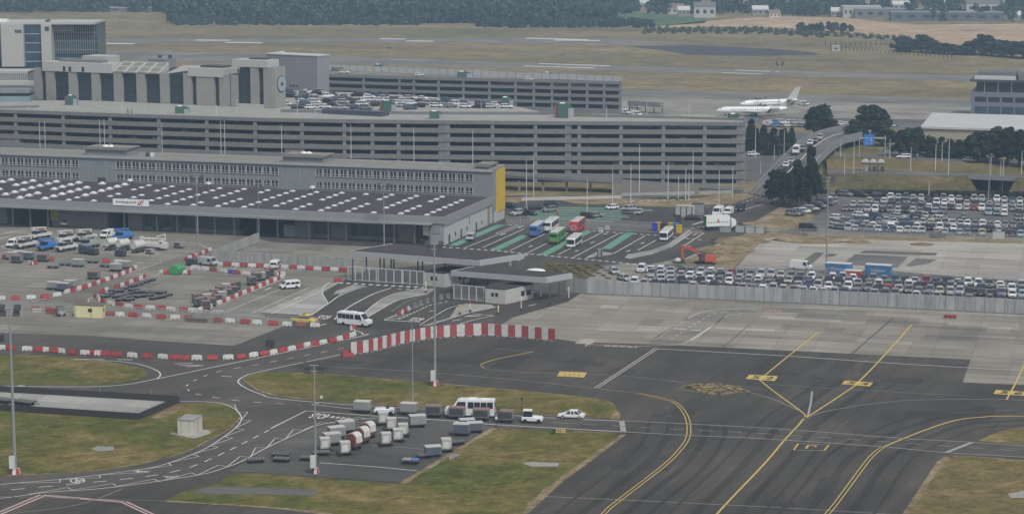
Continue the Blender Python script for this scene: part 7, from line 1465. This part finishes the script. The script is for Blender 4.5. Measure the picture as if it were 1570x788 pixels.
# forklift
root = T('forklift', 'small grey forklift next to the pale yellow cabin', 'forklift', G(94, 484, .06), ANG(94, 484, -10, 1)); mb = MB(); mb.box((0, 0, .6), (1.6, 1.0, .7), top=.9); mb.build('body', steel, root); mb = MB(); mb.box((0, 0, 2.0), (1.1, .95, .08)); mb.build('roof', steel_dk, root)
mb = MB()
for x in (-.45, .45):
    for y in (-.42, .42): mb.tube((x, y, .9), (x, y, 2.0), .04, n=4)
mb.build('cage', steel_dk, root); mb = MB(); mb.box((.95, -.25, 1.1), (.08, .1, 2.2)); mb.box((.95, .25, 1.1), (.08, .1, 2.2)); mb.box((1.4, -.25, .15), (.9, .1, .06)); mb.box((1.4, .25, .15), (.9, .1, .06)); mb.build('mast', steel_dk, root); wheels(root, (-.55, .55), .28, .5)
# excavator
root = T('excavator', 'orange-red excavator with its arm stretched left at the soil heap', 'excavator', G(1081, 407, .06), ANG(1081, 407, -10, .4)); ang = 0
for s in (-1, 1): mb = MB(); mb.xprof([(-1.9, .1), (1.9, .1), (2.2, .45), (1.9, .85), (-1.9, .85), (-2.2, .45)], s * 1.3 - .3, s * 1.3 + .3); mb.build('track', tyre, root)
mb = MB(); mb.box((-.9, 0, 1.75), (2.8, 2.5, 1.4), top=.92); mb.build('engine_house', orange_veh, root); mb = MB(); mb.box((.9, .6, 2.1), (1.4, 1.1, 1.7), top=.9); mb.build('cab', steel_dk, root)
mb = MB(); mb.loft([[(x, -.22, z - r), (x, .22, z - r), (x, .22, z + r), (x, -.22, z + r)] for x, z, r in ((.9, 1.5, .3), (2.3, 3.6, .42), (4.3, 4.5, .38), (5.8, 4.7, .28))]); mb.build('boom', orange_veh, root)
mb = MB(); mb.loft([[(x - r, -.18, z), (x - r, .18, z), (x + r, .18, z), (x + r, -.18, z)] for x, z, r in ((5.9, 5.1, .22), (5.8, 3.6, .3), (5.5, 1.7, .2))]); mb.build('arm', orange_veh, root)
mb = MB(); mb.xprof([(5.2, 1.8), (5.8, 1.7), (6.0, 1.1), (5.5, .6), (4.8, .8), (5.1, 1.3)], -.5, .5); mb.build('bucket', steel_dk, root); mb = MB(); mb.tube((1.2, 0, 2.1), (2.9, 0, 3.6), .1); mb.tube((3.6, 0, 4.7), (5.7, 0, 5.0), .09); mb.build('hydraulic_ram', steel, root)
root = T('mini_loader', 'small white and dark loader under the excavator arm', 'loader', G(1039, 408, .06), ANG(1039, 408, -4, 6)); mb = MB(); mb.box((0, 0, .8), (2.0, 1.4, 1.0), top=.9); mb.build('body', steel_dk, root); mb = MB(); mb.dome((0, 0, 1.3), .85, .7, 10); mb.build('cab', white_matte, root); wheels(root, (-.6, .6), .35, .75)
# soil heaps
for i, (px, py, r, h) in enumerate(((1070, 403, 4, 1.2), (1105, 385, 5, 1.4), (1130, 370, 5, 1.2), (1100, 398, 3, 1.3), (1315, 371, 2.5, .6), (1245, 368, 6, .8), (1415, 375, 2, .5), (1175, 345, 5, 1))):
    p = G(px, py, .05); mb = MB(); rings = []
    for q in range(5):
        t = q / 4; rings.append([(p.x + r * (1 - t * .92) * (1 + .18 * math.sin(3 * a + i)) * math.cos(a) * 1.5, p.y + r * (1 - t * .92) * math.sin(a) * 1.1, p.z + h * t ** .8 + (.1 * math.sin(5 * a + q + i) if 0 < q < 4 else 0)) for a in [2 * math.pi * k / 14 for k in range(14)]])
    mb.loft(rings); tag(mb.build('soil_heap', soil, smooth=True), 'low heap of brown soil in the road works, %s from the left' % ORD((1, 3, 4, 2, 7, 6, 8, 5)[i]), 'soil heap', 'soil heaps at the road works')
# people at the checkpoint: bollards
for i, (px, py, h, m, lab) in enumerate(((705, 482, 2.1, yellow_paint, 'short yellow bollard on the pale island, left one'), (721, 478, 2.3, red_plastic, 'bollard with a red top on the pale island, right one'), (764, 482, 1.8, cream, 'pale box post with black base at the island tip'), (799, 476, 3.0, white_matte, 'white and black banded post left of the hut'), (872, 460, 2.8, white_matte, 'white post with a dark lamp by the wall end'), (829, 458, 2.7, white_matte, 'thin white post under the lower canopy'), (653, 449, 2.4, cream, 'yellow-white post left of the further hut'))):
    root = T('bollard', lab, 'post', G(px, py, .06)); mb = MB(); mb.tube((0, 0, .5), (0, 0, h - .4), .13, n=8); mb.build('post', m if m is not red_plastic else cream, root); mb = MB(); mb.box((0, 0, h - .2), (.34, .3, .42)); mb.build('head', m, root); mb = MB(); mb.box((0, 0, .25), (.5, .5, .5)); mb.build('base', steel_dk, root)
# taxiway sign
root = T('taxiway_sign', 'small black and yellow taxiway sign on the grass edge', 'sign', G(857, 665, .05), R(-3)); mb = MB(); mb.box((-.85, 0, .5), (.7, .12, .62)); mb.build('black_panel', steel_dk, root); mb = MB(); mb.box((.3, 0, .5), (1.6, .12, .62)); mb.build('yellow_panel', yellow_line, root)
mb = MB(); text_on(mb, 'P2', (-.2, -.065, .3), (.6, 0, 0), (0, 0, .4)); mb.face([(.6, -.065, .45), (.85, -.065, .45), (.85, -.065, .55), (.6, -.065, .55)]); mb.build('lettering', MATS['ink'], root); mb = MB(); mb.box((-.5, 0, .1), (.08, .08, .2)); mb.box((.5, 0, .1), (.08, .08, .2)); mb.build('leg', steel, root)
# wind-lamp and small posts on the service road
for px, py, h, lab in ((800, 634, 2.6, 'short post with dark signal lamps at the grass edge by the tractor'), (493, 620, 1.3, 'small pale marker post at the left end of the service road'), (605, 638, 2.0, 'thin post with a small red sign in the yard entrance'), (765, 648, 2.4, 'dark post between the last carts'), (761, 655, 1.6, 'pale post at the kerb below the last cart')):
    root = T('marker_post', lab, 'post', G(px, py, .05)); mb = MB(); mb.tube((0, 0, 0), (0, 0, h), .06, n=6); mb.build('post', steel_dk, root); mb = MB(); mb.box((0, 0, h), (.4, .2, .45)); mb.build('head', red_plastic if px == 605 else steel_dk if px in (800, 765) else steel_lt, root)
# 3-arch shelter, road sign, kiosks
root = T('arched_shelter', 'row of three arched dark shelters on the grass by the upper road', 'shelter', G(1338, 263, PZ), ANG(1338, 263, 10, .3, PZ)); s0 = 5
for k in range(3):
    x = (k - 1) * 2.35; mb = MB(); pr = [(x + 1.05 * math.cos(t), 2.7 + .95 * math.sin(t)) for t in [math.pi * q / 8 for q in range(9)]]
    mb.loft([[(p[0], y, p[1]) for p in pr] for y in (-.9, .9)]); mb.build('arch', white_matte, root)
    mb = MB(); mb.box((x, 0, 2.45), (2.1, 1.6, .45)); mb.build('head', steel_dk, root); mb = MB(); mb.box((x - .85, 0, 1.1), (.25, 1.2, 2.2)); mb.box((x + .5, 0, .8), (.9, 1.0, 1.6)); mb.build('stand', steel_dk if k != 0 else steel, root)
root = T('road_sign', 'big blue direction sign on a grey gantry before the large trees', 'road sign', G(1318, 243, PZ)); P0 = Vector(root.location); Hs = [HT(P0, y) for y in (223, 206)]
mb = MB()
for x in (-.2, 8.0): mb.tube((x, 0, 0), (x, 0, Hs[1] - PZ - .5), .16, n=8)
mb.box((4, 0, Hs[1] - PZ - 1.2), (8.4, .3, .5)); mb.build('gantry', steel, root); mb = MB(); mb.box((2.75, -.25, (Hs[0] + Hs[1]) / 2 - PZ), (3.3, .12, Hs[1] - Hs[0])); pn = mb.build('panel', mat('sign_blue', (.03, .15, .48), .5, var=.04), root)
mb = MB(); hz_ = (Hs[0] + Hs[1]) / 2 - PZ
for x, z, w_, h_ in ((2.0, .6, .9, .25), (3.4, .6, .8, .25), (3.5, -.1, .6, .5), (2.1, -.3, .12, .5), (2.1, -1.1, .5, .2), (3.4, -1.1, .5, .2)): mb.box((x, -.325, hz_ + z), (w_, .02, h_))
mb.build('symbols', off_white, pn)
for lab, px, py, h, m in (('small blue sign panel on a pole beside the front car park', 1152, 232, 11.3, blue_veh), ('pale billboard with a red mark in the far car park', 1175, 200, 3.6, off_white), ('small blue sign between the conifers', 1187, 222, 8, blue_veh)):
    root = T('pole_sign', lab, 'sign', G(px, py)); mb = MB(); mb.tube((0, 0, 0), (0, 0, h), .12); mb.build('pole', steel, root); mb = MB(); mb.box((0, -.15, h - .6), (1.6 if m is blue_veh else 3, .12, 1.6)); mb.build('panel', m, root)
    if m is off_white: mb = MB(); mb.box((.2, -.24, h - .7), (1.0, .04, .5)); mb.build('mark', red_plastic, root)
# green stair kiosks on the car park roofs
def kiosk(lab, px, py, z, wd, h, red=False, ang=0):
    root = T('stair_kiosk', lab, 'kiosk', G(px, py, z), ang); mb = MB(); mb.xprof([(-wd / 2, 0), (wd / 2, 0), (wd / 2, h * .7), (wd * .15, h), (-wd / 2, h)], -1.4, 1.4); mb.build('body', kgreen , root)
    mb = MB(); mb.box((-wd * .2, 0, h + .12), (wd * .35, .9, .22), top=.7); mb.build('cap', white_paint, root); mb = MB(); mb.box((wd * .34, -.4, h * .36), (wd * .34, 2.05, h * .7)); mb.build('glazing', steel, root)
    if red: mb = MB(); mb.box((-wd * .60, 0, h * .45), (wd * .18, 1.6, h * .9)); mb.build('red_panel', brown_plastic, root)
for i, a in enumerate((('green stair kiosk with a red panel in front of the hotel columns', 111, 163, 17.5, 3.4, 3.6, True), ('grey-green stair kiosk on the deck below the hotel parapet', 280, 176, 17.5, 4.4, 2.7), ('dark green stair kiosk on the middle of the big deck', 670, 184.5, 17.5, 4.6, 2.8), ('rounded green and red stair kiosk among the deck cars', 597, 175, 17.5, 4.4, 4.4, True), ('tall green and red stair kiosk at the deck edge near the airfield', 867, 183, 17.5, 5.0, 5.0, True), ('green stair kiosk near the right end of the big deck', 1128, 185.5, 17.5, 4.6, 2.2), ('green stair kiosk on the roof of the rear car park', 582, 109, 12.3, 4, 2.8), ('grey stair kiosk on the ramp of the rear car park', 712, 119, 12.3, 6, 2.4), ('small grey stair kiosk at the fence of the rear car park', 842, 121, 12.3, 5, 2.6), ('green kiosk at the foot of the rear car park facade', 778, 163, 17.5, 4, 3))): kiosk(*a)
o = boxthing('flat_shelter', 'long dark blue-grey flat shelter on the deck in front of the parked cars', 'shelter', 545, 176, 22, 5, 1.7, mat('shelter_screen', (.05, .06, .085), .6)); o.location = G(545, 178, 17.52)
# masts with lamp heads
def mast(lab, px, py, ytop, r=.3, heads=4, base='stripe', z=0):
    b = G(px, py, z); h = HT(b, ytop) - z; root = T('floodlight_mast', lab, 'mast', b); mb = MB(); mb.tube((0, 0, .3), (0, 0, h), r * .85, r * .45, 10); mb.build('pole', mat('mast_grey', (.24, .25, .26), .5, var=.1), root)
    if base == 'stripe':
        for k in range(8): t = k * math.pi / 4; mb = MB(); mb.hexa([(q * math.cos(t + e), q * math.sin(t + e), 0) for q, e in ((r * 2.6, -.38), (r * 2.6, .38))] + [(0.05 * math.cos(t + .38), .05 * math.sin(t + .38), 0), (.05 * math.cos(t - .38), .05 * math.sin(t - .38), 0)], [(q * math.cos(t + e), q * math.sin(t + e), .9) for q, e in ((r * 2.0, -.38), (r * 2.0, .38))] + [(0.05 * math.cos(t + .38), .05 * math.sin(t + .38), .9), (.05 * math.cos(t - .38), .05 * math.sin(t - .38), .9)]); mb.build('base_block', red_plastic if k % 2 else white_matte, root)
        mb = MB(); mb.box((-.35, -.4, 1.9), (.8, .5, 1.9)); mb.build('cabinet', steel_lt, root)
    mb = MB(); mb.box((0, 0, h), (2.6 if heads > 2 else 1.6, .12, .12)); mb.box((0, 0, h - .9), (2.2, .12, .12)) if heads > 3 else None; mb.build('crossbar', steel, root)
    for k in range(heads):
        x = (-1.2, 1.2, -1.0, 1.0)[k] if heads > 2 else (-.7, .7)[k]; zz_ = h + .1 if k < 2 else h - .8; q = MB(); q.hexa([(x - .5, -.5, zz_ - .4), (x + .5, -.5, zz_ - .4), (x + .5, .2, zz_ - .25), (x - .5, .2, zz_ - .25)], [(x - .42, -.4, zz_ + .25), (x + .42, -.4, zz_ + .25), (x + .42, .3, zz_ + .4), (x - .42, .3, zz_ + .4)]); q.build('floodlight', steel_dk, root)
mast('tall floodlight mast with a striped foot in the left grass', 23.5, 726, 472, .32); mast('tall floodlight mast with a striped foot in front of the checkpoint', 667, 591, 374, .3); mast('floodlight mast with a striped foot in the trolley yard', 484, 725, 560, .22); mast('thin mast behind the trolleys on the service road', 633, 634, 500, .14, 2, None)
mast('tall mast standing at the corner of the containers', 1267, 412, 272, .25, 4, None); mast('tall mast at the tip of the slanting wall', 304, 395, 272, .22, 4, None); mast('tall mast in front of the cargo hall glazing', 589, 377, 284, .22, 4, None); mast('thin mast behind the left panel wall', 398, 400, 288, .12, 2, None)
mast('tall mast beside the parked jets', 1194, 172, 97, .22, 4, None); mast('mast on the airfield behind the rear car park, right one', 861, 128, 84, .2, 2, None); mast('mast on the airfield behind the rear car park, left one', 597, 108, 74, .2, 2, None); mast('tall lamp mast by the underpass at right', 1515, 312, 240, .2, 2, None); mast('thin mast before the jets near the deck end', 1161, 188, 152, .13, 2, None)
def lamp(px, py, ytop, lab, z=0, r=.11, grp='slim lamp posts'):
    b = G(px, py, z); h = HT(b, ytop) - z; root = T('lamp_post', lab, 'lamp post', b, 0, grp); mb = MB(); mb.tube((0, 0, 0), (0, 0, h), r * 1.3, r * .7, 6); mb.build('pole', steel_lt, root); mb = MB(); mb.box((0, -.35, h + .03), (.3, .9, .12)); mb.build('lamp_head', steel, root)
for i, (px, py, yt) in enumerate(((807, 316, 246), (818, 306, 238), (900, 334, 276), (939, 315, 258), (967, 312, 252), (980, 300, 222), (1024, 306, 250), (1040, 305, 270), (1051, 308, 258), (1056, 307, 266), (1062, 296, 232), (1102, 320, 262), (1123, 304, 256))): lamp(px, py, yt, 'slim pale lamp post before the front car park, %s from the left' % ORD(i + 1))
for i, (px, py, yt) in enumerate(((63, 232, 186), (71, 232, 186), (155, 232, 184), (162, 232, 184), (250, 240, 190), (340, 244, 186), (346, 244, 186), (433, 250, 192), (539, 252, 192), (635, 256, 196), (725, 260, 200))): lamp(px, py + 40, yt, 'slim pale lamp post rising behind the cargo building, %s from the left' % ORD(i + 1))
for i, (px, py, yt, z) in enumerate(((1158, 243, 196, 0), (1187, 246, 224, 0), (1202, 238, 200, 0), (1166, 266, 248, 0), (1280, 258, 222, 0), (1288, 262, 214, 0), (1294, 290, 240, 0), (1308, 290, 218, 0), (1317, 243, 222, PZ), (1396, 262, 226, PZ), (1434, 262, 222, PZ), (1444, 248, 218, PZ), (1454, 268, 215, PZ), (1424, 303, 278, 0), (1518, 292, 236, 0), (1533, 292, 248, 0), (1537, 294, 244, 0), (1566, 268, 232, PZ), (1364, 243, 214, PZ))): lamp(px, py, yt, 'slim grey lamp post right of the front car park, %s from the left' % ORD(sorted((1158, 1187, 1202, 1166, 1280, 1288, 1294, 1308, 1317, 1396, 1434, 1444, 1454, 1424, 1518, 1533, 1537, 1566, 1364)).index(px) + 1), z)
for i, (px, py, yt) in enumerate(((43, 171, 165), (81, 165, 158), (187, 172, 155), (222, 171, 160), (332, 179, 160), (363, 175, 152), (456, 181, 160), (483, 178, 162), (660, 184, 168), (738, 178, 155), (930, 184, 163), (991, 176.5, 153), (1056, 184, 155))): lamp(px, py, yt, 'short lamp post on the big car park deck, %s from the left' % ORD(i + 1), 17.5, .09, 'short lamp posts on the car park deck')

# ================================================================== AIRLINERS
def jet(lab, nx, ny, tx, ty, L, high):
    A, B = G(nx, ny), G(tx, ty); d = (A - B).normalized(); mid = (A + B) / 2; root = T('parked_airliner', lab, 'airliner', mid, math.atan2(d.y, d.x)); r = 1.35; zc = 2.5; hx = L / 2
    def rg(x, rr, z): return [(x, rr * math.cos(t), z + rr * math.sin(t)) for t in [k * math.pi / 7 for k in range(14)]]
    mb = MB(); mb.loft([rg(hx, .1, zc - .4), rg(hx - .8, .65, zc - .28), rg(hx - 2.2, 1.1, zc - .08), rg(hx - 4, r, zc), rg(-hx + 8, r, zc), rg(-hx + 4, 1.05, zc + .3), rg(-hx + 1, .45, zc + .75), rg(-hx, .15, zc + .9)]); mb.build('fuselage', white_paint, root, smooth=True)
    for s in (-1, 1):
        mb = MB(); y0, y1 = s * 1.1, s * 12; mb.hexa([(2.5, y0, 1.6), (-2.6, y0, 1.6), (-4.6, y1, 2.3), (-3.2, y1, 2.3)][::s], [(2.5, y0, 2.0), (-2.6, y0, 1.85), (-4.6, y1, 2.4), (-3.2, y1, 2.42)][::s]); wg = mb.build('wing', off_white, root)
        mb = MB(); mb.hexa([(-4.7, s * 12 - .05, 2.3), (-3.1, s * 12 - .05, 2.3), (-3.1, s * 12 + .05, 2.3), (-4.7, s * 12 + .05, 2.3)], [(-5.4, s * 12.5 - .05, 4.0), (-4.8, s * 12.5 - .05, 4.0), (-4.8, s * 12.5 + .05, 4.0), (-5.4, s * 12.5 + .05, 4.0)]); mb.build('winglet', steel_dk, wg)
        mb = MB(); ex, ey, ez = (-hx + 6.5, 2.4, 3.2) if not high else (1.5, 4.2, 1.2); mb.tube((ex + 1.8, s * ey, ez), (ex - 1.8, s * ey, ez), .8, .55, 12); en = mb.build('engine', off_white, root); mb = MB(); mb.tube((ex + 1.82, s * ey, ez), (ex + 1.6, s * ey, ez), .68, n=12); mb.build('intake', steel_dk, en)
        mb = MB(); tz, tx_ = (6.6, -hx - .6) if not high else (zc + .6, -hx + 1.5); mb.hexa([(tx_ + 2.2, 0, tz), (tx_, 0, tz), (tx_ - .7, s * 4.2, tz + .1), (tx_ + .3, s * 4.2, tz + .1)][::s], [(tx_ + 2.2, 0, tz + .2), (tx_, 0, tz + .2), (tx_ - .7, s * 4.2, tz + .2), (tx_ + .3, s * 4.2, tz + .2)][::s]); mb.build('tailplane', off_white, root)
        mb = MB()
        for k in range(18): mb.box((hx - 6 - k * (L - 14) / 18, s * (r * .985), zc + .35), (.32, .06, .42))
        mb.build('windows', glass_dark, root)
        mb = MB(); mb.tube((-1.5, s * 1.6, .0), (-1.5, s * 1.4, 1.9), .12); wheel_mesh(mb, -1.5, s * 1.8, .45, .5); mb.build('main_gear', tyre, root)
    mb = MB(); ht_ = 8.6 if high else 6.6; mb.hexa([(-hx + 5.4, -.12, zc + .9), (-hx + .8, -.12, zc + .9), (-hx + .8, .12, zc + .9), (-hx + 5.4, .12, zc + .9)][::-1], [(-hx + 1.0, -.08, ht_), (-hx - 1.2, -.08, ht_), (-hx - 1.2, .08, ht_), (-hx + 1.0, .08, ht_)][::-1]); mb.build('fin', off_white, root)
    mb = MB(); mb.box((hx - 2.0, 0, zc + .62), (.9, 1.5, .4), top=.7); mb.build('cockpit_glass', glass_dark, root); mb = MB(); mb.tube((hx - 4, 0, 0), (hx - 4, 0, 1.6), .1); wheel_mesh(mb, hx - 4, .25, .35, .5); mb.build('nose_gear', tyre, root)
jet('white regional jet parked nearest, with tail-mounted engines and a row of windows', 1096, 178.5, 1213, 178, 30, False); jet('white airliner parked behind the regional jet, with a tall swept fin', 1131, 168.5, 1226, 165, 27, True)
# jet bridge and kit beside the deck
root = T('passenger_bridge', 'low grey passenger bridge roof between the deck and the far apron', 'bridge', G(985, 175)); P0 = G(985, 175)
mb = MB(); a, b = G(962, 172), G(1012, 175); fr = seg_frame(a, b); fbox(mb, fr, 0, fr[3], -3, 0, 2.6, 4.6); cbuild(mb, 'tunnel', wall_pillar, root, P0)
for k in range(5): mb = MB(); fbox(mb, fr, fr[3] * k / 4.01, fr[3] * k / 4.01 + .3, -1.6, -1.3, 0, 2.6); cbuild(mb, 'leg', steel_dk, root, P0)
for i, (px, py) in enumerate(((958, 175), (975, 178), (975, 166), (1232, 162))): veh(VAN, px, py, 10, 1, 'small white van on the far apron, %s from the left' % ORD(i + 1), 'van', 'van')
# people
def person(lab, px, py, z, face, vest, trous, pose=.0):
    root = T('person', lab, 'person', G(px, py, z), face); P = [(0, 0, .95), (0, 0, 1.2), (0, 0, 1.42), (0, 0, 1.53), (.02, 0, 1.68), (.0, .09, .92), (.06 + pose, .11, .5), (.02 + pose, .11, .06), (.13 + pose, .11, .03), (0, -.09, .92), (-.04, -.11, .5), (-.10, -.11, .06), (.02, -.11, .03), (0, .2, 1.40), (.03, .27, 1.14), (.16, .25, .92), (0, -.2, 1.40), (.0, -.28, 1.12), (.08, -.27, .88)]
    Rr = [.13, .14, .14, .055, .1, .09, .065, .045, .04, .09, .065, .045, .04, .06, .045, .03, .06, .045, .03]; E = [(0, 1), (1, 2), (2, 3), (3, 4), (0, 5), (5, 6), (6, 7), (7, 8), (0, 9), (9, 10), (10, 11), (11, 12), (2, 13), (13, 14), (14, 15), (2, 16), (16, 17), (17, 18)]
    me = bpy.data.meshes.new('body'); me.from_pydata(P, E, []); o = bpy.data.objects.new('body', me); COL.objects.link(o); o.parent = root; md = o.modifiers.new('skin', 'SKIN')
    for i, r in enumerate(Rr): me.skin_vertices[0].data[i].radius = (r, r)
    me.skin_vertices[0].data[0].use_root = True; o.modifiers.new('sub', 'SUBSURF').levels = 1; me.materials.append(mat('skin', (.42, .27, .2), .6, var=0))
    q = MB(); q.loft([[(a * math.cos(t), b * math.sin(t), z_) for t in [k * math.pi / 5 for k in range(10)]] for a, b, z_ in ((.16, .2, .88), (.155, .19, 1.15), (.16, .24, 1.38), (.08, .1, 1.5))]); q.build('jacket', vest, root)
    q = MB()
    for s_, dx_ in ((1, pose), (-1, -.04)): q.tube((0, s_ * .09, .93), (.04 + dx_, s_ * .11, .5), .12, .085, 8); q.tube((.04 + dx_, s_ * .11, .5), (dx_, s_ * .11, .1), .085, .065, 8)
    q.build('trousers', trous, root); q = MB(); q.dome((0.0, 0, 1.68), .115, .11, 8); q.build('helmet' if 'helmet' in lab else 'hair', vest if 'helmet' in lab else steel_dk, root)
hv = mat('hi_vis_yellow', (.45, .62, .06), .6, var=0); hor = mat('hi_vis_orange', (.62, .16, .04), .6, var=0)
person('person in a yellow vest and helmet standing on the kerb by the bus lanes', 1002, 395, .15, R(200), hv, steel_dk, .12); person('person in orange jacket beside the dark cars on the green-striped lot', 855, 330, .06, R(-60), hor, steel_dk); person('person in dark clothes walking on the deck edge, left of two', 196, 174.5, 17.96, R(10), steel_dk, steel_dk, .15); person('person in dark clothes walking on the deck edge, right of two', 202, 174.7, 17.96, R(10), steel_dk, steel_dk, .1)
# domed tent and satellite cap behind the lower canopy
mb = MB(); p = G(821, 419); mb.loft([[(p.x + r * math.cos(t) * 2.3, p.y + r * math.sin(t) * 1.6, z * .42) for t in [k * math.pi / 8 for k in range(16)]] for r, z in ((1, 0), (1, 1.6), (.8, 2.2), (.4, 2.6), (.05, 2.75))]); tag(mb.build('dome_tent', white_paint, smooth=True), 'white domed tent behind the lower checkpoint canopy', 'tent')
# haze
hb = MB(); hb.box((0, 2600, 45), (7600, 7000, 96)); hz = hb.build('haze', []); hm = bpy.data.materials.new('haze_air'); hm.use_nodes = True; n = hm.node_tree.nodes; l = hm.node_tree.links; n.remove(n['Principled BSDF'])
pv = n.new('ShaderNodeVolumePrincipled'); pv.inputs['Color'].default_value = (.50, .72, 1.0, 1); pv.inputs['Density'].default_value = HAZE; pv.inputs['Anisotropy'].default_value = .1
l.new(pv.outputs[0], n['Material Output'].inputs['Volume']); hz.data.materials.append(hm); tag(hz, kind='stuff')
